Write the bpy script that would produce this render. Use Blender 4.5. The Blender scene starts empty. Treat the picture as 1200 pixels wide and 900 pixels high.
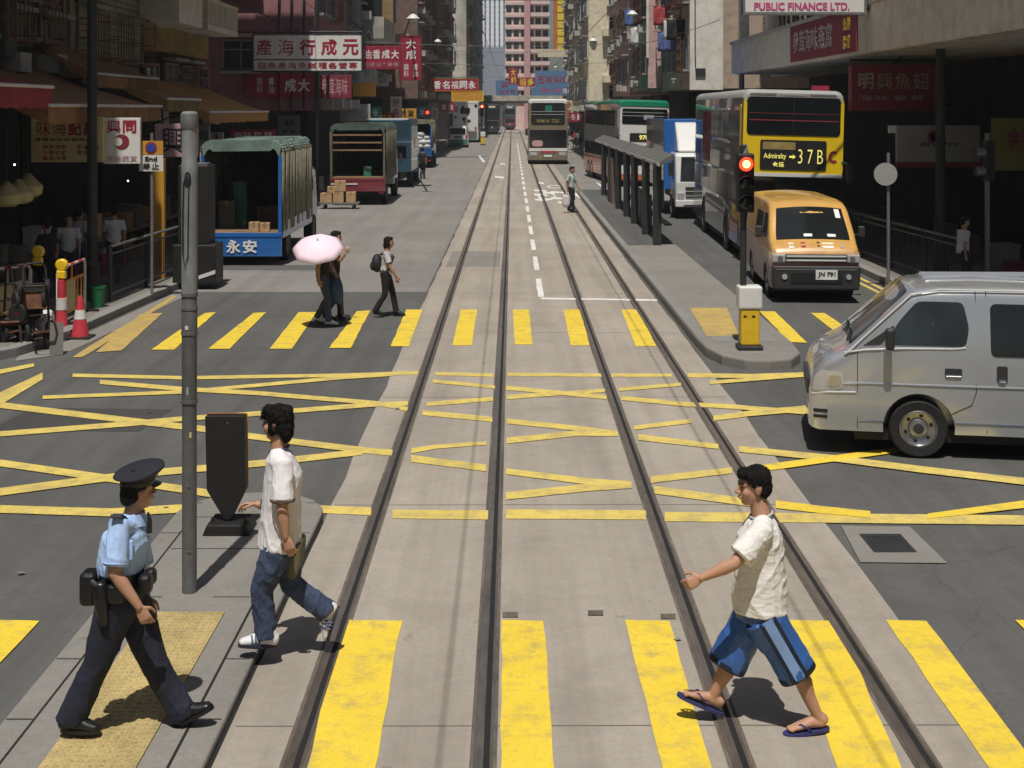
import bpy, bmesh, math, random
from mathutils import Vector, Matrix, noise
R = math.radians
rnd = random.Random(7)
S = bpy.context.scene
COL = S.collection
# ---------------------------------------------------------------- camera, sky, sun, exposure
F, H0, HZ = 1600.0, 3.8, 128.0            # focal length in photo pixels, eye height, horizon row (photo is 1200 x 900)
cam = bpy.data.objects.new('camera', bpy.data.cameras.new('camera'))
COL.objects.link(cam); S.camera = cam
cam.data.sensor_width = 36.0; cam.data.lens = 36.0 * F / 1200.0
cam.data.shift_y = -(450.0 - HZ) / 1200.0
cam.location = (0, 0, H0); cam.rotation_euler = (R(90), 0, 0)
cam.data.clip_start = 0.1; cam.data.clip_end = 3000
W = bpy.data.worlds.new('World'); S.world = W; W.use_nodes = True
nt = W.node_tree
sky = nt.nodes.new('ShaderNodeTexSky'); sky.sky_type = 'NISHITA'; sky.sun_disc = False
LDIR = Vector((0.05, 0.42, -1.0)).normalized()
sky.sun_elevation = R(67); sky.sun_rotation = R(187)
sky.air_density = 1.0; sky.dust_density = 2.0
nt.links.new(sky.outputs[0], nt.nodes['Background'].inputs[0])
nt.nodes['Background'].inputs[1].default_value = 0.052
sun = bpy.data.objects.new('sun', bpy.data.lights.new('sun', 'SUN')); COL.objects.link(sun)
sun.data.energy = 4.2; sun.data.angle = R(0.5); sun.data.color = (1.0, 0.955, 0.885)
sun.rotation_euler = LDIR.to_track_quat('-Z', 'Y').to_euler(); sun.location = (-10, -20, 60)
S.view_settings.view_transform = 'Standard'; S.view_settings.look = 'None'
S.view_settings.exposure = 0.0; S.view_settings.gamma = 1.0

# ---------------------------------------------------------------- measuring helpers
def G(px, py, z=0.0):                     # ground point seen at a photo pixel
    d = F * (H0 - z) / (py - HZ)
    return Vector(((px - 600.0) / F * d, d, z))
def P(px, py, d):                         # point at distance d
    return Vector(((px - 600.0) / F * d, d, H0 - (py - HZ) / F * d))

# ---------------------------------------------------------------- mesh helpers
class MB:
    def __init__(s): s.v = []; s.f = []
    def add(s, vs, fs):
        o = len(s.v); s.v += [tuple(v) for v in vs]; s.f += [tuple(i + o for i in f) for f in fs]; return s
    def box(s, x0, y0, z0, x1, y1, z1):
        return s.add([(x0,y0,z0),(x1,y0,z0),(x1,y1,z0),(x0,y1,z0),(x0,y0,z1),(x1,y0,z1),(x1,y1,z1),(x0,y1,z1)],
                     [(0,3,2,1),(4,5,6,7),(0,1,5,4),(1,2,6,5),(2,3,7,6),(3,0,4,7)])
    def face(s, pts): return s.add(pts, [tuple(range(len(pts)))])
    def prism(s, poly, axis, a, b):       # poly in the two other axes (x:(y,z)  y:(x,z)  z:(x,y))
        n = len(poly)
        def mk(p, t): return {'x': (t, p[0], p[1]), 'y': (p[0], t, p[1]), 'z': (p[0], p[1], t)}[axis]
        vs = [mk(p, a) for p in poly] + [mk(p, b) for p in poly]
        fs = [tuple(range(n))[::-1], tuple(range(n, 2*n))] + [(i, (i+1) % n, n + (i+1) % n, n + i) for i in range(n)]
        return s.add(vs, fs)
    def rings(s, rings, cap=True, closed=True):
        n = len(rings[0]); vs = [p for r in rings for p in r]; fs = []
        for k in range(len(rings) - 1):
            for i in range(n if closed else n - 1):
                j = (i + 1) % n
                fs.append((k*n+i, k*n+j, (k+1)*n+j, (k+1)*n+i))
        if cap: fs += [tuple(range(n))[::-1], tuple(range((len(rings)-1)*n, len(rings)*n))]
        return s.add(vs, fs)
    def cyl(s, p0, p1, r0, r1=None, n=12, cap=True):
        r1 = r0 if r1 is None else r1
        p0 = Vector(p0); p1 = Vector(p1); t = (p1 - p0).normalized()
        a = t.orthogonal().normalized(); b = t.cross(a)
        rg = [[p + (a*math.cos(2*math.pi*i/n) + b*math.sin(2*math.pi*i/n))*r for i in range(n)] for p, r in ((p0, r0), (p1, r1))]
        return s.rings(rg, cap)
    def tube(s, pts, r, n=8):
        pts = [Vector(p) for p in pts]; rs = r if isinstance(r, (list, tuple)) else [r]*len(pts)
        rg = []; a = None
        for i, p in enumerate(pts):
            t = (pts[min(i+1, len(pts)-1)] - pts[max(i-1, 0)]).normalized()
            a = t.orthogonal().normalized() if a is None else (a - t*a.dot(t)).normalized()
            b = t.cross(a)
            rg.append([p + (a*math.cos(2*math.pi*k/n) + b*math.sin(2*math.pi*k/n))*rs[i] for k in range(n)])
        return s.rings(rg)
    def lathe(s, c, prof, n=20):          # prof: (r, z) about a vertical axis at c
        c = Vector(c)
        return s.rings([[c + Vector((r*math.cos(2*math.pi*i/n), r*math.sin(2*math.pi*i/n), z)) for i in range(n)] for r, z in prof])
    def disc(s, c, ax, r0, r1=None, w=0.0, prof=None, n=24, cap=True):   # turned shape about axis ax; prof: (r, t)
        c = Vector(c); t = Vector(ax).normalized(); a = t.orthogonal().normalized(); b = t.cross(a)
        prof = prof or [(r0, 0), (r0 if r1 is None else r1, w)]
        return s.rings([[c + t*q + (a*math.cos(2*math.pi*i/n) + b*math.sin(2*math.pi*i/n))*r for i in range(n)] for r, q in prof], cap)
    def sph(s, c, r, n=14, m=9, M=None):
        c = Vector(c); r = (r, r, r) if not isinstance(r, (tuple, list)) else r
        M = M or Matrix.Identity(3); rg = []
        for k in range(m + 1):
            ph = math.pi*k/m; q = max(math.sin(ph), 0.02)
            rg.append([c + M @ Vector((r[0]*q*math.cos(2*math.pi*i/n), r[1]*q*math.sin(2*math.pi*i/n), -r[2]*math.cos(ph))) for i in range(n)])
        return s.rings(rg)
    def chain(s, pts, rads, side, n=16, round_ends=True, flat_end=False):    # elliptical rings: rads (front-back, side) or one number
        pts = [Vector(p) for p in pts]; rads = [r if isinstance(r, (tuple, list)) else (r, r) for r in rads]
        if round_ends:
            t0 = (pts[0] - pts[1]).normalized(); t1 = (pts[-1] - pts[-2]).normalized(); e0 = min(rads[0]); e1 = min(rads[-1])
            pre = [(pts[0] + t0*e0*q, tuple(x*k for x in rads[0])) for q, k in ((0.98, 0.15), (0.8, 0.6), (0.45, 0.9))]
            post = [(pts[-1] + t1*e1*q, tuple(x*k for x in rads[-1])) for q, k in ((0.45, 0.9), (0.8, 0.6), (0.98, 0.15))]
            seq = pre + list(zip(pts, rads)) + ([] if flat_end else post)
        else: seq = list(zip(pts, rads))
        rg = []; N = len(seq)
        for i, (p, r) in enumerate(seq):
            t = (seq[min(i+1, N-1)][0] - seq[max(i-1, 0)][0]).normalized()
            sv = Vector(side); sv = (sv - t*sv.dot(t))
            sv = sv.normalized() if sv.length > 1e-4 else t.orthogonal().normalized()
            fv = t.cross(sv)
            rg.append([p + fv*r[0]*math.cos(2*math.pi*k/n) + sv*r[1]*math.sin(2*math.pi*k/n) for k in range(n)])
        return s.rings(rg)
    def mesh(s, name):
        me = bpy.data.meshes.new(name); me.from_pydata(s.v, [], s.f)
        bm = bmesh.new(); bm.from_mesh(me); bmesh.ops.recalc_face_normals(bm, faces=bm.faces); bm.to_mesh(me); bm.free()
        return me
    def build(s, name, mat, parent=None, smooth=False, bevel=0.0, seg=2, loc=None):
        me = s.mesh(name); o = bpy.data.objects.new(name, me); COL.objects.link(o)
        me.materials.append(mat)
        if smooth: shade(me, smooth)
        if bevel:
            b = o.modifiers.new('bevel', 'BEVEL'); b.width = bevel; b.segments = seg; b.limit_method = 'ANGLE'; b.angle_limit = R(40)
        if parent is not None: o.parent = parent
        if loc is not None: o.location = loc
        return o
def shade(me, ang=True):
    me.polygons.foreach_set('use_smooth', [True]*len(me.polygons))
    if ang is not True: me.set_sharp_from_angle(angle=R(ang))
def bx(*a): return MB().box(*a)
def thing(name, label, cat, loc=(0,0,0), rz=0.0, group=None, rx=0.0, ry=0.0):
    o = bpy.data.objects.new(name, None); COL.objects.link(o); o.empty_display_size = 0.2
    o.location = loc; o.rotation_euler = (rx, ry, rz); return tag(o, label, cat, group)
def tag(o, label, cat, group=None):
    o['label'] = label; o['category'] = cat
    if group: o['group'] = group
    return o
def struct(o): o['kind'] = 'structure'; return o
def dup(root, loc, rz=None, label=None, scale=None):
    def cp(o, par):
        c = o.copy(); COL.objects.link(c)
        if par is not None: c.parent = par
        for ch in list(o.children): cp(ch, c)
        return c
    c = cp(root, None); c.location = loc
    if rz is not None: c.rotation_euler.z = rz
    if label: c['label'] = label
    if scale: c.scale = scale
    return c
def temp_eval(ob):
    dg = bpy.context.evaluated_depsgraph_get(); me = bpy.data.meshes.new_from_object(ob.evaluated_get(dg)); return me
def bool_cut(o, cutter_mb):
    c = cutter_mb.build('cutter', MAT['black'], o.parent); m = o.modifiers.new('cut', 'BOOLEAN'); m.object = c; m.operation = 'DIFFERENCE'; m.solver = 'EXACT'
    me = temp_eval(o); old = o.data; o.modifiers.clear(); o.data = me; bpy.data.objects.remove(c); bpy.data.meshes.remove(old)
    return o
_glyph = {}
DENSE = set('翅魚產海鹹種營專醬糧福參茸雜貨蝦興魷鮑燕窩貴鐘發瑤零售')
def text_mesh(body, bold=0.0, extr=0.01):
    if body in '海味料醬油冬鮑蝦': bold = 0.0
    elif body in DENSE: bold = 0.007
    key = (body, bold, extr)
    if key not in _glyph:
        cu = bpy.data.curves.new('lettering', 'FONT'); cu.body = body; cu.align_x = 'CENTER'; cu.offset = bold; cu.extrude = extr
        cu.resolution_u = 3
        o = bpy.data.objects.new('lettering', cu); COL.objects.link(o); me = temp_eval(o); bpy.data.objects.remove(o)
        vs = [v.co.copy() for v in me.vertices]
        x0 = min(v.x for v in vs); x1 = max(v.x for v in vs); y0 = min(v.y for v in vs); y1 = max(v.y for v in vs)
        _glyph[key] = ([Vector(((v.x-x0)/(x1-x0)-.5, (v.y-y0)/(y1-y0)-.5, v.z)) for v in vs], [tuple(p.vertices) for p in me.polygons])
    return _glyph[key]
for _c in '翅魚產海鹹種各營專行成元醬料香油食米糧名福同永參茸味雜貨批發蝦興記昌鮑肚冬菇瑤柱式零售明燕窩貴金大和多五終止安鐘': text_mesh(_c, 0.03)
def lettering(body, c, w, h, mat, parent, right=(1,0,0), up=(0,0,1), bold=0.03, vertical=False, name='lettering', thick=0.006):
    """characters filling a w x h box centred at c on a flat board"""
    mb = MB(); c = Vector(c); r = Vector(right); u = Vector(up); nrm = r.cross(u)
    cjk = ord(body[0]) > 0x2000
    if cjk:                                # one cell per character
        n = len(body)
        for i, ch in enumerate(body):
            if ch == ' ': continue
            vs, fs = text_mesh(ch, bold)
            k = (i + .5)/n - .5
            cw, chh = (w, h/n) if vertical else (w/n, h)
            o = c + (u*(-k*h) if vertical else r*(k*w))
            mb.add([o + r*v.x*cw*.86 + u*v.y*chh*.9 + nrm*(thick*(.6 + (.4 if v.z > 0 else -.4))) for v in vs], fs)
    else:
        vs, fs = text_mesh(body, bold)
        mb.add([c + r*v.x*w + u*v.y*h + nrm*(thick*(.6 + (.4 if v.z > 0 else -.4))) for v in vs], fs)
    return mb.build(name, mat, parent)

# ---------------------------------------------------------------- materials
MAT = {}
def M(name, col, rough=0.6, metal=0.0, var=0.12, scale=2.5, bump=0.0, bscale=60.0, spec=0.5, coat=0.0, emit=0.0, stretch=(1,1,1), dirt=0.0, dirtcol=(0.05,0.045,0.04), fine=0.06):
    m = bpy.data.materials.new(name); m.use_nodes = True; MAT[name] = m
    t = m.node_tree; N = t.nodes; L = t.links; b = N['Principled BSDF']
    b.inputs['Roughness'].default_value = rough; b.inputs['Metallic'].default_value = metal
    b.inputs['Specular IOR Level'].default_value = spec; b.inputs['Coat Weight'].default_value = coat
    tc = N.new('ShaderNodeTexCoord'); mp = N.new('ShaderNodeMapping'); mp.inputs['Scale'].default_value = stretch
    L.new(tc.outputs['Object'], mp.inputs[0])
    n1 = N.new('ShaderNodeTexNoise'); n1.inputs['Scale'].default_value = scale; n1.inputs['Detail'].default_value = 6; L.new(mp.outputs[0], n1.inputs[0])
    n2 = N.new('ShaderNodeTexNoise'); n2.inputs['Scale'].default_value = scale*14; n2.inputs['Detail'].default_value = 3; L.new(mp.outputs[0], n2.inputs[0])
    r1 = N.new('ShaderNodeMapRange'); r1.inputs[1].default_value = .3; r1.inputs[2].default_value = .7; r1.inputs[3].default_value = 1-var; r1.inputs[4].default_value = 1+var; L.new(n1.outputs[0], r1.inputs[0])
    r2 = N.new('ShaderNodeMapRange'); r2.inputs[1].default_value = .3; r2.inputs[2].default_value = .7; r2.inputs[3].default_value = 1-fine; r2.inputs[4].default_value = 1+fine; L.new(n2.outputs[0], r2.inputs[0])
    mu = N.new('ShaderNodeMath'); mu.operation = 'MULTIPLY'; L.new(r1.outputs[0], mu.inputs[0]); L.new(r2.outputs[0], mu.inputs[1])
    vm = N.new('ShaderNodeVectorMath'); vm.operation = 'SCALE'; vm.inputs[0].default_value = col[:3]; L.new(mu.outputs[0], vm.inputs['Scale'])
    out = vm.outputs[0]
    if dirt:
        n3 = N.new('ShaderNodeTexNoise'); n3.inputs['Scale'].default_value = scale*.9; n3.inputs['Detail'].default_value = 9; n3.inputs['Roughness'].default_value = .7; L.new(tc.outputs['Object'], n3.inputs[0])
        r3 = N.new('ShaderNodeMapRange'); r3.inputs[1].default_value = .5; r3.inputs[2].default_value = .72; r3.inputs[3].default_value = 0; r3.inputs[4].default_value = dirt; L.new(n3.outputs[0], r3.inputs[0])
        mx = N.new('ShaderNodeMix'); mx.data_type = 'RGBA'; mx.inputs[7].default_value = (*dirtcol, 1); L.new(r3.outputs[0], mx.inputs[0]); L.new(out, mx.inputs[6]); out = mx.outputs[2]
    L.new(out, b.inputs['Base Color'])
    if bump:
        nb = N.new('ShaderNodeTexNoise'); nb.inputs['Scale'].default_value = bscale; nb.inputs['Detail'].default_value = 5; L.new(mp.outputs[0], nb.inputs[0])
        bp = N.new('ShaderNodeBump'); bp.inputs['Strength'].default_value = bump; bp.inputs['Distance'].default_value = .02; L.new(nb.outputs[0], bp.inputs['Height']); L.new(bp.outputs[0], b.inputs['Normal'])
    if emit:
        b.inputs['Emission Color'].default_value = (*col[:3], 1); b.inputs['Emission Strength'].default_value = emit
    return m
def node(m, typ, **kw):
    n = m.node_tree.nodes.new(typ)
    for k, v in kw.items(): setattr(n, k, v)
    return n
# ground
def ground_mat(name, col, stain, streak=True, crack=0.0, speck=0.42):
    m = M(name, col, rough=.85, var=.10, scale=.35, bump=.35, bscale=90, fine=.05, spec=.3)
    t = m.node_tree; L = t.links; b = t.nodes['Principled BSDF']; src = b.inputs['Base Color'].links[0].from_socket
    tc = next(n for n in t.nodes if n.type == 'TEX_COORD')
    def layer(scale_vec, sc, lo, hi, amt, colr, src, det=8):
        mp = node(m, 'ShaderNodeMapping'); mp.inputs['Scale'].default_value = scale_vec; L.new(tc.outputs['Object'], mp.inputs[0])
        n = node(m, 'ShaderNodeTexNoise'); n.inputs['Scale'].default_value = sc; n.inputs['Detail'].default_value = det; n.inputs['Roughness'].default_value = .65; L.new(mp.outputs[0], n.inputs[0])
        r = node(m, 'ShaderNodeMapRange'); r.inputs[1].default_value = lo; r.inputs[2].default_value = hi; r.inputs[4].default_value = amt; L.new(n.outputs[0], r.inputs[0])
        mx = node(m, 'ShaderNodeMix', data_type='RGBA'); mx.inputs[7].default_value = (*colr, 1); L.new(r.outputs[0], mx.inputs[0]); L.new(src, mx.inputs[6]); return mx.outputs[2]
    src = layer((1,1,1), .9, .5, .75, .55, stain, src)
    if streak: src = layer((1.6,.06,1), 1.5, .42, .72, .6, stain, src, 4)
    src = layer((1,1,1), 21, .42, .70, .30, tuple(c*.62 for c in col), src, 3)
    src = layer((1,1,1), 7.5, .45, .72, .35, (col[0]*1.12,col[1]*.98,col[2]*.86), src, 4)
    src = layer((1,1,1), .22, .45, .65, .30, tuple(c*.72 for c in col), src, 3)
    src = layer((1,1,1), 55, .62, .74, speck, tuple(c*.35 for c in col), src, 2)
    src = layer((1,1,1), 38, .66, .76, speck, tuple(min(1, c*1.7) for c in col), src, 2)
    src = layer((1,1,1), 3.1, .68, .73, .5, tuple(c*.45 for c in col), src, 3)
    if crack:
        v = node(m, 'ShaderNodeTexVoronoi', feature='DISTANCE_TO_EDGE'); v.inputs['Scale'].default_value = .22; v.inputs['Randomness'].default_value = 1
        nz = node(m, 'ShaderNodeTexNoise'); nz.inputs['Scale'].default_value = 1.3; nz.inputs['Detail'].default_value = 6
        va = node(m, 'ShaderNodeVectorMath', operation='ADD'); L.new(tc.outputs['Object'], va.inputs[0]); L.new(nz.outputs['Color'], va.inputs[1]); L.new(tc.outputs['Object'], nz.inputs[0]); L.new(va.outputs[0], v.inputs[0])
        r = node(m, 'ShaderNodeMapRange'); r.inputs[1].default_value = .0; r.inputs[2].default_value = .004; r.inputs[3].default_value = crack; r.inputs[4].default_value = 0; L.new(v.outputs[0], r.inputs[0])
        mx = node(m, 'ShaderNodeMix', data_type='RGBA'); mx.inputs[7].default_value = (.02,.02,.02,1); L.new(r.outputs[0], mx.inputs[0]); L.new(src, mx.inputs[6]); src = mx.outputs[2]
    L.new(src, b.inputs['Base Color']); return m
ground_mat('asphalt', (.114,.115,.110), (.06,.06,.058), crack=.2)
ground_mat('asphalt_dark', (.068,.068,.066), (.05,.05,.05)); ground_mat('asphalt_old', (.245,.235,.22), (.16,.152,.142), crack=.3)
ground_mat('concrete', (.375,.338,.288), (.20,.175,.145), crack=0)
ground_mat('concrete_grey', (.24,.23,.21), (.15,.145,.13), streak=False)
ground_mat('kerbstone', (.25,.245,.235), (.16,.155,.15), streak=False)
ground_mat('pavement', (.20,.185,.165), (.10,.092,.08), streak=False)
def paint_mat(name, col, wear, under):
    m = M(name, col, rough=.6, var=.07, scale=1.2, fine=.04, spec=.35)
    t = m.node_tree; L = t.links; b = t.nodes['Principled BSDF']; src = b.inputs['Base Color'].links[0].from_socket
    tc = next(n for n in t.nodes if n.type == 'TEX_COORD')
    for sc, lo, hi, amt in ((4.5, .60-wear*.25, .80-wear*.25, .75), (45, .60-wear*.1, .72-wear*.1, .7)):
        n = node(m, 'ShaderNodeTexNoise'); n.inputs['Scale'].default_value = sc; n.inputs['Detail'].default_value = 9; n.inputs['Roughness'].default_value = .7; L.new(tc.outputs['Object'], n.inputs[0])
        r = node(m, 'ShaderNodeMapRange'); r.inputs[1].default_value = lo; r.inputs[2].default_value = hi; r.inputs[4].default_value = amt; L.new(n.outputs[0], r.inputs[0])
        mx = node(m, 'ShaderNodeMix', data_type='RGBA'); mx.inputs[7].default_value = (*under, 1); L.new(r.outputs[0], mx.inputs[0]); L.new(src, mx.inputs[6]); src = mx.outputs[2]
    L.new(src, b.inputs['Base Color']); return m
paint_mat('yellow_paint', (.78,.57,.05), .42, (.40,.31,.12))
paint_mat('yellow_line', (.70,.54,.13), .62, (.38,.31,.15))
paint_mat('yellow_faded', (.52,.36,.10), .6, (.3,.25,.16))
paint_mat('white_paint', (.75,.74,.70), .35, (.35,.32,.28))
M('tactile', (.42,.325,.14), .75, var=.2, scale=3, fine=.2, dirt=.5, dirtcol=(.2,.16,.09))
M('rail_steel', (.36,.31,.26), .33, metal=.8, var=.25, scale=1.5, stretch=(1,.2,1), fine=.2)
M('rail_bed', (.115,.095,.075), .8, var=.35, scale=2, stretch=(1,.3,1), fine=.25)
M('black', (.008,.008,.009), .6, var=.2)
M('joint_grey', (.17,.15,.125), .9)
M('groove', (.012,.011,.010), .9)
# generic
M('bright_trim', (.68,.68,.68), .3, metal=.25, var=.04)
M('galv', (.20,.205,.21), .55, metal=.35, var=.22, scale=1.6, fine=.12, dirt=.4, dirtcol=(.10,.085,.07))
M('post_grey', (.13,.133,.135), .6, metal=.1, var=.25, scale=1.4, fine=.14, dirt=.55, dirtcol=(.065,.058,.05), stretch=(1,1,.35))
M('pole_dark', (.025,.03,.03), .5, var=.3)
M('pole_green', (.05,.10,.09), .5, var=.3)
M('sign_black', (.012,.0115,.011), .55, var=.3)
M('rubber', (.012,.012,.013), .75, var=.25, scale=12)
M('chrome', (.62,.62,.62), .18, metal=1.0, var=.05)
M('alloy', (.42,.42,.43), .32, metal=.9, var=.1)
M('glass_dark', (.010,.013,.014), .06, spec=.6, var=.3, scale=.8)
M('glass_tint', (.022,.028,.03), .08, spec=.6, var=.5, scale=1.2)
M('lamp_glass', (.50,.50,.50), .12, metal=.3, spec=.8)
M('plastic_dark', (.028,.028,.029), .55, var=.2)
M('white_metal', (.66,.66,.64), .45, var=.06, dirt=.15, dirtcol=(.3,.28,.25))
M('cream_metal', (.55,.52,.44), .5)
M('rust', (.16,.065,.03), .8, var=.4, scale=8)
M('red_glow', (1.0,.03,.01), .4, emit=5.0)
M('red_glow_core', (1.0,.28,.10), .4, emit=7.0)
M('white_glow', (1.0,.95,.85), .4, emit=4.0)
M('cardboard', (.42,.27,.14), .85, var=.15, scale=4)
M('wood', (.25,.16,.08), .8, var=.3, scale=3, stretch=(1,1,6))
M('skin', (.46,.255,.165), .55, var=.12, scale=9, fine=.05, spec=.4)
M('skin_far', (.36,.20,.13), .55, var=.08, scale=9)
M('hair', (.010,.009,.008), .75, var=.5, scale=30, fine=.5, stretch=(1,1,.3), spec=.25, bump=.8, bscale=120)

for _m in ('skin','skin_far'): MAT[_m].node_tree.nodes['Principled BSDF'].inputs['Subsurface Weight'].default_value = .12; MAT[_m].node_tree.nodes['Principled BSDF'].inputs['Subsurface Radius'].default_value = (.02,.008,.005)
# ================================================================= ground, road, tracks
def sheet(name, pts, mat, z):
    return struct(MB().face([(p[0], p[1], z) for p in pts]).build(name, MAT[mat]))
def slab(name, pts, mat, z0, z1, bevel=0.0):
    return struct(MB().prism([(p[0], p[1]) for p in pts], 'z', z0, z1).build(name, MAT[mat], bevel=bevel))
sheet('ground', [(-500,-300),(500,-300),(500,1500),(-500,1500)], 'asphalt', -0.006)
def jag(x, y0, y1, amp, n=60):            # ragged resurfacing edge
    return [(x + amp*(noise.noise((k*.9, x, 3))+.4*noise.noise((k*3.1, x, 8))), y0 + (y1-y0)*k/n) for k in range(n+1)]
sheet('tram_road', jag(-1.74, -8, 360, .05, 400) + jag(2.88, -8, 360, .03, 400)[::-1], 'concrete', 0.0)
sheet('road', [(-7.6,28.4),(-1.78,28.4),(-1.78,400),(-7.6,400)], 'asphalt_old', -0.002)
sheet('road', [(4.2,27.5),(8.2,27.5),(8.2,52),(4.2,52)], 'asphalt', -0.003)
sheet('road', [(2.9,52),(8.2,52),(8.2,400),(2.9,400)], 'asphalt_old', -0.002)
sheet('road_patch', [(-7.3,32.2),(-4.6,32.2),(-4.6,33.3),(-7.3,33.3)], 'asphalt', 0.0)
sheet('road_patch', [(-6.2,16.2),(-4.4,16.1),(-4.3,17.3),(-6.1,17.4)], 'asphalt_dark', -.003)
sheet('road_patch', [(5.2,8.6),(5.9,8.6),(5.9,13.2),(5.2,13.1)], 'asphalt_dark', -.003)
sheet('road_patch', [(-3.4,41),(-2.2,41),(-2.2,46),(-3.4,46)], 'concrete_grey', 0.0005)
sheet('road_patch', [(-1.6,33.0),(-.3,33.0),(-.3,36.5),(-1.6,36.5)], 'concrete_grey', 0.003)
# expansion joints across the concrete
for y in (8.4, 13.1, 18.0, 23.2, 28.1, 33.0, 38.0, 43.0):
    mb = MB(); mb.face([(-1.70,y,.0025),(2.84,y+.02,.0025),(2.84,y+.032,.0025),(-1.70,y+.012,.0025)])
    struct(mb.build('concrete_joint', MAT['joint_grey']))
sheet('kerb_apron', [(-7.24,22.6),(-6.95,29),(-6.62,28.6),(-6.75,24.5),(-6.95,21.2),(-7.5,20.6),(-7.6,21.0)], 'concrete_grey', .002)
# rails
for x in (-1.26, -.163, 1.336, 2.41):
    y0, y1 = -6, 352
    struct(MB().face([(x-.085,y0,.004),(x+.075,y0,.004),(x+.075,y1,.004),(x-.085,y1,.004)]).build('rail_bed', MAT['rail_bed']))
    struct(bx(x-.062, y0, -.05, x-.004, y1, .010).build('tram_rail', MAT['rail_steel'], bevel=.004))
    struct(MB().face([(x-.004,y0,.007),(x+.032,y0,.007),(x+.032,y1,.007),(x-.004,y1,.007)]).build('rail_groove', MAT['groove']))
    struct(bx(x+.032, y0, -.05, x+.05, y1, .009).build('tram_rail', MAT['rail_steel']))
# pavements with kerbs
PZ = .13
lp = [(-7.45,22.6),(-7.15,29),(-7.6,31),(-7.8,40),(-7.9,400),(-30,400),(-30,19.2),(-9.4,19.3),(-8.3,20.0),(-7.75,21.0)]
slab('pavement', lp, 'pavement', -.05, PZ, .02)
def kerb_line(pts, w, z, name='kerb'):
    for a, b in zip(pts, pts[1:]):
        a = Vector(a); b = Vector(b); L_ = (b-a).length; n = max(1, int(L_/1.0)); d = (b-a)/n; nn = Vector((-d.y, d.x)).normalized()*w
        mb = MB()
        for k in range(n):
            p = a + d*k + d*.006; q = a + d*(k+1) - d*.006
            mb.prism([(p.x,p.y),(q.x,q.y),(q.x+nn.x,q.y+nn.y),(p.x+nn.x,p.y+nn.y)], 'z', -.04, z)
        struct(mb.build(name, MAT['kerbstone'], bevel=.012))
kerb_line([(-30,19.0),(-9.4,19.1),(-8.2,19.9),(-7.6,21.0),(-7.33,22.6),(-7.03,29),(-7.48,31),(-7.68,40)], .22, PZ+.012)
kerb_line([(-7.68,40),(-7.78,150)], .22, PZ+.012)
rp = [(8.2,29.5),(8.3,400),(30,400),(30,26.5),(10.2,26.5),(9.0,27.2),(8.4,28.2)]
slab('pavement', rp, 'pavement', -.05, PZ, .02)
kerb_line([(8.2,150),(8.08,29.5),(8.3,28.2),(8.95,27.1),(10.2,26.3),(30,26.3)], .22, PZ+.012)
# near island with tactile paving, rounded nose
IZ = .06
def nose(x0, x1, yb, yt, n=14):
    c = (x0+x1)/2; r = (x1-x0)/2
    return [(c + r*math.cos(math.pi*k/n), yt - r*1.0 + r*1.0*math.sin(math.pi*k/n)) for k in range(n+1)]
isl = [(-3.12,-6),(-1.76,-6)] + nose(-3.12,-1.76,0,13.35)
slab('refuge_island', isl, 'concrete_grey', -.04, IZ, .02)
inn = [(-2.92,-6),(-1.96,-6)] + nose(-2.92,-1.96,0,13.15)
sheet('island_paving', inn, 'concrete_grey', IZ+.004)
for x in (-1.955,-2.925): sheet('kerb_joint', [(x-.008,-6),(x+.008,-6),(x+.008,12.5),(x-.008,12.5)], 'groove', IZ+.006)
for k in range(14):
    y = 1.0 + k*.92
    for xa, xb in ((-3.10,-2.935),(-1.945,-1.78)): sheet('kerb_joint', [(xa,y),(xb,y),(xb,y+.009),(xa,y+.009)], 'groove', IZ+.006)
mbd = MB().prism([(-1.762,-6),(-1.735,-6),(-1.735,12.6),(-1.762,12.6)], 'z', -.02, .0045); struct(mbd.build('kerb_gutter', MAT['groove']))
# smooth screed round the post and slab lines
for y in (10.45, 11.6, 12.5):
    sheet('paving_joint', [(-2.9,y),(-1.97,y),(-1.97,y+.012),(-2.9,y+.012)], 'groove', IZ+.0065)
def tactile(x0, y0, x1, y1, z, pitch=.058):
    mb = MB(); mb.box(x0, y0, z, x1, y1, z+.012)
    nx = int((x1-x0)/pitch); ny = int((y1-y0)/pitch)
    for i in range(nx):
        for j in range(ny):
            c = (x0 + (i+.5)*(x1-x0)/nx, y0 + (j+.5)*(y1-y0)/ny, z+.012)
            mb.rings([[(c[0]+r*math.cos(a), c[1]+r*math.sin(a), c[2]+h) for a in (0, 1.047, 2.094, 3.14159, 4.189, 5.236)] for r, h in ((.021,-.001),(.019,.0045),(.010,.0065))])
    return struct(mb.build('tactile_paving', MAT['tactile']))
tactile(-2.68, 6.6, -2.13, 10.12, IZ+.004)
# far platform island with tram shelter
pl = [(2.92,62),(2.95,22)] + [(x, y) for x, y in [(2.98,21.0),(3.12,20.3),(3.4,19.92),(3.75,19.85),(4.1,20.0),(4.33,20.5),(4.4,21.4)]] + [(4.42,34),(4.50,62)]
slab('tram_platform', pl, 'concrete_grey', -.04, .15, .03)
kerb_line([(2.96,22),(2.93,62)][::-1], .16, .157)
sheet('platform_patch', [(3.18,21.4),(4.15,21.4),(4.15,22.6),(3.18,22.6)], 'kerbstone', .154)
sheet('tactile_strip', [G(x,y,.15)[:2] for x,y in ((808,361),(852,361),(866,394),(828,394))], 'yellow_faded', .156)
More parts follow.
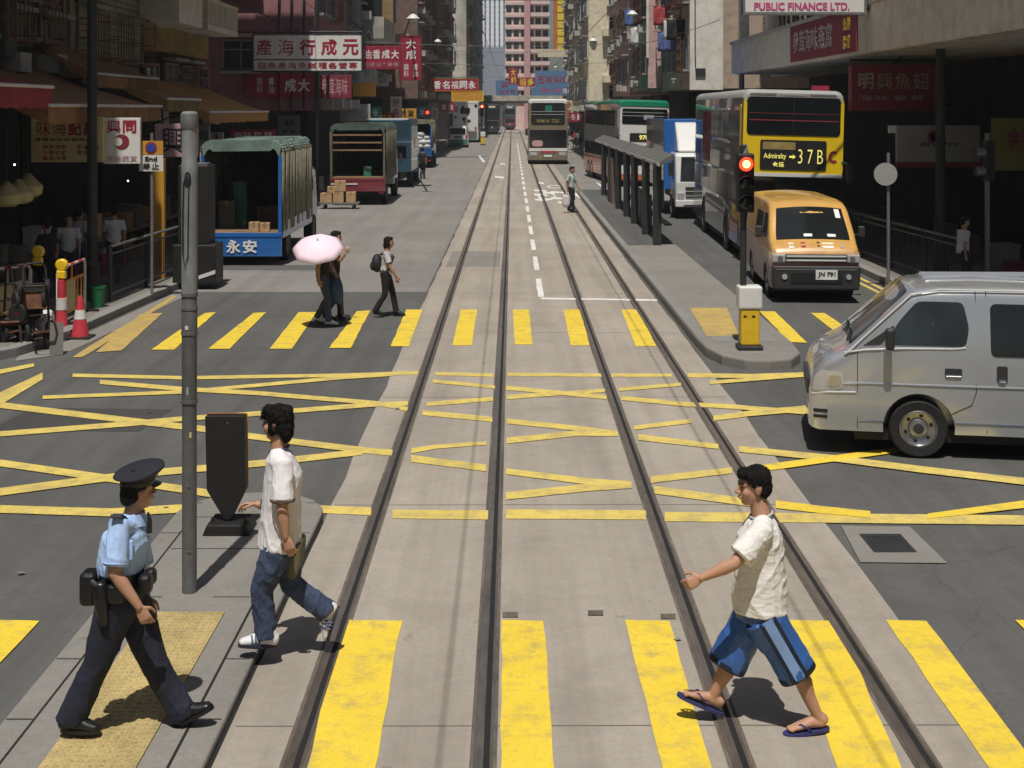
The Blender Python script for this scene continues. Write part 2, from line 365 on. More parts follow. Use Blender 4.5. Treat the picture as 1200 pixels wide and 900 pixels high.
# ---------------- painted markings
def wob(p, q, n, a, sd):                  # slightly ragged edge
    p = Vector(p); q = Vector(q); d = q-p; nn = Vector((-d.y, d.x)).normalized() if d.length else Vector((0,0))
    return [p + d*k/n + nn*a*noise.noise((k*1.7, sd, p.x*3)) for k in range(n)]
_sd = [0]
def marking(name, quad, mat, z=.005, n=9, a=.016):
    _sd[0] += 1; q = [Vector((v[0], v[1])) for v in quad]
    pts = []
    for i in range(4):
        L_ = (q[(i+1)%4]-q[i]).length
        pts += wob(q[i], q[(i+1)%4], max(2, min(14, int(L_*3))), a*min(1, L_*.6), _sd[0]+i*7)
    return struct(MB().face([(p.x, p.y, z) for p in pts]).build(name, MAT[mat]))
for tl, tr, bl, br, m in [((165,368),(191,367),(112,413),(142,411),'yellow_faded'),((240,367),(253,366),(177,410),(204,410),0),((297,367),(312,366),(244,409),(269,409),0),((350,366),(371,366),(316,409),(342,409),0),
        ((418,365),(434,364),(386,408),(411,408),0),((476,363),(495,363),(458,406),(479,406),0),((540,363),(559,363),(530,405),(553,405),0),((601,363),(620,363),(603,404),(624,404),0),
        ((660,363),(680,363),(669,405),(691,405),0),((728,363),(747,363),(745,406),(769,406),0),((890,365),(908,365),(925,401),(946,402),0),((950,367),(966,367),(978,388),(998,388),0)]:
    marking('crossing_stripe', [G(*tl), G(*tr), G(*br), G(*bl)], m or 'yellow_paint')
for xa, xb, xc, xd in ((-3.80,-3.50,-3.92,-3.58),(-1.26,-.82,-1.10,-.76),(-.075,.235,-.05,.25),(.84,1.17,.9,1.13),(2.02,2.42,1.74,2.06),(2.78,3.07,2.72,3.0),(3.74,4.05,3.74,4.05)):
    marking('crossing_stripe', [(xa,10.15),(xb,10.13),(xd,5.6),(xc,5.6)], 'yellow_paint', a=.016)
BOX = [ # polylines in photo pixels: points then line height at each end
 [(85,440),(214,443),(400,440),(490,437),4,4],[(510,438),(578,440),4,4],[(595,439),(709,440),4,4],[(716,440),(787,440),4,4],[(806,440),(880,441),(946,439),5,5],
 [(0,597),(130,601),(220,596),(360,598),9,10],[(350,596),(435,600),9,9],[(460,603),(572,604),10,11],[(593,603),(757,604),11,11],[(779,606),(1000,608),(1200,610),11,11],
 [(0,475),(150,493),(237,503),(289,511),(425,528),(460,531),7,7],[(0,509),(152,497),(215,491),(290,486),(430,475),(478,473),6,5],[(0,543),(140,563),(215,574),(290,586),(352,597),8,9],
 [(0,577),(120,561),(185,554),(310,543),(425,530),9,7],[(117,448),(210,456),(300,461),(442,473),(478,480),5,5],[(50,466),(210,460),(300,452),(400,443),(460,439),4,4],
 [(-6,471),(50,441),16,8],[(0,436),(40,428),5,4],
 [(495,484),(577,492),6,6],[(500,474),(578,468),5,5],[(507,447),(580,454),4,4],[(482,529),(510,524),(570,520),6,4],[(482,538),(570,549),8,8],
 [(593,455),(711,466),5,5],[(594,466),(709,458),5,4],[(594,494),(680,503),(724,509),6,6],[(594,517),(680,508),(724,509),7,6],[(593,553),(690,565),(740,569),7,8],[(593,582),(690,572),(740,569),9,8],
 [(725,457),(798,451),4,4],[(728,467),(808,475),5,5],[(743,502),(810,494),5,5],[(748,513),(842,524),7,6],[(763,563),(858,552),8,7],[(767,575),(880,590),9,9],
 [(832,449),(946,440),4,4],[(797,474),(870,478),5,5],[(836,491),(880,485),(948,479),6,7],[(840,476),(946,484),5,5],[(866,527),(978,538),(1080,551),(1200,565),7,8],
 [(882,551),(978,538),(1080,524),8,6],[(909,592),(960,598),(1020,604),9,8],[(1087,606),(1200,592),6,9]]
for ln in BOX:
    *pts, t0, t1 = ln; n = len(pts)
    up = [G(x, y - (t0+(t1-t0)*k/(n-1))/2) for k, (x, y) in enumerate(pts)]; dn = [G(x, y + (t0+(t1-t0)*k/(n-1))/2) for k, (x, y) in enumerate(pts)]
    z = .0045 + .00013*BOX.index(ln)
    poly = up + dn[::-1]
    for k in range(n-1): struct(MB().face([(p.x, p.y, z) for p in (up[k], up[k+1], dn[k+1], dn[k])]).build('box_junction_line', MAT['yellow_line' if ln[0][0] < 880 else 'yellow_paint']))
y = 27.6
while y < 150:
    marking('lane_dash', [(.53,y),(.65,y),(.65,y+3.0),(.53,y+3.0)], 'white_paint', a=.01); y += 4.6
marking('stop_line', [G(634,349),G(770,351),G(770,353),G(634,351)], 'white_paint', a=.01)
for q in ([(697,213),(702,215),(712,221),(708,222)],[(712,226),(716,226),(727,231),(722,232)],[(668,226),(676,226),(697,237),(690,238)]): marking('lane_dash', [G(*p) for p in q], 'white_paint', a=.01)
for c, a, b in (((641,230),11,5),((650,219),9,2)):           # worn curved letter strokes on the far track
    ring = [G(c[0]+a*math.cos(t*.5), c[1]+b*math.sin(t*.5)) for t in range(13)]; rin = [G(c[0]+a*.75*math.cos(t*.5), c[1]+b*.6*math.sin(t*.5)) for t in range(13)]
    mb = MB()
    for k in range(12): mb.face([(p.x,p.y,.006) for p in (ring[k],ring[k+1],rin[k+1],rin[k])])
    struct(mb.build('road_lettering', MAT['white_paint']))
for xa, xb, yy, tt in ((626,640,222,2),(626,641,227,2),(627,640,233,2),(645,664,224,2),(646,662,231,2),(630,637,213,2),(586,592,191,1.5),(580,590,206,2.2),(654,662,236,2)):
    marking('road_lettering', [G(xa,yy),G(xb,yy+1),G(xb+1,yy+1+tt),G(xa,yy+tt)], 'white_paint', a=.01)
for off in (0, .22): marking('kerb_line', [(7.55+off,27.8),(7.65+off,27.8),(7.65+off,60),(7.55+off,60)], 'yellow_line', a=.01)
marking('kerb_line', [G(85,419),G(97,419),G(207,348),G(203,346)], 'yellow_faded', z=.0062, a=.03)
marking('zigzag_line', [(-2.1,98),(-1.9,98),(-2.6,112),(-2.8,112)], 'white_paint', a=.01)
r_ = random.Random(77)
for k in range(11):
    x, y = r_.choice(((-5.2,16),(5.5,12),(.6,11),(-.9,19),(-4.5,27),(3.6,28),(-3.6,20),(-4.2,11),(1.6,24),(-5.5,38),(4.2,9.5)))
    x += r_.uniform(-1,1); y += r_.uniform(-2,2); a = r_.uniform(0,3); w = r_.uniform(.02,.045)
    o = MB().face([(w*math.cos(a+t)*q, w*math.sin(a+t)*q, .012+.01*(t>2)) for t, q in ((0,1),(1.3,.8),(2.9,1.1),(4.4,.7))]).build('litter', MAT['kerbstone']); o.location = (x,y,0); tag(o, 'tiny pale scrap of litter lying on the road', 'litter', 'scraps of litter on the road')
# iron covers
def cover(px, py, w, l, surround=True):
    g = G(px, py); r = thing('drain_cover', 'dark iron drain cover in a pale concrete surround on the right asphalt', 'drain cover', (g.x, g.y, 0))
    if surround: MB().face([(-w*.95,-l*1.0,.004),(w*.85,-l*1.05,.004),(w*.8,l*.95,.004),(-w*.75,l*1.0,.004)]).build('surround', MAT['concrete_grey'], r)
    bx(-w*.5,-l*.5,-.02,w*.42,l*.5,.009).build('plate', MAT['plastic_dark'], r)
    mb = MB()
    for k in range(7): mb.box(-w*.45, -l*.42+k*l*.125, .009, w*.37, -l*.42+k*l*.125+.02, .013)
    mb.build('grating', MAT['pole_dark'], r); return r
cover(1042, 637, .40, .50)
for (px, py), w in (((598,722),.13),((698,720),.13),((783,724),.12)): struct(MB().face([(p.x,p.y,.006) for p in (G(px-9,py-4),G(px+9,py-4),G(px+9,py+2),G(px-9,py+2))]).build('road_stud', MAT['rail_bed']))
# ================================================================= buildings
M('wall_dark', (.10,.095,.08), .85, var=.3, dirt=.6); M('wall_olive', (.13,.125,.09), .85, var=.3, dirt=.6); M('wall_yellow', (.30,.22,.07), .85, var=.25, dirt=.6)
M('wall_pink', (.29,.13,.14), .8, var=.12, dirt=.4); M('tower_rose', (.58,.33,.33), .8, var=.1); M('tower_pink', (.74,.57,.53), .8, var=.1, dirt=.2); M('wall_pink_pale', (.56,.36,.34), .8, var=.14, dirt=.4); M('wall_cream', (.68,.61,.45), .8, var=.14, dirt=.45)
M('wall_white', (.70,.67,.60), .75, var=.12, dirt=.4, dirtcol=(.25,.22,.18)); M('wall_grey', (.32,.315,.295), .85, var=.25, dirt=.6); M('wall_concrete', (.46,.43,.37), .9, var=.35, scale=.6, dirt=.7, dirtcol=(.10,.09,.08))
M('wall_beige', (.42,.33,.25), .8, var=.15, dirt=.4); M('wall_brown', (.16,.10,.08), .85, var=.25, dirt=.5); M('tower_glass', (.10,.16,.22), .25, var=.2); M('fin_white', (.85,.86,.88), .4); M('wall_bluegrey', (.27,.29,.34), .8, var=.06)
M('wall_tile', (.28,.26,.19), .6, var=.2, dirt=.5); M('wall_green', (.05,.09,.06), .8, var=.25)
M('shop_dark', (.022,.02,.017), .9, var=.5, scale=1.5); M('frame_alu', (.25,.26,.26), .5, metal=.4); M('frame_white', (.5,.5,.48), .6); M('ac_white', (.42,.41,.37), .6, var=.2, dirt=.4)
M('curtain', (.20,.17,.14), .9, var=.4); M('cloth_white', (.6,.6,.6), .9); M('cloth_blue', (.08,.12,.3), .9); M('cloth_red', (.35,.05,.06), .9)
WIN_M = ['glass_dark','glass_dark','glass_tint','curtain','glass_tint']
_win = {}
def win_meshes(w, h, fm):
    k = (round(w,2), round(h,2), fm)
    if k not in _win:                      # facing -Y, origin at the bottom middle
        f = MB()
        for a in ((-w/2,0,-w/2+.06,h),(w/2-.06,0,w/2,h),(-w/2+.06,h-.06,w/2-.06,h),(-w/2+.06,0,w/2-.06,.06),(-.03,.06,.03,h-.06)): f.box(a[0],-.07,a[1],a[2],.02,a[3])
        f.box(-w/2+.06,-.05,h*.66,-.03,0,h*.66+.05); f.box(.03,-.05,h*.66,w/2-.06,0,h*.66+.05)
        fo = f.mesh('frame'); fo.materials.append(MAT[fm])
        s = bx(-w/2-.12,-.30,-.12,w/2+.12,.0,-.02).mesh('sill'); s.materials.append(MAT['wall_grey'])
        hd = bx(-w/2-.15,-.45,h+.06,w/2+.15,.0,h+.14).mesh('hood'); hd.materials.append(MAT['wall_grey'])
        panes = []
        for m in ('glass_dark','glass_tint','curtain'):
            me = MB().face([(-w/2+.05,-.03,.05),(w/2-.05,-.03,.05),(w/2-.05,-.03,h-.05),(-w/2+.05,-.03,h-.05)]).mesh('window'); me.materials.append(MAT[m]); panes.append(me)
        ac = MB().box(-.33,-.5,0,.33,-.02,.42)
        for q in range(5): ac.box(-.28,-.508,.05+q*.07,.28,-.5,.08+q*.07)
        ac = ac.mesh('air_conditioner'); ac.materials.append(MAT['ac_white'])
        cg = MB()
        for q in range(7): cg.box(-w/2+q*w/6-.012,-.42,-.1,-w/2+q*w/6+.012,-.40,h)
        for q in range(4): cg.box(-w/2,-.425,-.1+q*(h+.1)/3.2,w/2,-.40,-.075+q*(h+.1)/3.2)
        for sx in (-w/2, w/2):
            for q in range(3): cg.box(sx-.012,-.41,q*h/2.5,sx+.012,0,q*h/2.5+.025)
        cg.box(-w/2,-.42,-.14,w/2,0,-.1)
        cg = cg.mesh('window_cage'); cg.materials.append(MAT['rust' if fm == 'frame_alu' else 'galv'])
        _win[k] = (fo, s, hd, panes, ac, cg)
    return _win[k]
def link(me, name, parent, loc=(0,0,0), rz=0):
    o = bpy.data.objects.new(name, me); COL.objects.link(o); o.parent = parent; o.location = loc; o.rotation_euler.z = rz; return o
def put_window(root, x, y, z, rz, w, h, fm, r, ac=.3, hood=.4, cage=.2):
    fo, s, hd, panes, acm, cg = win_meshes(w, h, fm)
    p = link(r.choice(panes), 'window', root, (x, y, z), rz); link(fo, 'frame', p)
    if r.random() < .6: link(s, 'sill', p)
    if r.random() < hood: link(hd, 'hood', p)
    if r.random() < cage: link(cg, 'window_cage', p)
    if r.random() < ac: link(acm, 'air_conditioner', root, (x + r.uniform(-.3,.3)*math.cos(rz), y + r.uniform(-.3,.3)*math.sin(rz), z - r.uniform(.62,.9)), rz)
def building(label, side, X, d0, d1, top, wall, gz=4.6, fh=3.1, depth=9.0, bay=2.5, w=1.5, h=1.5, rec=2.6, fm='frame_alu', ends=True, bands=None, ac=.35, hood=.4, cage=.25, seed=1, z0=None, fronts=True, shop='shop_dark'):
    """a block along the street: upper floors over a recessed ground floor; side -1 left, +1 right"""
    r = random.Random(seed); root = thing('building', label, 'building', (0, 0, 0))
    xa, xb = sorted((X, X + side*depth)); rf = X + side*rec
    bx(xa, d0, gz, xb, d1, top).build('wall', MAT[wall], root)
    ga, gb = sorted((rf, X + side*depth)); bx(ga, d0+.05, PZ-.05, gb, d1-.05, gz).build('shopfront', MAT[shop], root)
    pil = MB(); y = d0 + .3
    while y < d1: pil.box(min(X+side*.15, X+side*.5), y, PZ-.02, max(X+side*.15, X+side*.5), y+.4, gz); y += 5.2
    if rec > 3: pil.build('pillar', MAT['wall_grey'], root)
    rz = R(90) if side < 0 else R(-90)      # window faces +X on the left side of the street
    z = gz + .9 if z0 is None else z0
    bm_ = MB(); nfl = 0
    while z + h < top and fronts:
        n = max(1, int((d1-d0-.6)/bay)); st = (d1-d0)/n
        for k in range(n): put_window(root, X, d0 + st*(k+.5), z, rz, w, h, fm, r, ac, hood, cage)
        nfl += 1; z += fh
        if bands: bm_.box(min(X, X-side*.14), d0, z-.95, max(X, X-side*.14), d1, z-.65)
    if bands and bm_.v: bm_.build('string_course', MAT[bands], root)
    if ends:
        z = gz + .9 if z0 is None else z0; ex = depth
        if ends == 'win':
            while z + h < top:
                for k in range(int(depth/2.6)): put_window(root, X + side*(1.3+k*2.6), d0, z, 0, w, h, fm, r, ac, hood, cage)
                z += fh
    bx(xa-.05, d0-.05, top, xb+.05, d1+.05, top+.5).build('parapet', MAT[wall], root)
    return root
# ---- left side
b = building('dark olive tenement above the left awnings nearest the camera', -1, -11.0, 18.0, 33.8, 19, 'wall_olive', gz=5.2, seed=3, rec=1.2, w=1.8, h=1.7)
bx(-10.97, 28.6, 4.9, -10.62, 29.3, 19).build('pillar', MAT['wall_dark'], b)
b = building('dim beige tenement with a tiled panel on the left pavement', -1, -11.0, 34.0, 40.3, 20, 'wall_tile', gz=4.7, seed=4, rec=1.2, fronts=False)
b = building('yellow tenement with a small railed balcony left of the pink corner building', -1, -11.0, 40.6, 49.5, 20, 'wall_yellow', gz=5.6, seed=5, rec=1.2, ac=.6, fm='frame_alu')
for zz in (6.4, 9.6):
    bl = bx(-11.0, 44.5, zz, -9.9, 49.3, zz+.18); bl.build('balcony', MAT['wall_white'], b)
    mb = MB()
    for k in range(17): mb.box(-9.98, 44.6+k*.29, zz+.18, -9.92, 44.72+k*.29, zz+.95)
    mb.box(-10.0, 44.5, zz+.95, -9.88, 49.3, zz+1.05); mb.box(-11, 44.5, zz+.2, -9.9, 44.58, zz+1.0); mb.build('balustrade', MAT['wall_white'], b)
def wall_panel(b, x0, x1, d, z0, z1, mat, name='wall_panel', t=.12): return bx(x0, d-t, z0, x1, d, z1).build(name, MAT[mat], b)
# the pink corner building: its side wall faces the camera across the side street
b = building('pink corner building with rounded bands above the red shop sign', -1, -7.9, 55.0, 67.5, 21, 'wall_pink', gz=3.75, fh=3.1, depth=9.5, seed=6, rec=2.8, w=1.7, h=1.5, ac=.5)
for zz in (5.35, 8.5, 11.6):
    for xx in (-16.6, -13.4, -10.9):
        put_window(b, xx, 55.0, zz, 0, 1.5, 1.25, 'frame_alu', rnd, 0, 0, 0)
    bx(-17.4, 54.9, zz+1.35, -7.8, 55.0, zz+1.5).build('string_course', MAT['wall_pink_pale'], b)
for k in range(3): bx(-9.4+k*.5, 54.8, 3.8, -9.33+k*.5, 54.9, 20).build('drain_pipe', MAT['pole_dark'], b)
b = building('grey weathered tenement with boxed balconies behind the pink building', -1, -7.6, 68.0, 84, 23, 'wall_grey', gz=5.2, seed=7, rec=2.6, ac=.6, cage=.5, bay=2.2)
for zz in (7.4, 10.6, 13.8): bx(-7.6, 69.3, zz, -6.5, 76, zz+1.1).build('balcony', MAT['wall_concrete'], b); bx(-7.6, 69.4, zz+1.1, -6.6, 75.9, zz+2.5).build('balcony_screen', MAT['glass_tint'], b)
b = building('beige parapet building with a pale grey roof beside the street lamp', -1, -8.8, 85, 99, 9.9, 'wall_beige', gz=6.4, seed=8, rec=2.2, fronts=False)
wall_panel(b, -14, -6.4, 85.0, 6.55, 8.5, 'wall_beige', 'parapet_wall', .2); bx(-14, 88, 9.9, -8.2, 97, 12.5).build('roof_shed', MAT['wall_bluegrey'], b)
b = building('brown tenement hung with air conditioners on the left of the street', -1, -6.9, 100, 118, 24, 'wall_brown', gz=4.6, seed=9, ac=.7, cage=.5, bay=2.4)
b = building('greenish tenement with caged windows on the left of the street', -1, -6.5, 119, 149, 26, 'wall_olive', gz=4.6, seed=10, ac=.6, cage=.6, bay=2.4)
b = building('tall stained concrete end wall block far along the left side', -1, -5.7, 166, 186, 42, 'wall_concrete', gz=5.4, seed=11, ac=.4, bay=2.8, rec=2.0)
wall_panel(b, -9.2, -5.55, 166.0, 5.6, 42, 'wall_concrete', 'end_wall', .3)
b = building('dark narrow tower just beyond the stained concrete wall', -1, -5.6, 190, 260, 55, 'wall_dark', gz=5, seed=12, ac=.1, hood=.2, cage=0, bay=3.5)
for nm, y0, y1, m in (('building', 17.5, 33.9, 'wall_olive'), ('building.001', 34.0, 40.4, 'wall_tile'), ('building.002', 40.5, 49.6, 'wall_yellow')):
    bx(-11.0, y0, 7.9, -8.6, y1, 20.5).build('unseen_overhang', MAT[m], bpy.data.objects[nm])  # overhang added above the view so that the awnings fall in shade
# ---- right side
b = building('dim tenement with a pale verandah parapet on the near right', 1, 11.0, 27.0, 58.0, 20, 'wall_beige', gz=5.15, seed=20, rec=1.6, z0=7.0, w=1.8, h=1.5)
bx(8.5, 20.5, 5.12, 11.0, 52.0, 5.3).build('verandah_floor', MAT['wall_grey'], b); bx(8.36, 20.5, 5.14, 8.5, 52.0, 6.25).build('parapet_wall', MAT['wall_white'], b)
bx(8.30, 20.4, 6.25, 8.56, 52.05, 6.36).build('coping', MAT['wall_grey'], b)
for yy in (30, 38.5, 46, 51.5): bx(8.6, yy, 6.36, 8.95, yy+.35, 8.8).build('verandah_post', MAT['wall_white'], b)
bx(8.4, 20.5, 8.8, 11.0, 52.0, 20).build('unseen_overhang', MAT['wall_beige'], b)
b = building('white tiled end wall tenement right of the green roofed bus', 1, 8.1, 62.0, 73.5, 24, 'wall_beige', gz=4.75, seed=21, ac=.6, cage=.4, bay=2.0, rec=2.4)
wall_panel(b, 8.05, 9.55, 62.0, 4.68, 24, 'wall_white', 'end_wall', .22); bx(8.3, 61.7, 5.3, 8.75, 61.78, 5.65).build('vent_box', MAT['plastic_dark'], b)
MB().tube([(8.3,61.7,5.7),(8.28,61.7,6.2),(8.25,61.72,24)], .025, 6).build('drain_pipe', MAT['pole_dark'], b)
b = building('tenement with a pink painted end strip and laundry on the right', 1, 7.45, 74.5, 84.0, 24, 'wall_wall' if False else 'wall_grey', gz=4.9, seed=22, ac=.7, cage=.5, bay=2.0, rec=2.2)
wall_panel(b, 7.4, 8.15, 74.5, 4.95, 24, 'wall_pink_pale', 'end_wall', .2)
bx(7.3,74.1,6.6,7.42,74.4,12).build('white_pipe_box', MAT['wall_white'], b)
b = building('dusty pink narrow fronted tenement on the right beyond the laundry', 1, 7.3, 85.0, 98.5, 25, 'wall_pink_pale', gz=4.7, seed=23, ac=.6, cage=.5, bay=2.2, rec=2.0)
wall_panel(b, 7.25, 7.75, 85.0, 4.8, 25, 'wall_pink_pale', 'end_wall', .2)
b = building('cream corner building with balconies right of the tan bus', 1, 5.6, 100, 128, 26, 'wall_cream', gz=3.6, seed=24, ac=.3, cage=.2, bay=2.4, rec=1.6, fm='frame_white')
for zz in (4.6, 6.2, 7.8, 9.6, 11.4):
    put_window(b, 7.6, 100.0, zz, 0, 1.1, 1.0, 'frame_white', rnd, 0, 0, 0)
    if zz in (6.2, 9.6): bx(6.6, 99.3, zz-.45, 8.6, 100, zz+.05).build('balcony', MAT['wall_cream'], b)
b = building('narrow pale tenement at the far right bend of the street', 1, 6.9, 130, 165, 34, 'wall_white', gz=4, seed=25, ac=.5, cage=.3, bay=3, rec=1.2)
b = building('grey green block behind the yellow vertical sign at the far end', 1, 8.2, 170, 215, 50, 'wall_green', gz=4, seed=26, ac=.2, cage=.1, bay=3.2, rec=1.2)
r_ = random.Random(44)
for nm, y0, y1, z0 in (('building.001',34.4,40,5.0),('building.002',40.8,49,3.9),('building',24,33,5.4)):
    rt = bpy.data.objects[nm]; y = y0
    while y < y1:
        put_window(rt, -11.0, y+.8, z0+r_.uniform(0,.2), R(90), 1.5, 1.25, 'frame_alu', r_, .9, .3, .6); y += 2.3
# ---- towers closing the view
def tower(label, x0, x1, d, z0, z1, wall, floors, bays, wmat, depth=14, band=None, piers=None, balc=None):
    root = thing('tower_block', label, 'tower', (0,0,0)); bx(x0, d, 0, x1, d+depth, z1).build('wall', MAT[wall], root)
    fh = (z1-z0)/floors; bw = (x1-x0)/bays; cnt = 0
    for f in range(floors):
        for k in range(bays):
            if wmat and cnt < 100:
                w_ = bx(x0+bw*(k+.14), d-.06, z0+fh*(f+.30), x0+bw*(k+.86), d+.02, z0+fh*(f+.80)).build('window', MAT[wmat], root); cnt += 1
        if band: bx(x0-.1, d-.30, z0+fh*(f-.12), x1+.1, d, z0+fh*(f+.12)).build('string_course', MAT[band], root)
    if piers:
        for k in range(bays+1):
            if k % piers[1] == 0: bx(x0+bw*k-.45, d-.8, 0, x0+bw*k+.45, d, z1).build('pier', MAT[piers[0]], root)
    return root
tower('plain grey blue wall below the glass tower at the street end', -10.4, -1.2, 330, 4, 18.8, 'wall_bluegrey', 1, 1, None, depth=20)
tower('glass office tower with white vertical fins at the street end', -14, -1.6, 400, 20, 62, 'wall_bluegrey', 26, 9, 'tower_glass', piers=('fin_white', 1))
t = tower('pink apartment tower with stacked balconies at the street end', -1.3, 7.2, 265, 5.4, 48, 'tower_pink', 18, 6, 'glass_dark', band='tower_pink')
bx(2.35, 263.6, 0, 3.5, 265, 48).build('pier', MAT['tower_rose'], t)
for f in range(18):
    z = 5.4 + (48-5.4)/18*f
    bx(3.6, 263.9, z-.2, 7.3, 265, z+.55).build('balcony', MAT['tower_pink'], t)
M('neon_yellow', (.80,.62,.06), .5, var=.1); M('neon_orange', (.55,.17,.02), .5, var=.2)
# flyover closing the street
fl = thing('footbridge', 'low grey footbridge crossing the far end of the street', 'footbridge', (0, 215, 0))
bx(-22, 0, 4.75, 24, 4, 5.1).build('deck', MAT['wall_grey'], fl); bx(-22, -.15, 5.1, 24, .05, 6.0).build('parapet_wall', MAT['wall_concrete'], fl)
bx(-22, 4, 5.1, 24, 4.15, 6.0).build('parapet_wall', MAT['wall_concrete'], fl)
for x in (-12, -6.6, 9.5, 15): bx(x-.4, 1.4, 0, x+.4, 2.6, 4.75).build('pillar', MAT['wall_grey'], fl)
b = thing('market_block', 'shadowed low block behind the footbridge', 'building', (0,0,0)); bx(-16, 300, 0, 22, 312, 5.6).build('wall', MAT['wall_dark'], b); bx(-16.2,299.6,5.6,22.2,312,6.1).build('roof', MAT['wall_grey'], b)
for k in range(9): bx(-14+k*4, 299.9, .3, -11.4+k*4, 300.02, 3.4).build('doorway', MAT['shop_dark'], b)
# blocks beside and behind the camera, so that the canyon goes on
building('grey tenement on the near left before the side street', -1, -11.5, -45, 8.5, 22, 'wall_grey', gz=4.6, seed=31)
building('brown tenement on the near right before the side street', 1, 11.5, -45, 11.5, 22, 'wall_brown', gz=4.6, seed=32)
# ================================================================= signs
M('sign_red', (.30,.018,.045), .5, var=.08); M('sign_red_dull', (.20,.02,.04), .6, var=.12); M('sign_white', (.68,.67,.64), .5, var=.05); M('sign_cream', (.55,.48,.24), .6, var=.1)
M('ink_red', (.32,.012,.035), .5); M('ink_white', (.75,.74,.72), .5); M('ink_black', (.015,.014,.014), .6); M('ink_yellow', (.80,.60,.06), .5); M('ink_magenta', (.55,.06,.22), .5); M('ink_blue', (.03,.06,.35), .5)
M('sign_blue', (.10,.20,.36), .55, var=.12); M('sign_pink', (.50,.30,.33), .6); M('sign_orange', (.55,.28,.03), .6, var=.1); M('sign_olive', (.16,.13,.02), .6); M('green_sign', (.02,.16,.07), .55); M('sign_grey', (.32,.32,.31), .6, var=.1)
def board(label, x0, y0, x1, y1, d, mat, rows=(), t=.16, frame=None, name='shop_sign', cat='sign', group=None, bar=None, hang=None, loc_fix=None):
    a = P(x0, y1, d); b = P(x1, y0, d); w = b.x-a.x; h = b.z-a.z
    root = thing(name, label, cat, ((a.x+b.x)/2, d, (a.z+b.z)/2), 0, group)
    bx(-w/2, -t/2, -h/2, w/2, t/2, h/2).build('panel', MAT[mat], root, bevel=.01)
    if frame:
        mb = MB(); e = .05
        for q in ((-w/2-e,-h/2-e,w/2+e,-h/2),(-w/2-e,h/2,w/2+e,h/2+e),(-w/2-e,-h/2,-w/2,h/2),(w/2,-h/2,w/2+e,h/2)): mb.box(q[0],-t/2-.02,q[1],q[2],t/2+.02,q[3])
        mb.build('frame', MAT[frame], root)
    for row in rows:
        body, cx, cy, rw, rh, m = row[:6]; vert = len(row) > 6 and row[6]
        lettering(body, ((cx-.5)*w, -t/2-.004, (.5-cy)*h), rw*w, rh*h, MAT[m], root, vertical=vert, bold=.03)
    if bar is not None:                    # steel arms back to the building at x = bar
        mb = MB(); e = math.copysign(w/2, bar - root.location.x)
        for zz in (-h/2+.08, h/2+.12): mb.cyl((-e, 0, zz), (bar-root.location.x, 0, zz), .035, n=6)
        mb.cyl((0, 0, h/2), (bar-root.location.x, 0, h/2+1.6), .025, n=6); mb.build('bracket', MAT['pole_dark'], root)
    return root, w, h
# big white sign of five lit panels
s, w, h = board('long white sign of five panels with big red characters over the left lane', 298, 41, 424, 83, 53.5, 'sign_white', [('翅魚產海魚鹹種各營專', .5, .855, .94, .2, 'ink_red')], t=.3, frame='pole_dark', bar=-11.5)
for k, ch in enumerate('產海行成元'):
    x0 = -w/2 + w*k/5
    bx(x0+.035, -.175, -h*.17, x0+w/5-.035, -.15, h*.475).build('light_panel', MAT['sign_white'], s)
    lettering(ch, (x0+w/10, -.178, h*.152), w/5*.86, h*.50, MAT['ink_red'], s, bold=.03)
bx(-w/2, -.17, -h*.205, w/2, -.15, -h*.18).build('divider', MAT['pole_dark'], s)
board('red sign on the pink building wall with two large white characters', 288, 86, 372, 114, 54.85, 'sign_red', [('成大', .72, .5, .38, .62, 'ink_white'), ('醬料', .2, .5, .1, .7, 'ink_white', True), ('香油', .36, .5, .1, .7, 'ink_white', True)], t=.1)
board('crimson sign with four white characters beside the vertical crimson sign', 424, 54, 470, 81, 66, 'sign_red', [('油香成大', .5, .36, .94, .44, 'ink_white'), ('料醬油食米糧', .5, .8, .9, .2, 'sign_pink')], t=.25, bar=-8.2)
board('vertical crimson sign with white characters standing above the others', 470.5, 43, 493, 93, 65.5, 'sign_red', [('大成', .5, .3, .62, .5, 'ink_white', True), ('醬料', .26, .79, .3, .32, 'ink_white', True), ('香油', .74, .79, .3, .32, 'ink_white', True)], t=.25, frame='sign_red_dull')
board('small red sign with white characters and a yellow frame far down the left side', 506, 93, 560, 106, 105, 'sign_red', [('香名福同永', .5, .5, .94, .8, 'ink_white')], t=.3, frame='neon_orange', bar=-6.6)
board('orange sign hanging below the small red far sign', 530, 107, 566, 118, 108, 'sign_orange', [], t=.3, frame='ink_yellow')
board('orange box sign at the pink corner building', 414, 97, 440, 113, 67, 'sign_orange', [], t=.3)
board('faded maroon banner of dense white strokes on the pink building corner', 373, 88, 412, 115, 56, 'sign_red_dull', [('參茸海味', .5, .5, .8, .8, 'sign_pink')], t=.1)
board('white shop notice with dark characters under the pink building', 326, 135, 352, 160, 57, 'sign_grey', [('海味', .5, .35, .5, .4, 'ink_black'), ('雜貨', .5, .75, .6, .2, 'ink_black')], t=.08)
board('dim grey sign with pale script under the pink building corner', 398, 122, 434, 142, 66, 'sign_grey', [('海味', .5, .5, .7, .7, 'wall_grey')], t=.1)
board('red shop sign with white lettering behind the blue truck', 270, 152, 323, 166, 50, 'sign_red', [('海味批發', .5, .5, .9, .7, 'ink_white')], t=.1)
board('white sign with a thick black character left of the red shop sign', 232, 146, 246, 178, 40, 'sign_white', [('蝦', .5, .4, .9, .4, 'ink_black')], t=.08)
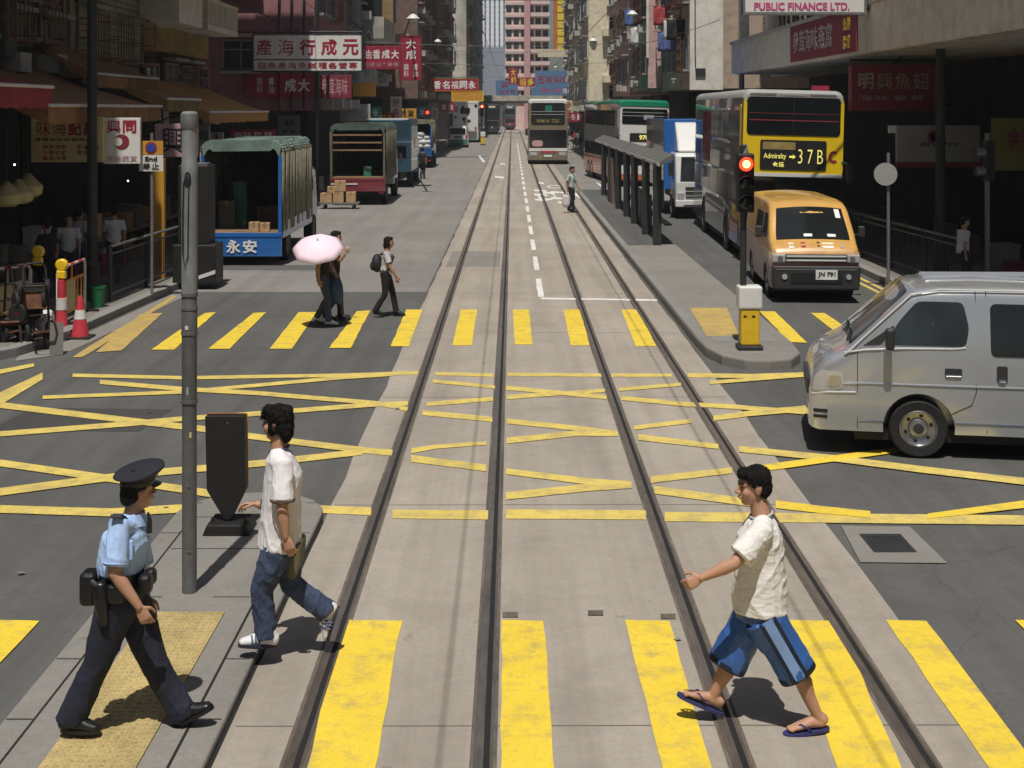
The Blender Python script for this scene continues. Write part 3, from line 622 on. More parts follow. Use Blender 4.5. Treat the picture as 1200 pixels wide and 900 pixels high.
board('small red and white notice beside the pink character sign', 246, 155, 262, 166, 42, 'sign_white', [('米', .5, .5, .4, .9, 'ink_red')], t=.08)
board('pinkish sign with one huge black character behind the grey post', 182, 145, 232, 184, 31.5, 'sign_pink', [('興', .42, .5, .62, .86, 'ink_black')], t=.1)
s, w, h = board('cream sign covered in red characters beneath the brown awning', 37, 137, 122, 190, 26.6, 'sign_cream', [('味海記昌', .5, .25, .86, .36, 'ink_red'), ('專營海味魚翅燕窩', .45, .5, .8, .08, 'ink_black'), ('鮑參翅肚', .33, .66, .34, .1, 'ink_red'), ('冬菇瑤柱', .33, .79, .34, .1, 'ink_red'), ('各式海產', .33, .91, .34, .1, 'ink_red'), ('批發', .72, .66, .18, .1, 'ink_red'), ('零售', .72, .79, .18, .1, 'ink_red')], t=.08)
s, w, h = board('white square sign with two red characters and a round red mark by the dark pole', 122, 138, 165, 192, 26.9, 'sign_white', [('興同', .5, .19, .86, .3, 'ink_red'), ('海味雜貨', .5, .88, .86, .14, 'sign_pink')], t=.1)
MB().disc((0,-.052,-.02), (0,-1,0), .15, .15, .006, n=28).build('round_mark', MAT['sign_red_dull'], s)
MB().disc((-.07,-.06,-.02), (0,-1,0), .085, .085, .005, n=20).build('round_mark', MAT['sign_white'], s)
s, w, h = board('white frame sign with magenta capitals over the right lane', 872, -34, 1011, 15, 32.0, 'sign_white', [('PUBLIC FINANCE LTD.', .475, .86, .80, .19, 'ink_magenta')], t=.3, frame='galv', bar=8.4)
board('dark red sign with four dim characters under the right verandah', 996, 76, 1098, 130, 34, 'sign_red_dull', [('明興魚翅', .48, .36, .84, .4, 'wall_grey'), ('海味參茸', .45, .72, .8, .14, 'wall_grey')], t=.35, bar=11.0)
s = thing('shop_sign', 'red banner sign with white and yellow characters along the right verandah parapet', 'sign', (8.35, 36.9, 5.72)); s.rotation_euler.z = R(-90)
bx(-3.9,-.04,-.52,3.9,.04,.52).build('panel', MAT['sign_red_dull'], s)
lettering('參茸海味燕窩', (-1.0,-.045,.02), 5.0, .7, MAT['sign_grey'], s); lettering('魚翅', (3.0,-.045,.2), .8, .36, MAT['ink_yellow'], s); lettering('批發', (3.0,-.045,-.25), .8, .36, MAT['ink_yellow'], s)
s, w, h = board('pale grey fascia sign with a red ring mark on the right shopfront', 1050, 147, 1148, 190, 32.5, 'sign_grey', [('貴記行', .5, .52, .5, .12, 'wall_dark')], t=.12)
MB().disc((-.1,-.065,.16), (0,-1,0), .17, prof=[(.17,0),(.17,.012),(.11,.012),(.11,0)], n=24).build('ring_mark', MAT['sign_red'], s); bx(-w/2,-.07,-h/2-.12,w/2,.05,-h/2).build('trim', MAT['sign_red_dull'], s)
board('dull yellow shop sign at the right edge', 1162, 138, 1230, 200, 29.5, 'sign_olive', [('金行', .5, .4, .5, .5, 'sign_red_dull')], t=.1)
board('small white lit sign left of the pale grey fascia', 1041, 147, 1050, 156, 32, 'sign_white', [], t=.1)
# far signs over the road
board('far red sign with two stacked yellow characters', 596, 80, 607, 99, 175, 'sign_red', [('大和', .5, .5, .6, .96, 'ink_yellow', True)], t=.4)
board('far red sign with two yellow characters in a row', 607.5, 91, 627, 101.5, 176, 'sign_red', [('福多', .5, .5, .95, .9, 'ink_yellow')], t=.4)
board('far blue sign with five red characters over the road', 627, 83, 676, 102, 178, 'sign_blue', [('五福海味行', .5, .55, .9, .5, 'ink_red')], t=.5)
board('far teal blue sign with red characters left of the stacked yellow ones', 581, 94, 607, 112, 185, 'sign_blue', [('興', .4, .3, .35, .45, 'ink_red'), ('海味行', .5, .76, .8, .3, 'ink_red')], t=.5)
board('far teal panel with pink lettering below the blue sign', 622, 102, 680, 112, 181, 'sign_blue', [('海味', .4, .4, .5, .5, 'ink_magenta'), ('零售', .8, .5, .35, .7, 'ink_white')], t=.4)
board('far pale green board across the pink tower', 630, 58, 670, 67, 190, 'wall_cream', [], t=.5)
s = thing('neon_sign', 'tall vertical yellow sign with an orange border at the street end', 'sign', P(659, 28, 235)); hh = 10.0
bx(-1.55,-.3,-hh/2,1.55,.3,hh).build('frame', MAT['neon_orange'], s)
for k in range(11): bx(-.85,-.36,-hh/2+.25+k*1.35,.85,-.31,-hh/2+.25+k*1.35+1.12).build('light_panel', MAT['neon_yellow'], s)
for k,(sd,y,z,w,h,m,tm,tx,lab) in enumerate(((-1,71,3.6,1.0,.7,'green_sign','ink_white','蝦米','small green shop sign hanging low past the pink building'),(-1,78,3.3,1.2,.6,'sign_red','ink_yellow','海味行','low red sign with yellow characters past the pink building'),(-1,86,3.9,.7,1.4,'sign_white','ink_red','鮑魚','narrow white sign with red characters under the beige parapet building'),(-1,95,3.5,1.3,.7,'sign_orange','ink_black','雜貨','amber sign with black characters low on the left street'),(-1,104,3.6,1.2,.8,'sign_blue','ink_white','米行','blue shop sign low under the brown tenement'),(-1,113,3.4,.9,.9,'sign_cream','ink_red','燕窩','cream square sign low under the brown tenement'),(-1,124,4.0,1.4,.8,'sign_red','ink_white','香油','red sign low under the greenish tenement'),(-1,138,3.8,1.3,.9,'sign_white','ink_red','魚翅','white sign low under the greenish tenement'),(1,104,3.2,1.2,.7,'sign_red','ink_white','冬菇','red sign low by the cream corner building'),(1,118,3.8,.8,1.5,'sign_cream','ink_red','參茸','upright cream sign by the cream corner building'))):
    x = {True:-6.6,False:6.3}[sd<0] if y > 98 else -7.3; x = -5.9 if (sd<0 and y > 120) else (4.9 if sd > 0 else x)
    s = thing('shop_sign', lab, 'sign', (x,y,z)); bx(-w/2,-.08,-h/2,w/2,.08,h/2).build('panel', MAT[m], s, bevel=.01); vt = h > w; lettering(tx, (0,-.085,0), w*.8 if not vt else w*.7, h*.75 if not vt else h*.9, MAT[tm], s, vertical=vt); bx(-.03 if sd>0 else -w/2-1.0,-.02,h/2,(w/2+1.0) if sd>0 else .03,.02,h/2+.04).build('bracket', MAT['pole_dark'], s)
# no stopping sign
g = G(178, 345, PZ); s = thing('parking_sign', 'no stopping sign with orange top and blue roundel on a thin pole', 'road sign', (g.x, g.y, PZ))
MB().cyl((0,0,0),(0,0,3.2),.03,n=8).build('pole', MAT['galv'], s)
sc = g.y/1600; wz = lambda y: H0-(y-HZ)*sc-PZ
bx(-14*sc,-.06,wz(181),14*sc,-.03,wz(165)).build('plate', MAT['sign_orange'], s); bx(-14*sc,-.06,wz(200.5),14*sc,-.03,wz(181.5)).build('plate', MAT['sign_white'], s)
MB().disc((0,-.062,wz(173)),(0,-1,0),.115,.115,.008,n=24).build('roundel', MAT['sign_red'], s); MB().disc((0,-.071,wz(173)),(0,-1,0),.085,.085,.006,n=24).build('roundel', MAT['ink_blue'], s)
lettering('End', (0,-.064,wz(186)), .24, .09, MAT['ink_black'], s); lettering('終止', (0,-.064,wz(194.5)), .34, .14, MAT['ink_black'], s)

# ================================================================= awnings
M('awn_red', (.30,.03,.05), .85, var=.15, dirt=.3); M('awn_brown', (.30,.15,.06), .85, var=.2, dirt=.3); M('awn_tan', (.28,.16,.06), .85, var=.2, dirt=.3); M('awn_orange', (.42,.22,.06), .85, var=.15)
def awning(label, xb, xf, d0, d1, zb, zf, mat, val=.3):
    r = thing('awning', label, 'awning', (0,0,0), group='shop awnings on the left pavement'); n = 10; top = []; 
    mb = MB(); rg = []
    for i in range(5):
        t = i/4; rg.append([(xb+(xf-xb)*t, d0+(d1-d0)*k/n, zb+(zf-zb)*t - .10*math.sin(math.pi*t) + .02*math.sin(k*1.9+i)) for k in range(n+1)])
    for a, b in zip(rg, rg[1:]):
        for k in range(n): mb.face([a[k], a[k+1], b[k+1], b[k]]); mb.face([tuple(Vector(q)+Vector((0,0,-.015))) for q in (a[k], b[k], b[k+1], a[k+1])])
    mb.build('canopy', MAT[mat], r)
    v = MB(); N = 36
    up = [(xf+.01, d0+(d1-d0)*k/N, zf-.03) for k in range(N+1)]; lo = [(xf+.02+.015*math.sin(k*2.1), d0+(d1-d0)*k/N, zf-val-.03*abs(math.sin(k*.9))) for k in range(N+1)]
    for k in range(N): v.face([up[k], up[k+1], lo[k+1], lo[k]])
    v.face([rg[-1][0], rg[0][0], tuple(Vector(rg[-1][0])+Vector((0,0,-val)))])
    v.build('valance', MAT[mat], r)
    MB().cyl((xf+.03,d0,zf),(xf+.03,d1,zf),.032,n=8).build('front_bar', MAT['white_metal'], r)
    for yy in (d0+.3, d1-.3): MB().tube([(xb,yy,zf-.7),((xb+xf)/2,yy+.25,zf-.15),(xf,yy,zf-.02)],.02,6).build('arm', MAT['pole_dark'], r)
    return r
awning('red awning at the left edge with a crimson valance', -11, -8.3, 18.5, 24.6, 4.95, 4.20, 'awn_red', .36)
awning('long brown awning above the cream sign', -11, -8.3, 24.4, 32.2, 4.75, 3.87, 'awn_brown', .32)
awning('small brown awning set high behind the long brown one', -11, -9.6, 31.5, 37.0, 5.3, 4.62, 'awn_brown', .3)
awning('tan awning left of the grey post', -11, -8.6, 34.0, 37.6, 4.9, 4.06, 'awn_tan', .3)
awning('orange tan awning behind the blue truck', -11, -8.5, 38.3, 47.5, 4.7, 3.72, 'awn_orange', .3)
# green panels, shutters and hung panel on the left upper walls
lp_ = bpy.data.objects.get('building.001')
for k in range(14): bx(-10.94, 34.4, 5.15+k*.165, -10.9, 40.0, 5.29+k*.165).build('tile_row', MAT['wall_tile'], lp_)
bx(-10.93, 34.6, 7.6, -10.85, 38.6, 8.6).build('red_panel', MAT['sign_red_dull'], lp_)
bx(-11.0, 40.0, 6.35, -9.75, 43.0, 9.5).build('white_panel', MAT['wall_white'], bpy.data.objects['building.002'])

# ================================================================= street furniture
M('post_light', (.25,.26,.265), .55, metal=.1, var=.2, scale=1.4, fine=.16, dirt=.55, dirtcol=(.10,.09,.08), stretch=(1,1,.35))
M('board_grey', (.16,.15,.13), .8, var=.2)
# the big grey post by the camera
g = G(222, 697, IZ); p = thing('lamp_post', 'tall grey steel post with a cable loop on the near island', 'post', (g.x, g.y, IZ)); sc = g.y/1600
hz = lambda y: H0-(y-HZ)*sc-IZ
MB().lathe((0,0,0), [(.0,0),(.056,0),(.056,hz(470)),(.058,hz(468)),(.058,hz(392)),(.060,hz(390)),(.0605,hz(362)),(.057,hz(360)),(.0575,hz(346)),(0,hz(346))], 28).build('lower_pole', MAT['post_grey'], p, smooth=35)
MB().lathe((0,0,0), [(0,hz(346)),(.061,hz(345)),(.0625,hz(205)),(.0625,hz(192)),(.058,hz(190)),(.059,hz(150)),(.0,hz(149))], 28).build('pole', MAT['post_light'], p, smooth=35)
MB().lathe((0,0,0), [(.0,hz(152)),(.060,hz(152)),(.068,hz(149)),(.0685,hz(137)),(.066,hz(133)),(.045,hz(130.5)),(.0,hz(130))], 28).build('cap', MAT['galv'], p, smooth=35)
for y in (390, 361, 345, 470): MB().lathe((0,0,hz(y)), [(.059,-.012),(.0645,-.012),(.0645,.012),(.059,.012)], 28).build('collar', MAT['post_grey'], p, smooth=30)
lp2 = [(-.012,-.064,hz(205)),(-.03,-.066,hz(215)),(-.036,-.068,hz(250)),(-.036,-.069,hz(295)),(-.018,-.072,hz(311)),(.004,-.07,hz(300)),(.006,-.068,hz(250)),(.012,-.066,hz(215)),(.0,-.064,hz(203))]
MB().tube(lp2, .0045, 6).build('cable', MAT['black'], p, smooth=True)
MB().prism([(.03*math.cos(a)*.9, hz(210)+.06*math.sin(a)) for a in [k*.449 for k in range(14)]], 'y', -.0655, -.0555).build('access_hole', MAT['black'], p)
MB().lathe((0,0,0), [(0,.004),(.22,.004),(.17,.012),(.07,.022),(0,.022)], 24).build('footing', MAT['concrete_grey'], p, smooth=40)
for z0, a0, w_, h_, m_ in ((1.55,-1.75,.035,.06,'sign_grey'),(1.22,-1.35,.03,.045,'sign_cream'),(2.05,-1.9,.04,.03,'cloth_white'),(.55,-1.5,.03,.05,'board_grey')):
    vs = [[(.0632*math.cos(a0+k*.14)*(.93 if z0 < 1.9 else 1), .0632*math.sin(a0+k*.14)*(.93 if z0 < 1.9 else 1), z0+dz) for k in range(int(w_/.0088))] for dz in (0,h_)]
    MB().rings(vs,cap=False,closed=False).build('sticker', MAT[m_], p)
for k in range(4): MB().disc((.060*math.cos(-1.57+.25*(k%2)),.060*math.sin(-1.57+.25*(k%2)),.35+.5*(k//2)),(math.cos(-1.57+.25*(k%2)),math.sin(-1.57+.25*(k%2)),0),.006,.005,.004,n=8).build('screw', MAT['galv'], p)
# keep left sign seen from behind
g = G(268, 622, IZ); k_ = thing('keep_left_sign', 'black bollard sign seen from behind on the island nose', 'road sign', (g.x, g.y, IZ)); sc = g.y/1600; hz = lambda y: H0-(y-HZ)*sc-IZ
xx = lambda x: (x-268)*sc
def rounded(poly, r, n=4):
    out = []; m = len(poly)
    for i in range(m):
        p0, p1, p2 = Vector(poly[i-1]), Vector(poly[i]), Vector(poly[(i+1)%m]); a = (p0-p1).normalized(); b = (p2-p1).normalized()
        rr = min(r, (p0-p1).length*.45, (p2-p1).length*.45); s_ = p1+a*rr; e = p1+b*rr
        for k in range(n+1): t = k/n; out.append(tuple((s_*(1-t)+p1*t)*(1-t) + (p1*(1-t)+e*t)*t))
    return out
poly = [(xx(241.5),hz(486)),(xx(288),hz(486)),(xx(289),hz(572)),(xx(271.5),hz(608)),(xx(264.5),hz(608)),(xx(243.5),hz(573))]
MB().prism(rounded(poly,.02), 'y', -.05, .05).build('panel', MAT['sign_black'], k_, bevel=.008)
MB().prism(rounded([(a*1.03,b+.002) for a, b in poly],.02), 'y', .052, .066).build('face_rim', MAT['neon_orange'], k_)
MB().prism([(-.20,0),(.22,0),(.19,.10),(-.16,.10)], 'y', -.17, .19).build('base', MAT['sign_black'], k_, bevel=.012)
bx(-.035,-.035,.09,.035,.035,hz(604)).build('stem', MAT['sign_black'], k_)
for sx in (-.13, .16): MB().lathe((sx,-.06,.1), [(.014,0),(.014,.035),(0,.04)], 10).build('bolt', MAT['pole_dark'], k_)
MB().disc((0,-.051,hz(494)),(0,-1,0),.008,.008,.004,n=10).build('rivet', MAT['galv'], k_)
# traffic signal with yellow bollard
def signal(label, loc, sc=1.0, box=True, lit=True):
    s = thing('traffic_signal', label, 'traffic light', loc)
    if box:
        bx(-.19,-.16,0,.19,.16,.07).build('base', MAT['plastic_dark'], s, bevel=.02)
        bx(-.145,-.13,.07,.145,.13,.62).build('bollard', MAT['bollard_yellow'], s, bevel=.03, seg=3)
        bx(-.18,-.15,.62,.18,.15,.97).build('cover', MAT['white_metal'], s, bevel=.035, seg=3)
        bx(-.11,-.134,.5,-.06,-.129,.53).build('slot', MAT['black'], s); bx(.02,-.134,.5,.07,-.129,.53).build('slot', MAT['black'], s)
    MB().cyl((-.09,0,.6 if box else 0),(-.09,0,3.1),.05,n=14).build('pole', MAT['pole_dark'], s, smooth=40)
    hd = bx(-.20,-.12,2.08,.06,.10,2.98).build('head', MAT['sign_black'], s, bevel=.03); MB().cyl((-.07,0,2.98),(-.07,0,3.12),.06,.03,n=12).build('finial', MAT['galv'], s)
    for k, z in enumerate((2.82, 2.53, 2.24)):
        on = lit and k == 0
        MB().disc((-.07,-.12,z),(0,-1,0),0,prof=[(.105,0),(.105,.02),(.07,.04),(0.001,.045)],n=24).build('lens', MAT['red_glow' if on else 'glass_dark'], hd, smooth=True)
        if on: MB().disc((-.07,-.14,z),(0,-1,0),0,prof=[(.06,.025),(.04,.035),(.001,.038)],n=20).build('lens', MAT['red_glow_core'], hd, smooth=True)
        c = Vector((-.07,-.12,z)); vis = []
        for r_, yy in ((.115,0),(.115,-.16)):
            vis.append([c + Vector((r_*math.cos(a), yy*(.55+.45*math.sin(a)) if yy else 0, r_*math.sin(a))) for a in [R(-20)+k2*R(220)/16 for k2 in range(17)]])
        MB().rings(vis, cap=False, closed=False).build('visor', MAT['sign_black'], hd)
    return s
M('bollard_yellow', (.72,.46,.02), .45, var=.12, dirt=.35, dirtcol=(.25,.16,.03), scale=5)
g = G(878, 409, .15); signal('red traffic light on a pole rising from a yellow and white bollard', (g.x, g.y, .15))
M('roof_grey', (.12,.118,.11), .7, var=.2, dirt=.4)
# tram shelter
sh = thing('tram_shelter', 'long low tram stop shelter with a grey roof on dark posts', 'shelter', (3.9, 36.5, .15))
for k, yy in enumerate((.2, 3.3, 7.0, 9.9, 13.6, 17.2, 21.5)): bx(-.11,yy-.09,0,.11,yy+.09,2.2).build('post', MAT['pole_dark'], sh, bevel=.01)
MB().prism([(-.02,2.20),(.36,2.40),(.36,2.46),(-.02,2.26)], 'y', -.5, 27).build('roof', MAT['roof_grey'], sh)
bx(-.045,-.52,2.15,-.022,27,2.24).build('fascia', MAT['white_metal'], sh); MB().prism([(-.02,2.14),(.36,2.34),(.36,2.44),(-.02,2.24)],'y',-.56,-.51).build('end_board', MAT['roof_grey'], sh)
bx(.2,4,.0,.25,9.5,1.1).build('barrier_panel', MAT['pole_dark'], sh); bx(-.06,16,.0,.3,18.5,1.75).build('cabinet', MAT['wall_brown'], sh)
bx(.12,.0,1.0,.16,.5,1.75).build('sign_plate', MAT['pole_green'], sh); bx(.3,1,.45,.5,14,.5).build('bench', MAT['pole_dark'], sh)
sheet('platform_dark_sheet', [(3.08,36.6),(4.40,36.9),(4.46,61.9),(3.08,61.9)], 'asphalt', .1545)  # plain dark sheet laid over the platform floor along the shelter
# street lamps and poles
def street_lamp(label, foot, head, h_pole, mat='pole_dark', r=.06):
    f = Vector(foot); hd = Vector(head); o = thing('street_lamp', label, 'street lamp', f, group='street lamps along both pavements'); d = hd - f
    MB().lathe((0,0,0),[(0,0),(r*1.6,0),(r*1.6,.9),(r,1.0),(r*.8,h_pole),(0,h_pole)],10).build('pole', MAT[mat], o, smooth=40)
    n = 9; arm = [Vector((d.x*(1-math.cos(math.pi/2*k/(n-1))), d.y*(1-math.cos(math.pi/2*k/(n-1))), h_pole-.02 + (d.z+.35-h_pole)*math.sin(math.pi/2*k/(n-1)))) for k in range(n)] + [Vector((d.x, d.y, d.z+.1))]
    MB().tube(arm, r*.5, 7).build('arm', MAT[mat], o, smooth=True)
    MB().lathe((d.x,d.y,d.z),[(.03,.22),(.12,.18),(.27,.04),(.29,0),(0,-.02)],16).build('lamp_shade', MAT['white_metal'], o, smooth=40)
    MB().lathe((d.x,d.y,d.z),[(.26,-.021),(.2,-.08),(.001,-.11)],14).build('lamp_glass', MAT['lamp_glass'], o, smooth=True)
for foot, hd, hp, m, lab in [
    (G(455,163), P(484,22,60), 6.3, 'pole_dark', 'street lamp with a round dark hook arm beside the crimson signs'),
    (G(497,158), P(513,49,105), 7.3, 'pole_dark', 'street lamp above the small red far sign on the left'),
    (G(513,155), P(526,58,128), 8.2, 'pole_dark', 'second lamp head along the left pavement past the small red sign'),
    (G(536,149.5), P(549,76,175), 9, 'pole_dark', 'far left street lamp in front of the blue grey wall'),
    (G(543,147), P(555,84,215), 9.2, 'pole_dark', 'tiny far street lamp lowest on the left'),
    (G(765,199), P(741,17,72), 7.0, 'pole_dark', 'tall dark street lamp above the green roofed bus'),
    (G(709,180), P(695,48,100), 6.8, 'pole_green', 'green pole street lamp in front of the cream building'),
    (G(668,158), P(663,71.5,190), 9.5, 'pole_dark', 'far right street lamp before the yellow vertical sign'),
    (G(655,156), P(651,79,205), 9.5, 'pole_dark', 'far right street lamp over the blue sign')]:
    street_lamp(lab, foot, hd, hp, m, .07 if foot.y < 90 else .09)
def pole(label, foot, top, mat, r, coll=None):
    o = thing('pole', label, 'pole', foot); MB().lathe((0,0,0),[(0,0),(r*1.5,0),(r*1.5,.7),(r,.75),(r*.85,top),(0,top)],12).build('shaft', MAT[mat], o, smooth=40)
    for z in (1.2, 2.9, 4.1): MB().lathe((0,0,z),[(r,0),(r*1.25,0),(r*1.25,.06),(r,.06)],12).build('collar', MAT[mat], o)
    return o
pole('slim dark pole on the left pavement beside the white square sign', G(108, 352, PZ), 9.5, 'pole_dark', .10)
pole('slim dark pole on the right pavement beside the dark red sign', G(1102, 325, PZ), 9.5, 'pole_dark', .11)
pole('grey pole rising behind the yellow bus', Vector((9.0,53.5,PZ)), 6.2, 'galv', .12)
pole('dark pole running up the pink building corner', Vector((-7.75,54.2,PZ)), 14, 'pole_dark', .09)
pole('thin grey pole below the crimson signs', G(455,163)+Vector((.1,-.4,0)), 5.6, 'galv', .10)
# round mirror sign and signal seen from the side on the right
g = G(1041, 332, PZ); s = thing('round_sign', 'round pale sign on a thin pole on the right pavement', 'road sign', (g.x, g.y, PZ)); sc = g.y/1600
MB().cyl((0,0,0),(0,0,2.75),.035,n=8).build('pole', MAT['galv'], s); MB().disc((-.07,-.05,(3.8-(204-HZ)*sc)-PZ),(-.35,-1,0),.24,.24,.02,n=28).build('plate', MAT['sign_grey'], s)
g = G(1157, 345, PZ); s = thing('pedestrian_signal', 'side view of a signal with two shiny visors on the right pavement', 'traffic light', (g.x, g.y, PZ)); sc = g.y/1600
MB().cyl((0,0,0),(0,0,3.2),.05,n=10).build('pole', MAT['galv'], s); bx(-.05,-.12,2.25,.12,.14,3.05).build('head', MAT['sign_black'], s, bevel=.02)
for z in (2.45, 2.82): MB().cyl((-.05,0,z),(-.24,0,z-.02),.10,n=16,cap=False).build('visor', MAT['alloy'], s, smooth=True)
def railing(label, a, b, z0, h=1.05, mat='pole_dark', step=.14):
    a = Vector(a); b = Vector(b); d = b-a; n = d.normalized(); L_ = d.length; o = thing('railing', label, 'railing', (a.x,a.y,z0)); rz = math.atan2(d.y, d.x); o.rotation_euler.z = rz
    mb = MB().cyl((0,0,h),(L_,0,h),.028,n=8).cyl((0,0,.15),(L_,0,.15),.02,n=6).cyl((0,0,h-.14),(L_,0,h-.14),.018,n=6); mb.build('handrail', MAT['galv'], o)
    bars = MB(); k = 0
    while k*step < L_: bars.box(k*step-.008,-.008,.15,k*step+.008,.008,h-.14); k += 1
    bars.build('bars', MAT[mat], o)
    x = 0
    while x <= L_+.01: bx(x-.03,-.03,0,x+.03,.03,h+.02).build('post', MAT[mat], o); x += L_/max(1, round(L_/2.0))
    return o
railing('dark kerb railing on the left pavement by the orange banner', (-7.65,26.0), (-7.45,30.4), PZ)
railing('dark kerb railing along the right pavement behind the silver van', (9.05,27.3), (8.55,36), PZ)
railing('grey pavement railing at the left edge among the trolleys', (-8.9,20.6), (-8.2,21.5), PZ, .95)
# road works barrier, cone, warning lamps
M('cone_red', (.55,.04,.06), .55, var=.15, dirt=.3); M('barrier_orange', (.75,.33,.02), .5, var=.12, dirt=.3, dirtcol=(.3,.15,.04)); M('lamp_yellow', (.85,.55,.02), .35, coat=.5); M('bin_green', (.01,.16,.06), .5); M('bag_white', (.62,.63,.66), .6)
g = G(94, 396); c = thing('traffic_cone', 'red and white traffic cone at the left kerb', 'cone', g)
MB().prism([(-.2,-.2),(.2,-.2),(.2,.2),(-.2,.2)],'z',0,.035).build('base', MAT['rubber'], c, bevel=.01)
MB().lathe((0,0,0),[(.0,.035),(.145,.035),(.075,.46),(.042,.66),(.03,.70),(0,.70)],20).build('cone', MAT['cone_red'], c, smooth=40)
MB().lathe((0,0,0),[(.1005,.32),(.079,.47),(.0,.47)],20).build('reflective_band', MAT['white_metal'], c, smooth=40)
def barrier(label, a, b, h=.95, barm='barrier_orange'):
    a = Vector(a); b = Vector(b); d = b-a; L_ = d.length; o = thing('road_barrier', label, 'barrier', (a.x,a.y,PZ), math.atan2(d.y,d.x))
    MB().tube([(0,0,0),(0,0,h-.08),(.05,0,h),(L_-.05,0,h),(L_,0,h-.08),(L_,0,0)],.026,8).build('frame', MAT['white_metal'], o, smooth=40)
    for k in range(3): MB().tube([(L_*(.12+k*.3),0,h+.001),(L_*(.27+k*.3),0,h+.001)],.029,8).build('red_band', MAT['cone_red'], o)
    mb = MB().tube([(0,0,h*.72),(L_,0,h*.72)],.022,7).tube([(0,0,.14),(L_,0,.14)],.022,7)
    for k in range(1,7): mb.cyl((L_*k/7,0,.14),(L_*k/7,0,h*.72),.014,n=6)
    mb.cyl((L_*.5,0,h*.72),(L_*.5,0,h),.018,n=6)
    mb.build('bars', MAT[barm], o); bx(L_*.3,-.012,.12,L_*.62,.012,h*.7).build('plate', MAT['sign_cream'], o)
    for x in (0, L_): bx(x-.04,-.25,0,x+.04,.25,.04).build('foot', MAT['rubber'], o)
    return o
barrier('orange and white road works barrier behind the traffic cone', (-7.72,23.2), (-7.76,24.8))
barrier('rounded road works barrier frame behind the trolleys', (-8.75,22.6), (-8.25,23.4), 1.0, 'cream_metal')
def warn_lamp(label, loc, post=True):
    o = thing('warning_lamp', label, 'warning lamp', loc)
    if post: MB().lathe((0,0,0),[(0,0),(.12,0),(.10,.05),(.075,.5),(.07,.80),(0,.82)],14).build('post', MAT['cone_red'], o, smooth=40)
    if post: MB().lathe((0,0,0),[(.079,.30),(.092,.30),(.09,.5),(.077,.5)],14).build('white_band', MAT['white_metal'], o)
    z = .82 if post else 0
    bx(-.075,-.06,z,.075,.06,z+.14).build('battery_case', MAT['lamp_yellow'], o, bevel=.02)
    MB().disc((0,.05,z+.235),(0,-1,0),0,prof=[(.06,0),(.105,.01),(.105,.07),(.08,.095),(.001,.10)],n=20).build('lens', MAT['lamp_yellow'], o, smooth=40)
warn_lamp('yellow warning lamp on a red post at the road works barrier', (-7.62,23.1,PZ-.02)); warn_lamp('dim yellow warning lamp standing on the rounded barrier', (-8.14,23.45,1.12), False)
c = thing('litter_bin', 'green plastic bin beside the dark pole', 'bin', G(114,360,PZ)); MB().lathe((0,0,0),[(0,0),(.11,0),(.14,.36),(.15,.36),(.15,.39),(.13,.39),(.11,.05),(0,.05)],18).build('bin_body', MAT['bin_green'], c, smooth=40)
M('trolley_dark', (.04,.032,.026), .7, metal=.3, var=.4, scale=9)
# folded hand trolleys
def trolley(label, loc, rz, tilt, hub, fm='rust'):
    o = thing('hand_trolley', label, 'hand trolley', loc, rz, 'folded hand trolleys piled on the left pavement', rx=tilt)
    MB().tube([(-.18,0,0),(-.18,0,1.0),(-.12,0,1.08),(.12,0,1.08),(.18,0,1.0),(.18,0,0)],.020,7).build('frame', MAT[fm], o, smooth=40)
    mb = MB()
    for z in (.25,.5,.75): mb.cyl((-.18,0,z),(.18,0,z),.012,n=6)
    mb.build('crossbars', MAT[fm], o); bx(-.22,-.03,-.02,.22,.02,.02).build('axle', MAT['pole_dark'], o); bx(-.2,-.3,-.03,.2,-.02,-.005).build('toe_plate', MAT['rust'], o)
    for sx in (-.2,.2):
        w = MB().disc((sx,0,0),(1,0,0),0,prof=[(.08,-.035),(.15,-.035),(.165,-.015),(.165,.015),(.15,.035),(.08,.035)],n=20).build('wheel', MAT['rubber'], o, smooth=40)
        MB().disc((sx,0,0),(1,0,0),0,prof=[(.001,-.035),(.03,-.035),(.075,-.02),(.075,.02),(.03,.035),(.001,.035)],n=18).build('hub', MAT[hub], w)
for lab, px, py, z, rz, tl, hb in [('folded hand trolley with rusty orange hubs at the left edge',14,412,.14,R(60),R(-14),'barrier_orange'),('folded hand trolley upside down showing two grey wheels',34,352,.62,R(35),R(160),'plastic_dark'),('folded hand trolley leaning at the kerb with black wheels',45,392,.14,R(40),R(-10),'plastic_dark'),('folded hand trolley with red hubs piled behind the others',30,372,.45,R(75),R(175),'sign_red'),('folded hand trolley lying flat on top of the pile',40,350,.80,R(20),R(80),'plastic_dark'),('folded hand trolley leaning back with tan hubs',18,396,.20,R(15),R(-30),'cardboard')]:
    g = P(px,py,21.7); trolley(lab,(g.x,g.y,max(g.z,PZ+z)),rz,tl,hb,'rust' if 'red' in lab else 'trolley_dark')
o = tag(MB().box(-.10,-.012,0,.10,.012,.50).build('cardboard_sheet', MAT['board_grey']), 'bare grey board leaning on the trolleys', 'board'); g = G(66,416,0); o.location = g; o.rotation_euler = (R(-12),0,R(15))
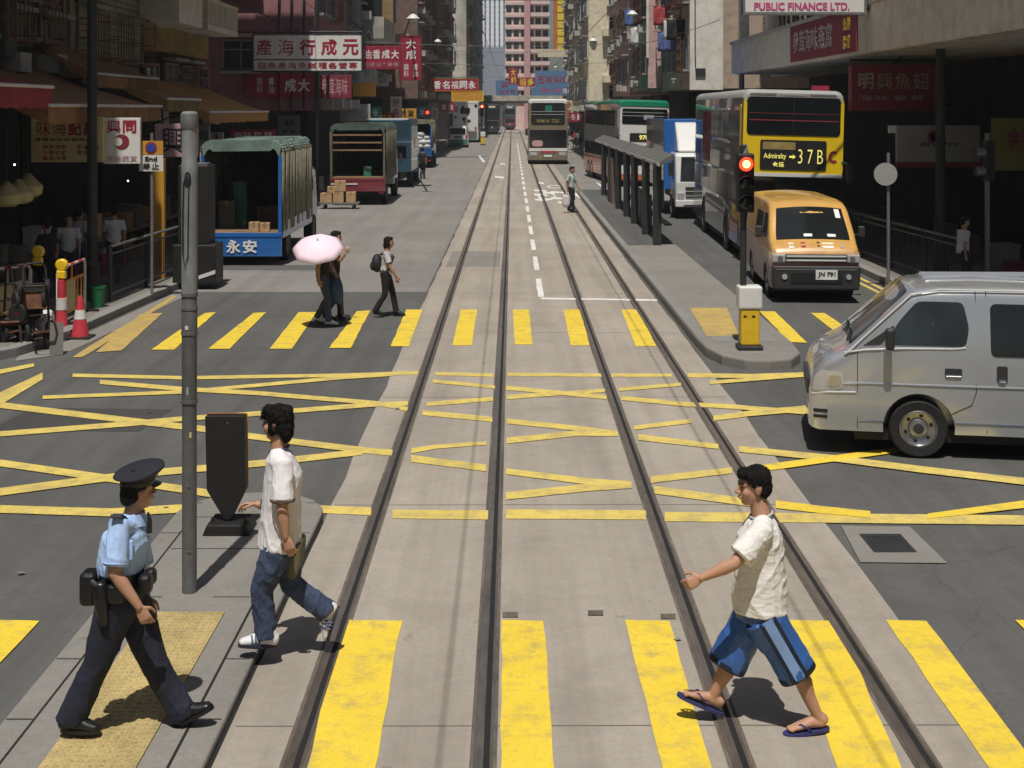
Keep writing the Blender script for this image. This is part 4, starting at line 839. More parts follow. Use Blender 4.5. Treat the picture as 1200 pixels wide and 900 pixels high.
def sackmesh(mb, c, sx, sy, sz, sd):
    o = len(mb.v); mb.sph(c, (sx,sy,sz), 16, 10)
    for i in range(o, len(mb.v)):
        v = Vector(mb.v[i]); n = noise.noise(v*5+Vector((sd,0,0))); d = v-Vector(c); q = 1+.16*n; dd = Vector((math.copysign(abs(d.x/sx)**.75*sx,d.x),math.copysign(abs(d.y/sy)**.75*sy,d.y),math.copysign(abs(d.z/sz)**.8*sz,d.z)))
        mb.v[i] = tuple(Vector(c)+dd*q)
    return mb
o = tag(sackmesh(MB(),(0,0,.14),.16,.13,.17,3).build('plastic_bag', MAT['bag_white'], smooth=True), 'knotted white plastic bag beside the trolleys', 'bag'); o.location = P(52,385,22.2)
# tall dark crate by the blue truck
o = thing('cargo_cabinet', 'tall dark cabinet on a wider base beside the blue truck tail', 'cabinet', G(232,337)); sc = o.location.y/1600
bx(-.36,-.3,.95,.30,.35,2.62).build('upper_case', MAT['sign_black'], o, bevel=.03); bx(-.46,-.36,.12,.46,.4,.95).build('base_case', MAT['sign_black'], o, bevel=.03)
bx(-.02,-.2,2.62,.24,.2,2.66).build('lid', MAT['galv'], o); MB().prism([(.10,.22),(.45,.34),(.45,.42),(.10,.30)],'y',-.372,-.362).build('reflective_strip', MAT['white_metal'], o)
for sx in (-.36,.36): MB().disc((sx,-.2,.09),(1,0,0),.09,.09,.05,n=16).build('castor', MAT['rubber'], o)
# overhead wires
for x, lab in ((-.712,'overhead tram wire above the left track'),(1.873,'overhead tram wire above the right track')):
    o = tag(MB().cyl((x,-20,5.7),(x,350,5.7),.007,n=5).build('tram_wire', MAT['pole_dark']), lab, 'wire')
def span_wire(label, a, b, sag=.25):
    a = Vector(a); b = Vector(b); tag(MB().tube([a.lerp(b,t/10)-Vector((0,0,sag*4*(t/10)*(1-t/10))) for t in range(11)],.012,5).build('span_wire', MAT['pole_dark']), label, 'wire')
for y, lab in ((64,'first'),(92,'second'),(126,'third')): span_wire(f'{ {"first":"nearest","second":"middle","third":"farthest"}[lab]} sagging span wire across the street between facades', (-7.2,y,7.0), (7.2,y,7.0))
# shop goods under the awnings and shade figures' shelves
r = random.Random(5)
GM = ['cardboard','wall_yellow','wall_brown','cloth_white','sign_red_dull','awn_tan','wall_olive','galv']
kinds = {'cardboard':'cardboard carton','wall_yellow':'yellow carton','wall_brown':'brown wooden crate','cloth_white':'white foam box','sign_red_dull':'dark red tin','awn_tan':'tan carton','wall_olive':'olive crate','galv':'grey metal tin'}
def goods(x, y, z, w, d, h, m, lab, grp):
    o = thing('goods_box', lab, 'box', (x,y,z), r.uniform(-.12,.12), grp); bx(-w/2,-d/2,0,w/2,d/2,h).build('box_body', MAT[m], o, bevel=.012); bx(-w/2-.01,-d/2-.01,h-.07,w/2+.01,d/2+.01,h+.01).build('lid', MAT[m], o)
for row, (x, z0) in enumerate(((-9.9,.13),(-9.75,.85),(-9.2,.13))):
    y = 20.5
    while y < 49:
        m = r.choice(GM); w = r.uniform(.35,.6); h = r.uniform(.25,.55 if row else .7)
        goods(x+r.uniform(-.1,.1), y, z0, w, r.uniform(.35,.55), h, m, f'{kinds[m]} among the dim goods under the left awnings', 'dim goods under the left awnings'); y += r.uniform(.75,1.8)
y = 20.4; o = thing('shop_counter','long dark counter carrying goods under the left awnings','counter',(-9.85,35,PZ)); bx(-.45,-15,.62,.35,14.5,.70).build('top', MAT['wood'], o)
for k in range(9): bx(-.4,-14.8+k*3.6,0,-.3,-14.7+k*3.6,.62).build('leg', MAT['wood'], o)
for y in (28,33,39,46,52):
    for q in range(3):
        m = r.choice(GM); goods(10.9+r.uniform(-.2,.2), y+q*.9, PZ, r.uniform(.4,.6), .5, r.uniform(.4,.9), m, f'{kinds[m]} in the shade of the right arcade', 'dim goods in the right arcade')
for k,(px,py,d) in enumerate(((22,222,25),(8,225,24.6),(33,215,25.6))):
    g = P(px,py,d); o = thing('hanging_bag', ['yellow and white hanging lamp cover, middle of the three','hanging lamp cover nearest the left edge of three','pale hanging lamp cover, highest and rightmost of three'][k], 'lamp cover', g)
    MB().lathe((0,0,0),[(.001,.2),(.05,.18),(.27,-.05),(.25,-.2),(.15,-.26),(.0,-.27)],16).build('cover', MAT['sign_cream'], o, smooth=40); MB().cyl((0,0,.2),(0,0,1.2),.008,n=5).build('cord', MAT['pole_dark'], o)
o = thing('banner_column','orange and red vertical banner column on the left pavement','banner',G(188,326,PZ)); bx(-.13,-.08,0,.1,.08,2.6).build('banner', MAT['sign_orange'], o); bx(-.22,-.07,.3,-.132,.07,2.3).build('banner', MAT['sign_red_dull'], o)
for k,(px,py,d) in enumerate(((17,193,26),(150,212,31))): 
    o = thing('bulb', ['small bare bulb glowing under the brown awning','small bare bulb glowing behind the white square sign'][k], 'lamp', P(px,py,d)); MB().sph((0,0,0),.02,10,7).build('globe', MAT['white_glow'], o, smooth=True); MB().cyl((0,0,.03),(0,0,.8),.006,n=5).build('cord', MAT['black'], o)
# ================================================================= vehicles
def car_paint(name, col, metal=0.0, rough=.3, coat=.8, var=.04, dirt=.12): return M(name, col, rough, metal=metal, var=var, coat=coat, dirt=dirt, dirtcol=tuple(c*.6 for c in col), scale=2, fine=.02)
car_paint('silver_paint', (.50,.515,.53), metal=.55, rough=.2, dirt=.05); car_paint('bus_silver', (.36,.36,.36), metal=.2); car_paint('white_paintwork', (.70,.70,.68)); car_paint('yellow_paintwork', (.80,.56,.015)); car_paint('blue_paintwork', (.03,.11,.33)); car_paint('blue_deep', (.02,.13,.40))
car_paint('grey_paintwork', (.19,.185,.185), metal=.3); car_paint('tan_paintwork', (.25,.205,.14), metal=.3); car_paint('green_roof', (.01,.22,.12)); car_paint('red_paintwork', (.42,.03,.04)); car_paint('orange_red', (.50,.12,.04)); car_paint('blue_light', (.12,.30,.45)); car_paint('maroon', (.20,.04,.05)); car_paint('green_low', (.02,.18,.11)); car_paint('wrap_grey', (.12,.115,.12), var=.35, metal=.2); car_paint('black_gloss', (.015,.015,.016))
M('canvas_green', (.14,.20,.17), .85, var=.25, scale=3, dirt=.5, dirtcol=(.09,.08,.05), bump=.3, bscale=8); M('canvas_olive', (.20,.19,.13), .9, var=.25, scale=2, stretch=(1,1,3), dirt=.5, dirtcol=(.04,.04,.03), bump=.3, bscale=8)
M('canvas_dim', (.07,.11,.09), .85, var=.3, scale=3, dirt=.5, bump=.3, bscale=8); M('canvas_grime', (.12,.11,.07), .9, var=.35, scale=2, stretch=(1,1,3), dirt=.6, dirtcol=(.03,.03,.02), bump=.3, bscale=8); M('red_lens', (.45,.01,.01), .2, coat=.5); M('amber_lens', (.8,.28,.02), .2, coat=.5); M('plate_white', (.72,.72,.70), .4)
def lerp(tab, x):
    if x <= tab[0][0]: return tab[0][1]
    for (a, va), (b, vb) in zip(tab, tab[1:]):
        if x <= b: return va + (vb-va)*(x-a)/(b-a)
    return tab[-1][1]
def wheel(parent, x, y, r, w, side, rim='alloy'):
    t = MB().disc((x,y,r),(side,0,0),0,prof=[(r*.6,-w/2),(r*.93,-w/2),(r,-w/2+.03),(r,w/2-.03),(r*.93,w/2),(r*.64,w*.44)],n=32,cap=False).build('wheel', MAT['rubber'], parent, smooth=35)
    MB().disc((x,y,r),(side,0,0),0,prof=[(r*.66,-w*.4),(r*.66,w*.42),(r*.60,w*.46),(r*.56,w*.30),(r*.36,w*.22),(r*.30,w*.36),(r*.2,w*.40),(.002,w*.40)],n=32).build('rim', MAT[rim], t, smooth=30)
    mb = MB()
    for k in range(6):
        a = 2*math.pi*k/6+.3; c = Vector((x,y,r))+Vector((0,math.cos(a),math.sin(a)))*r*.46; mb.disc(tuple(c+Vector((side*w*.22,0,0))),(side,0,0),r*.075,r*.07,.012,n=10)
    mb.build('rim_hole', MAT['black'], t)
    MB().disc((x,y,r),(side,0,0),0,prof=[(r*.18,w*.38),(r*.18,w*.44),(.002,w*.46)],n=18).build('hub_cap', MAT['plastic_dark'], t, smooth=30)
    return t
class Van:
    def __init__(s, label, loc, rz, L, W_, prof, belt, paint, zb=.27, rc=.10, wheels=(1.12,3.65), wr=.315, tum=.13, nosez=.30, name='van'):
        s.L, s.W, s.prof, s.belt, s.zb, s.rc0, s.top = L, W_, prof, belt, zb, rc, max(z for _, z in prof)
        s.tum = tum
        s.root = thing(name, label, 'van', loc, rz)
        us = sorted(set([0,.012,.03,.06,.10,.15,.2,.28] + [u for u, _ in prof] + [k*.2 for k in range(2, int(L/.2))] + [L-.12,L-.05,L-.015,L]))
        rg = []
        for u in us: rg.append(s.section(u))
        s.body = MB().rings(rg).build('body', MAT[paint], s.root)
        cut = MB()
        for u in wheels:
            for sd in (-1, 1): cut.cyl((sd*(W_/2-.30), u, wr+.01), (sd*(W_/2+.2), u, wr+.01), wr+.065, n=36)
        bool_cut(s.body, cut); shade(s.body.data, 28); s.body.data.materials.clear(); s.body.data.materials.append(MAT[paint])
        for u in wheels:
            for sd in (-1, 1): wheel(s.root, sd*(W_/2-.125), u, wr, .21, sd)
        bx(-W_/2+.12,.5,.16,W_/2-.12,L-.3,zb+.03).build('chassis', MAT['black'], s.root)
    def plan(s, u): return lerp([(0,.90),(.03,.935),(.08,.962),(.18,.982),(.35,.99),(.6,1),(s.L-.25,1),(s.L-.08,.985),(s.L,.95)], u)
    def hw(s, u, z):
        T = lerp([(s.zb,.975),(.5,.995),(.72,1.0),(s.belt,.985),(s.top,1-s.tum)], z); return s.W/2*s.plan(u)*T
    def zt(s, u): return lerp(s.prof, u)
    def low(s, u): return s.zb + lerp([(0,.05),(.03,.02),(.10,0),(s.L-.1,0),(s.L,.06)], u)
    def crown(s, u): return .045 if s.zt(u) > 1.7 else .025
    def section(s, u):
        zt = s.zt(u); zb = s.low(u); rc = min(s.rc0, (zt-zb)*.3); zs = zt-rc; h = []
        for k in range(9): z = zb+(zs-zb)*k/8; h.append((s.hw(u,z), z))
        w = s.hw(u,zs)
        for k in range(1,6): a = math.pi/2*k/5; h.append((w-rc*1.1*(1-math.cos(a)), zs+rc*math.sin(a)))
        we = w-rc*1.1; cr = s.crown(u)
        for k in range(1,5): v = we*(1-k/4); h.append((v, zt+cr*(1-(v/we)**2)))
        pts = [(x,u,z) for x, z in h] + [(-x,u,z) for x, z in h[:-1][::-1]]
        return [(0,u,zb)] + pts
    def on(s, u, z, sd, off=.006): return (sd*(s.hw(u,z)+off), u, z)
    def pane(s, poly, sd, mat='glass_dark', name='window', off=.006, r=.05, parent=None):
        pts = rounded(poly, r, 5); mb = MB(); c = Vector((sum(p[0] for p in pts)/len(pts), sum(p[1] for p in pts)/len(pts))); n = len(pts)
        K = [[s.on(c.x+(p[0]-c.x)*t, c.y+(p[1]-c.y)*t, sd, off) for p in pts] for t in (.02,.35,.7,1.0)]
        mb.rings(K, cap=False); inner = [s.on(p[0], p[1], sd, -.01) for p in pts]; mb.rings([K[-1], inner], cap=False)
        return mb.build(name, MAT[mat], parent or s.root, smooth=20)
    def trim(s, pts, sd, mat, r=.006, name='trim', off=.002): return MB().tube([s.on(u,z,sd,off) for u, z in pts], r, 6).build(name, MAT[mat], s.root)
    def surf(s, u, f, off=.006):          # point on the top surface, f = -1..1 across
        zt = s.zt(u); rc = min(s.rc0,(zt-s.low(u))*.3); we = s.hw(u, zt-rc)-rc*1.1; sl = (s.zt(u+.03)-s.zt(u-.03))/.06; n = Vector((0,-sl,1)).normalized()*off
        return Vector((f*we, u, zt+s.crown(u)*(1-f*f))) + n
    def screen(s, u0, u1, mat='glass_dark', f0=.98, f1=.98, name='windscreen', off=.006):
        rg = []
        for k in range(7):
            t = k/6; u = u0+(u1-u0)*t; ff = f0+(f1-f0)*t; rg.append([s.surf(u, -ff+2*ff*q/12, off) for q in range(13)])
        mb = MB().rings(rg, cap=False, closed=False); return mb.build(name, MAT[mat], s.root, smooth=True)
    def mirror(s, u, z, sd):
        p = Vector(s.on(u,z,sd,0)); mb = MB().tube([p, p+Vector((sd*.08,-.02,.02)), p+Vector((sd*.14,-.03,.06))], .014, 6).build('mirror_arm', MAT['plastic_dark'], s.root)
        c = p+Vector((sd*.17,-.03,.06)); bx(c.x-.07,c.y-.045,c.z-.10,c.x+.07,c.y+.045,c.z+.13).build('mirror', MAT['plastic_dark'], s.root, bevel=.03, seg=3)
# ---- silver van crossing from the right
wx = (1075-600)/1600*14.85
sv = Van('silver van with a dark mirror crossing the box junction from the right', (3.42, 15.88, 0), R(-100), 4.7, 1.69,
    [(0,.56),(.008,.66),(.025,.79),(.055,.89),(.10,.965),(.16,1.03),(.25,1.09),(.37,1.15),(.46,1.2),(1.08,1.79),(1.18,1.825),(1.35,1.845),(1.8,1.86),(4.45,1.85),(4.6,1.80),(4.7,1.5)], 1.16, 'silver_paint', rc=.13, wheels=(1.17,3.75))
for sd in (-1, 1):
    sv.pane([(.80,1.225),(1.66,1.225),(1.70,1.42),(1.64,1.70),(1.16,1.70),(.98,1.50)], sd, 'glass_tint', r=.06); sv.pane([(.58,1.21),(.77,1.225),(.92,1.42),(.90,1.43)], sd, 'plastic_dark', r=.02)
    sv.pane([(1.92,1.13),(3.0,1.13),(3.0,1.69),(1.92,1.69)], sd, r=.07); sv.pane([(3.12,1.13),(4.3,1.13),(4.25,1.69),(3.12,1.69)], sd, r=.07)
    sv.trim([(.38,1.13),(.6,1.165),(1.0,1.19),(1.55,1.20),(1.66,1.215)], sd, 'bright_trim', .010, 'belt_trim'); sv.trim([(.40,1.12),(1.1,1.77),(1.4,1.83),(4.5,1.835)], sd, 'bright_trim', .012, 'gutter')
    sv.trim([(.52,.30),(.52,.8),(.52,1.14)], sd, 'groove', .004, 'door_gap'); sv.trim([(1.77,1.83),(1.77,.75),(1.72,.60),(1.52,.50)], sd, 'groove', .004, 'door_gap'); sv.trim([(1.88,1.83),(1.88,.3)], sd, 'groove', .004, 'door_gap'); sv.trim([(3.06,1.83),(3.06,.3)], sd, 'groove', .004, 'door_gap')
    sv.trim([(.2,.79),(.52,.80),(1.8,.80),(4.6,.80)], sd, 'silver_paint', .012, 'crease'); sv.trim([(.53,.395),(.80,.395)], sd, 'chrome', .009, 'sill_trim'); sv.trim([(1.55,.40),(3.3,.40)], sd, 'chrome', .009, 'sill_trim')
    h1 = sv.pane([(1.44,.90),(1.62,.90),(1.62,.99),(1.44,.99)], sd, 'plastic_dark', 'handle', .012, .02); h2 = sv.pane([(1.98,.86),(2.09,.86),(2.09,1.03),(1.98,1.03)], sd, 'plastic_dark', 'handle', .012, .02)
    sv.trim([(1.45,.915),(1.61,.915)], sd, 'chrome', .009, 'handle', .016); sv.trim([(2.0,.875),(2.07,.875)], sd, 'chrome', .014, 'handle', .018)
    sv.pane([(.035,.70),(.36,.735),(.375,.90),(.15,.93),(.055,.86)], sd, 'lamp_glass', 'headlight', .010, .04); sv.pane([(.20,.75),(.34,.75),(.35,.87),(.22,.88)], sd, 'chrome', 'headlight', .013, .03)
    sv.trim([(.03,.66),(.2,.69),(.50,.70)], sd, 'bright_trim', .010, 'bumper_line', .002)
    sv.pane([(.05,.46),(.20,.46),(.20,.50),(.05,.50)], sd, 'black', 'bumper_slot', .006, .01); sv.pane([(.05,.40),(.20,.40),(.20,.435),(.05,.435)], sd, 'black', 'bumper_slot', .006, .01)
    sv.mirror(.88, 1.24, sd)
sv.screen(.45, 1.07, 'glass_tint', .96, .95)
for k in range(5): sv.trim([(1.55+k*.001,1.9),(1.56,1.9)], 1, 'silver_paint', .001) if False else None
for q in (-.45,.0,.45): MB().tube([sv.surf(1.3,q,.012), sv.surf(2.5,q,.014), sv.surf(4.3,q,.012)], .02, 6).build('roof_rib', MAT['silver_paint'], sv.root)
MB().tube([sv.surf(.44,.75,.02), sv.surf(.50,.35,.02), sv.surf(.5,-.1,.02)], .01, 6).build('wiper', MAT['black'], sv.root); MB().tube([sv.surf(.44,-.1,.02), sv.surf(.5,-.4,.02), sv.surf(.52,-.8,.02)], .01, 6).build('wiper', MAT['black'], sv.root)
pl_ = sv.surf(.66,-.62,.012); MB().face([sv.surf(.64,-.72,.012), sv.surf(.64,-.62,.012), sv.surf(.80,-.62,.012), sv.surf(.80,-.72,.012)]).build('permit', MAT['plate_white'], sv.root)
bx(-.5,-.012,.60,.5,.03,.78).build('grille', MAT['plastic_dark'], sv.root, bevel=.01)
# ---- orange van facing the camera
def wrap_mat():
    m = M('orange_wrap', (.62,.35,.09), .35, coat=.6, var=.08, scale=2); t = m.node_tree; L = t.links; b = t.nodes['Principled BSDF']; src = b.inputs['Base Color'].links[0].from_socket
    tc = next(n for n in t.nodes if n.type == 'TEX_COORD'); sp = node(m,'ShaderNodeSeparateXYZ'); L.new(tc.outputs['Object'], sp.inputs[0])
    nz = node(m,'ShaderNodeTexNoise'); nz.inputs['Scale'].default_value = 2.2; L.new(tc.outputs['Object'], nz.inputs[0])
    a = node(m,'ShaderNodeMath',operation='MULTIPLY_ADD'); a.inputs[1].default_value = .5; L.new(nz.outputs[0], a.inputs[0]); L.new(sp.outputs[2], a.inputs[2])
    r = node(m,'ShaderNodeMapRange'); r.inputs[1].default_value = 1.38; r.inputs[2].default_value = .95; L.new(a.outputs[0], r.inputs[0])
    mx = node(m,'ShaderNodeMix',data_type='RGBA'); mx.inputs[7].default_value = (.26,.10,.075,1); L.new(r.outputs[0], mx.inputs[0]); L.new(src, mx.inputs[6]); L.new(mx.outputs[2], b.inputs['Base Color'])
wrap_mat()
g1 = G(908,348); yaw = R(-3.5)
ov = Van('orange wrapped delivery van facing the camera in the right lane', (5.96, 26.75, 0), yaw, 4.7, 1.75,
    [(0,.60),(.012,.76),(.04,.91),(.10,1.03),(.20,1.11),(.34,1.17),(.40,1.20),(.98,1.77),(1.1,1.84),(1.3,1.90),(1.8,1.93),(4.4,1.92),(4.6,1.84),(4.7,1.5)], 1.18, 'orange_wrap', wheels=(.95,3.5))
for sd in (-1,1):
    ov.pane([(.78,1.22),(1.55,1.20),(1.55,1.68),(1.03,1.68)], sd, r=.05); ov.pane([(1.70,1.22),(2.75,1.22),(2.75,1.66),(1.70,1.66)], sd, r=.06)
    ov.trim([(.42,.3),(.42,1.15)], sd, 'groove', .004, 'door_gap'); ov.trim([(1.62,1.85),(1.62,.3)], sd, 'groove', .004, 'door_gap'); ov.trim([(2.85,1.85),(2.85,.3)], sd, 'groove', .004, 'door_gap'); ov.trim([(1.66,1.12),(4.5,1.12)], sd, 'galv', .012, 'slide_rail')
    ov.mirror(.80,1.26,sd); ov.pane([(.03,.80),(.30,.82),(.33,.96),(.12,.99),(.05,.94)], sd, 'lamp_glass', 'headlight', .008, .03); ov.pane([(.20,.84),(.30,.84),(.32,.95),(.24,.96)], sd, 'amber_lens', 'indicator', .012, .02)
    bx(sd*.72-.13,-.03,.79,sd*.72+.13,.04,.955).build('headlight', MAT['lamp_glass'], ov.root, bevel=.03, seg=3)
    MB().disc((sd*.70,-.032,.87),(0,-1,0),.055,.05,.008,n=16).build('headlight', MAT['chrome'], ov.root)
    MB().disc((sd*.62,-.06,.52),(0,-1,0),.055,.05,.02,n=16).build('fog_lamp', MAT['lamp_glass'], ov.root)
ov.screen(.39, .99, 'glass_dark', .965, .95)
mbz = MB().prism([(-.83,.26),(.83,.26),(.85,.5),(.86,.73),(-.86,.73),(-.85,.5)], 'y', -.055, .16).build('bumper', MAT['plastic_dark'], ov.root, bevel=.04, seg=3)
bx(-.5,-.07,.40,.5,-.055,.60).build('intake', MAT['black'], ov.root)
bx(-.60,-.035,.80,.60,.03,.955).build('grille', MAT['plastic_dark'], ov.root, bevel=.015)
for z in (.82,.90): bx(-.58,-.045,z,.58,-.03,z+.035).build('grille_bar', MAT['bright_trim'], ov.root, bevel=.008)
bx(-.78,-.062,.655,.78,-.055,.672).build('bumper_line', MAT['galv'], ov.root)
bx(-.02,-.075,.47,.40,-.071,.66).build('number_plate', MAT['plate_white'], ov.root); lettering('JN 791', (.19,-.077,.565), .34, .11, MAT['ink_black'], ov.root)
for f, u, w, m in ((-.62,.19,.14,'ink_white'),(-.3,.2,.12,'sign_red'),(.35,.19,.30,'ink_white'),(.1,.22,.06,'black'),(.72,.2,.10,'wall_grey')):
    a = ov.surf(u-.06,f-w/2,.006); MB().face([ov.surf(u-.07,f-w/2,.007), ov.surf(u-.07,f+w/2,.007), ov.surf(u+.07,f+w/2,.007), ov.surf(u+.07,f-w/2,.007)]).build('bonnet_decal', MAT[m], ov.root)
MB().face([ov.surf(.80,.72,.012), ov.surf(.80,.86,.012), ov.surf(.96,.86,.012), ov.surf(.96,.72,.012)]).build('permit', MAT['plate_white'], ov.root)
for f, w in ((-.12,.22),(.5,.22)): MB().face([ov.surf(.44,f-w/2,.010), ov.surf(.44,f+w/2,.010), ov.surf(.49,f+w/2,.010), ov.surf(.49,f-w/2,.010)]).build('dashboard_paper', MAT['plate_white'], ov.root)

# ---- buses (front at y = 0 facing -Y)
def rrect(w, z0, z1, r, n=5):
    h = w/2; out = []
    for cx, cz, a0, rr in ((h-.06,z0+.06,-90,.06),(h-r,z1-r,0,r),(-h+r,z1-r,90,r),(-h+.06,z0+.06,180,.06)):
        for k in range(n+1): a = R(a0+90*k/n); out.append((cx+rr*math.cos(a), cz+rr*math.sin(a)))
    return out
def bus(label, loc, rz, ry, L, W_, H, body, upper, lower, roof=None, front=None, band=None, skirt=None, cat='bus', seats=None, rearview=False):
    b = thing('double_decker_bus', label, cat, loc, rz, ry=ry); b.rotation_mode = 'XYZ'
    rg = []
    for y, s_, dz in ((0,.955,.10),(.05,.975,.05),(.16,.995,.012),(.35,1,0),(L-.2,1,0),(L-.05,.985,.03),(L,.96,.07)): rg.append([(x,y,z) for x, z in rrect(W_*s_, .30, H-dz, .22)])
    MB().rings(rg).build('body', MAT[body], b, smooth=30)
    if roof:
        rg = []
        for y, s_, dz in ((-.02,.95,.09),(.05,.98,.04),(.18,1.002,.0),(L-.2,1.002,0),(L,.97,.06)):
            pts = [(x,z+.006) for x, z in rrect(W_*s_, H-.62, H-dz, .22) if z > H-.42]; rg.append([(x,y,z) for x, z in pts])
        MB().rings(rg, cap=True).build('roof', MAT[roof], b, smooth=30)
    for sd in (-1,1):
        x = sd*(W_/2+.004)
        def sidepane(y0,y1,z0,z1,m,nm='window'): mb = MB().prism(rounded([(y0,z0),(y1,z0),(y1,z1),(y0,z1)],.08,3),'x',x-.006,x+.004); return mb.build(nm, MAT[m], b)
        for (z0,z1,n,m) in (upper, lower):
            for k in range(n):
                y0 = .55+(L-1.0)*k/n; sidepane(y0+.04, y0+(L-1.0)/n-.04, z0, z1, m)
        if band:
            for (y0,y1,z0,z1,m) in band: sidepane(y0,y1,z0,z1,m,'side_panel')
        for y in (2.6, L-3.3) + ((L-2.2,) if L > 11.5 else ()):
            MB().disc((sd*(W_/2-.02),y,.5),(sd,0,0),.60,.60,.028,n=28).build('wheel_arch', MAT['black'], b); wheel(b, sd*(W_/2-.115), y, .48, .28, sd, 'galv')
        if not rearview:
            bx(sd*(W_/2+.12)-.09,-.28,2.0,sd*(W_/2+.12)+.09,-.16,2.45).build('mirror', MAT['plastic_dark'], b, bevel=.03); MB().cyl((sd*W_/2*.96,0,2.5),(sd*(W_/2+.12),-.2,2.45),.02,n=6).build('mirror_arm', MAT['plastic_dark'], b)
    bx(-W_/2+.1,.3,.15,W_/2-.1,L-.3,.32).build('chassis', MAT['black'], b)
    return b
def fpanel(b, x0,x1,z0,z1,m,name='front_panel',y=-.012,r=.08,t=.03,parent=None): return MB().prism(rounded([(x0,z0),(x1,z0),(x1,z1),(x0,z1)],r,4),'y',y,y+t).build(name, MAT[m], parent or b)
# yellow bus
yb = bus('yellow fronted double decker bus with a dark destination board', (6.98,34.3,0), R(-1.6), R(1.5), 11.3, 2.55, 4.28, 'wrap_grey', (2.95,3.75,6,'glass_tint'), (1.35,2.05,5,'glass_tint'), roof='sign_grey',
    band=[(.25,10.9,2.12,2.85,'wrap_grey'),(.3,2.0,.34,.58,'blue_deep'),(.3,2.0,.60,.95,'red_paintwork'),(.28,1.6,.97,1.30,'yellow_paintwork'),(.22,.52,1.35,3.9,'yellow_paintwork'),(3.2,7.6,.36,1.25,'grey_paintwork'),(2.6,5.0,2.9,3.8,'cloth_white'),(6.6,8.8,2.2,3.7,'sign_red_dull'),(9,10.6,1.2,2.8,'ink_blue')])
fpanel(yb,-1.255,1.255,2.12,4.12,'yellow_paintwork',r=.18); fpanel(yb,-1.17,1.17,3.14,4.10,'glass_dark','upper_windscreen',-.028,.12); bx(-.01,-.034,3.14,.01,-.028,4.10).build('windscreen_bar', MAT['black'], yb)
bx(-1.12,-.036,3.50,1.12,-.029,3.53).build('handrail', MAT['sign_red_dull'], yb); bx(-1.12,-.036,3.68,1.12,-.029,3.695).build('handrail', MAT['maroon'], yb)
bx(-1.25,-.02,2.10,1.25,-.0,2.19).build('white_strip', MAT['white_metal'], yb)
fpanel(yb,-.82,.84,2.27,3.02,'black','destination_display',-.03,.06); fpanel(yb,-.76,.06,2.78,2.97,'wall_yellow','display_tape',-.038,.03)
M('display_yellow', (.85,.75,.18), .5, emit=.5, var=.03)
lettering('Admiralty', (-.45,-.042,2.60), .56, .17, MAT['display_yellow'], yb, bold=.005); lettering('金鐘', (-.36,-.042,2.41), .30, .14, MAT['display_yellow'], yb)
lettering('3 7 B', (.44,-.042,2.62), .62, .36, MAT['display_yellow'], yb, bold=-.008); 
MB().prism([(-.09,2.58),(.0,2.58),(.0,2.545),(.07,2.605),(.0,2.665),(.0,2.63),(-.09,2.63)],'y',-.044,-.038).build('arrow', MAT['display_yellow'], yb)
cc = []
for k in range(15): a = R(50+k*260/14); cc.append((1.02+.125*math.cos(a), 2.63+.15*math.sin(a)))
for k in range(15)[::-1]: a = R(50+k*260/14); cc.append((1.02+.068*math.cos(a), 2.63+.088*math.sin(a)))
MB().prism(cc,'y',-.026,-.012).build('emblem', MAT['sign_red'], yb)
fpanel(yb,-1.22,1.22,1.02,2.08,'glass_dark','lower_windscreen',-.028,.12); fpanel(yb,-1.25,1.25,.62,1.0,'red_paintwork',r=.05); fpanel(yb,-1.25,1.25,.32,.60,'blue_deep','bumper',-.04,.05)
for k, m in enumerate(('galv','sign_grey','galv')): bx(-1.1+k*.75,-.03,4.14,-.45+k*.75,.05,4.19).build('roof_trim', MAT[m], yb)
for sx in (-.95,.95): MB().disc((sx,-.03,.8),(0,-1,0),.10,.09,.02,n=16).build('headlight', MAT['lamp_glass'], yb)
bx(.55,.4,4.28,.95,.7,4.42).build('roof_hatch', MAT['sign_red'], yb)
# white bus with a green roof
wb = bus('white fronted double decker bus with a green roof behind the tram shelter', (6.42,67,0), R(5.2), R(1.5), 12, 2.5, 4.25, 'bus_silver', (2.95,3.72,6,'glass_tint'), (1.3,2.0,5,'glass_tint'), roof='green_roof',
    band=[(.2,11.8,2.1,2.9,'bus_silver'),(1.0,11.8,.34,1.25,'orange_red'),(8.2,11,3.0,3.6,'sign_red_dull'),(.2,1.2,2.1,3.75,'white_paintwork')])
fpanel(wb,-1.22,1.22,.6,3.86,'white_paintwork',r=.15); fpanel(wb,-1.12,1.12,3.05,3.82,'glass_dark','upper_windscreen',-.028,.1)
for z in (3.45,3.62): bx(-1.1,-.036,z,1.1,-.029,z+.03).build('handrail', MAT['sign_grey'], wb)
fpanel(wb,-.72,.72,2.20,2.62,'black','destination_display',-.03,.06); lettering('970X', (.1,-.042,2.41), .7, .24, MAT['display_yellow'], wb); fpanel(wb,-.05,.45,3.28,3.52,'sign_grey','route_card',-.04,.03)
fpanel(wb,-1.15,1.15,1.05,2.0,'glass_dark','lower_windscreen',-.028,.12); fpanel(wb,-1.22,1.22,.32,.58,'orange_red','bumper',-.03,.05)
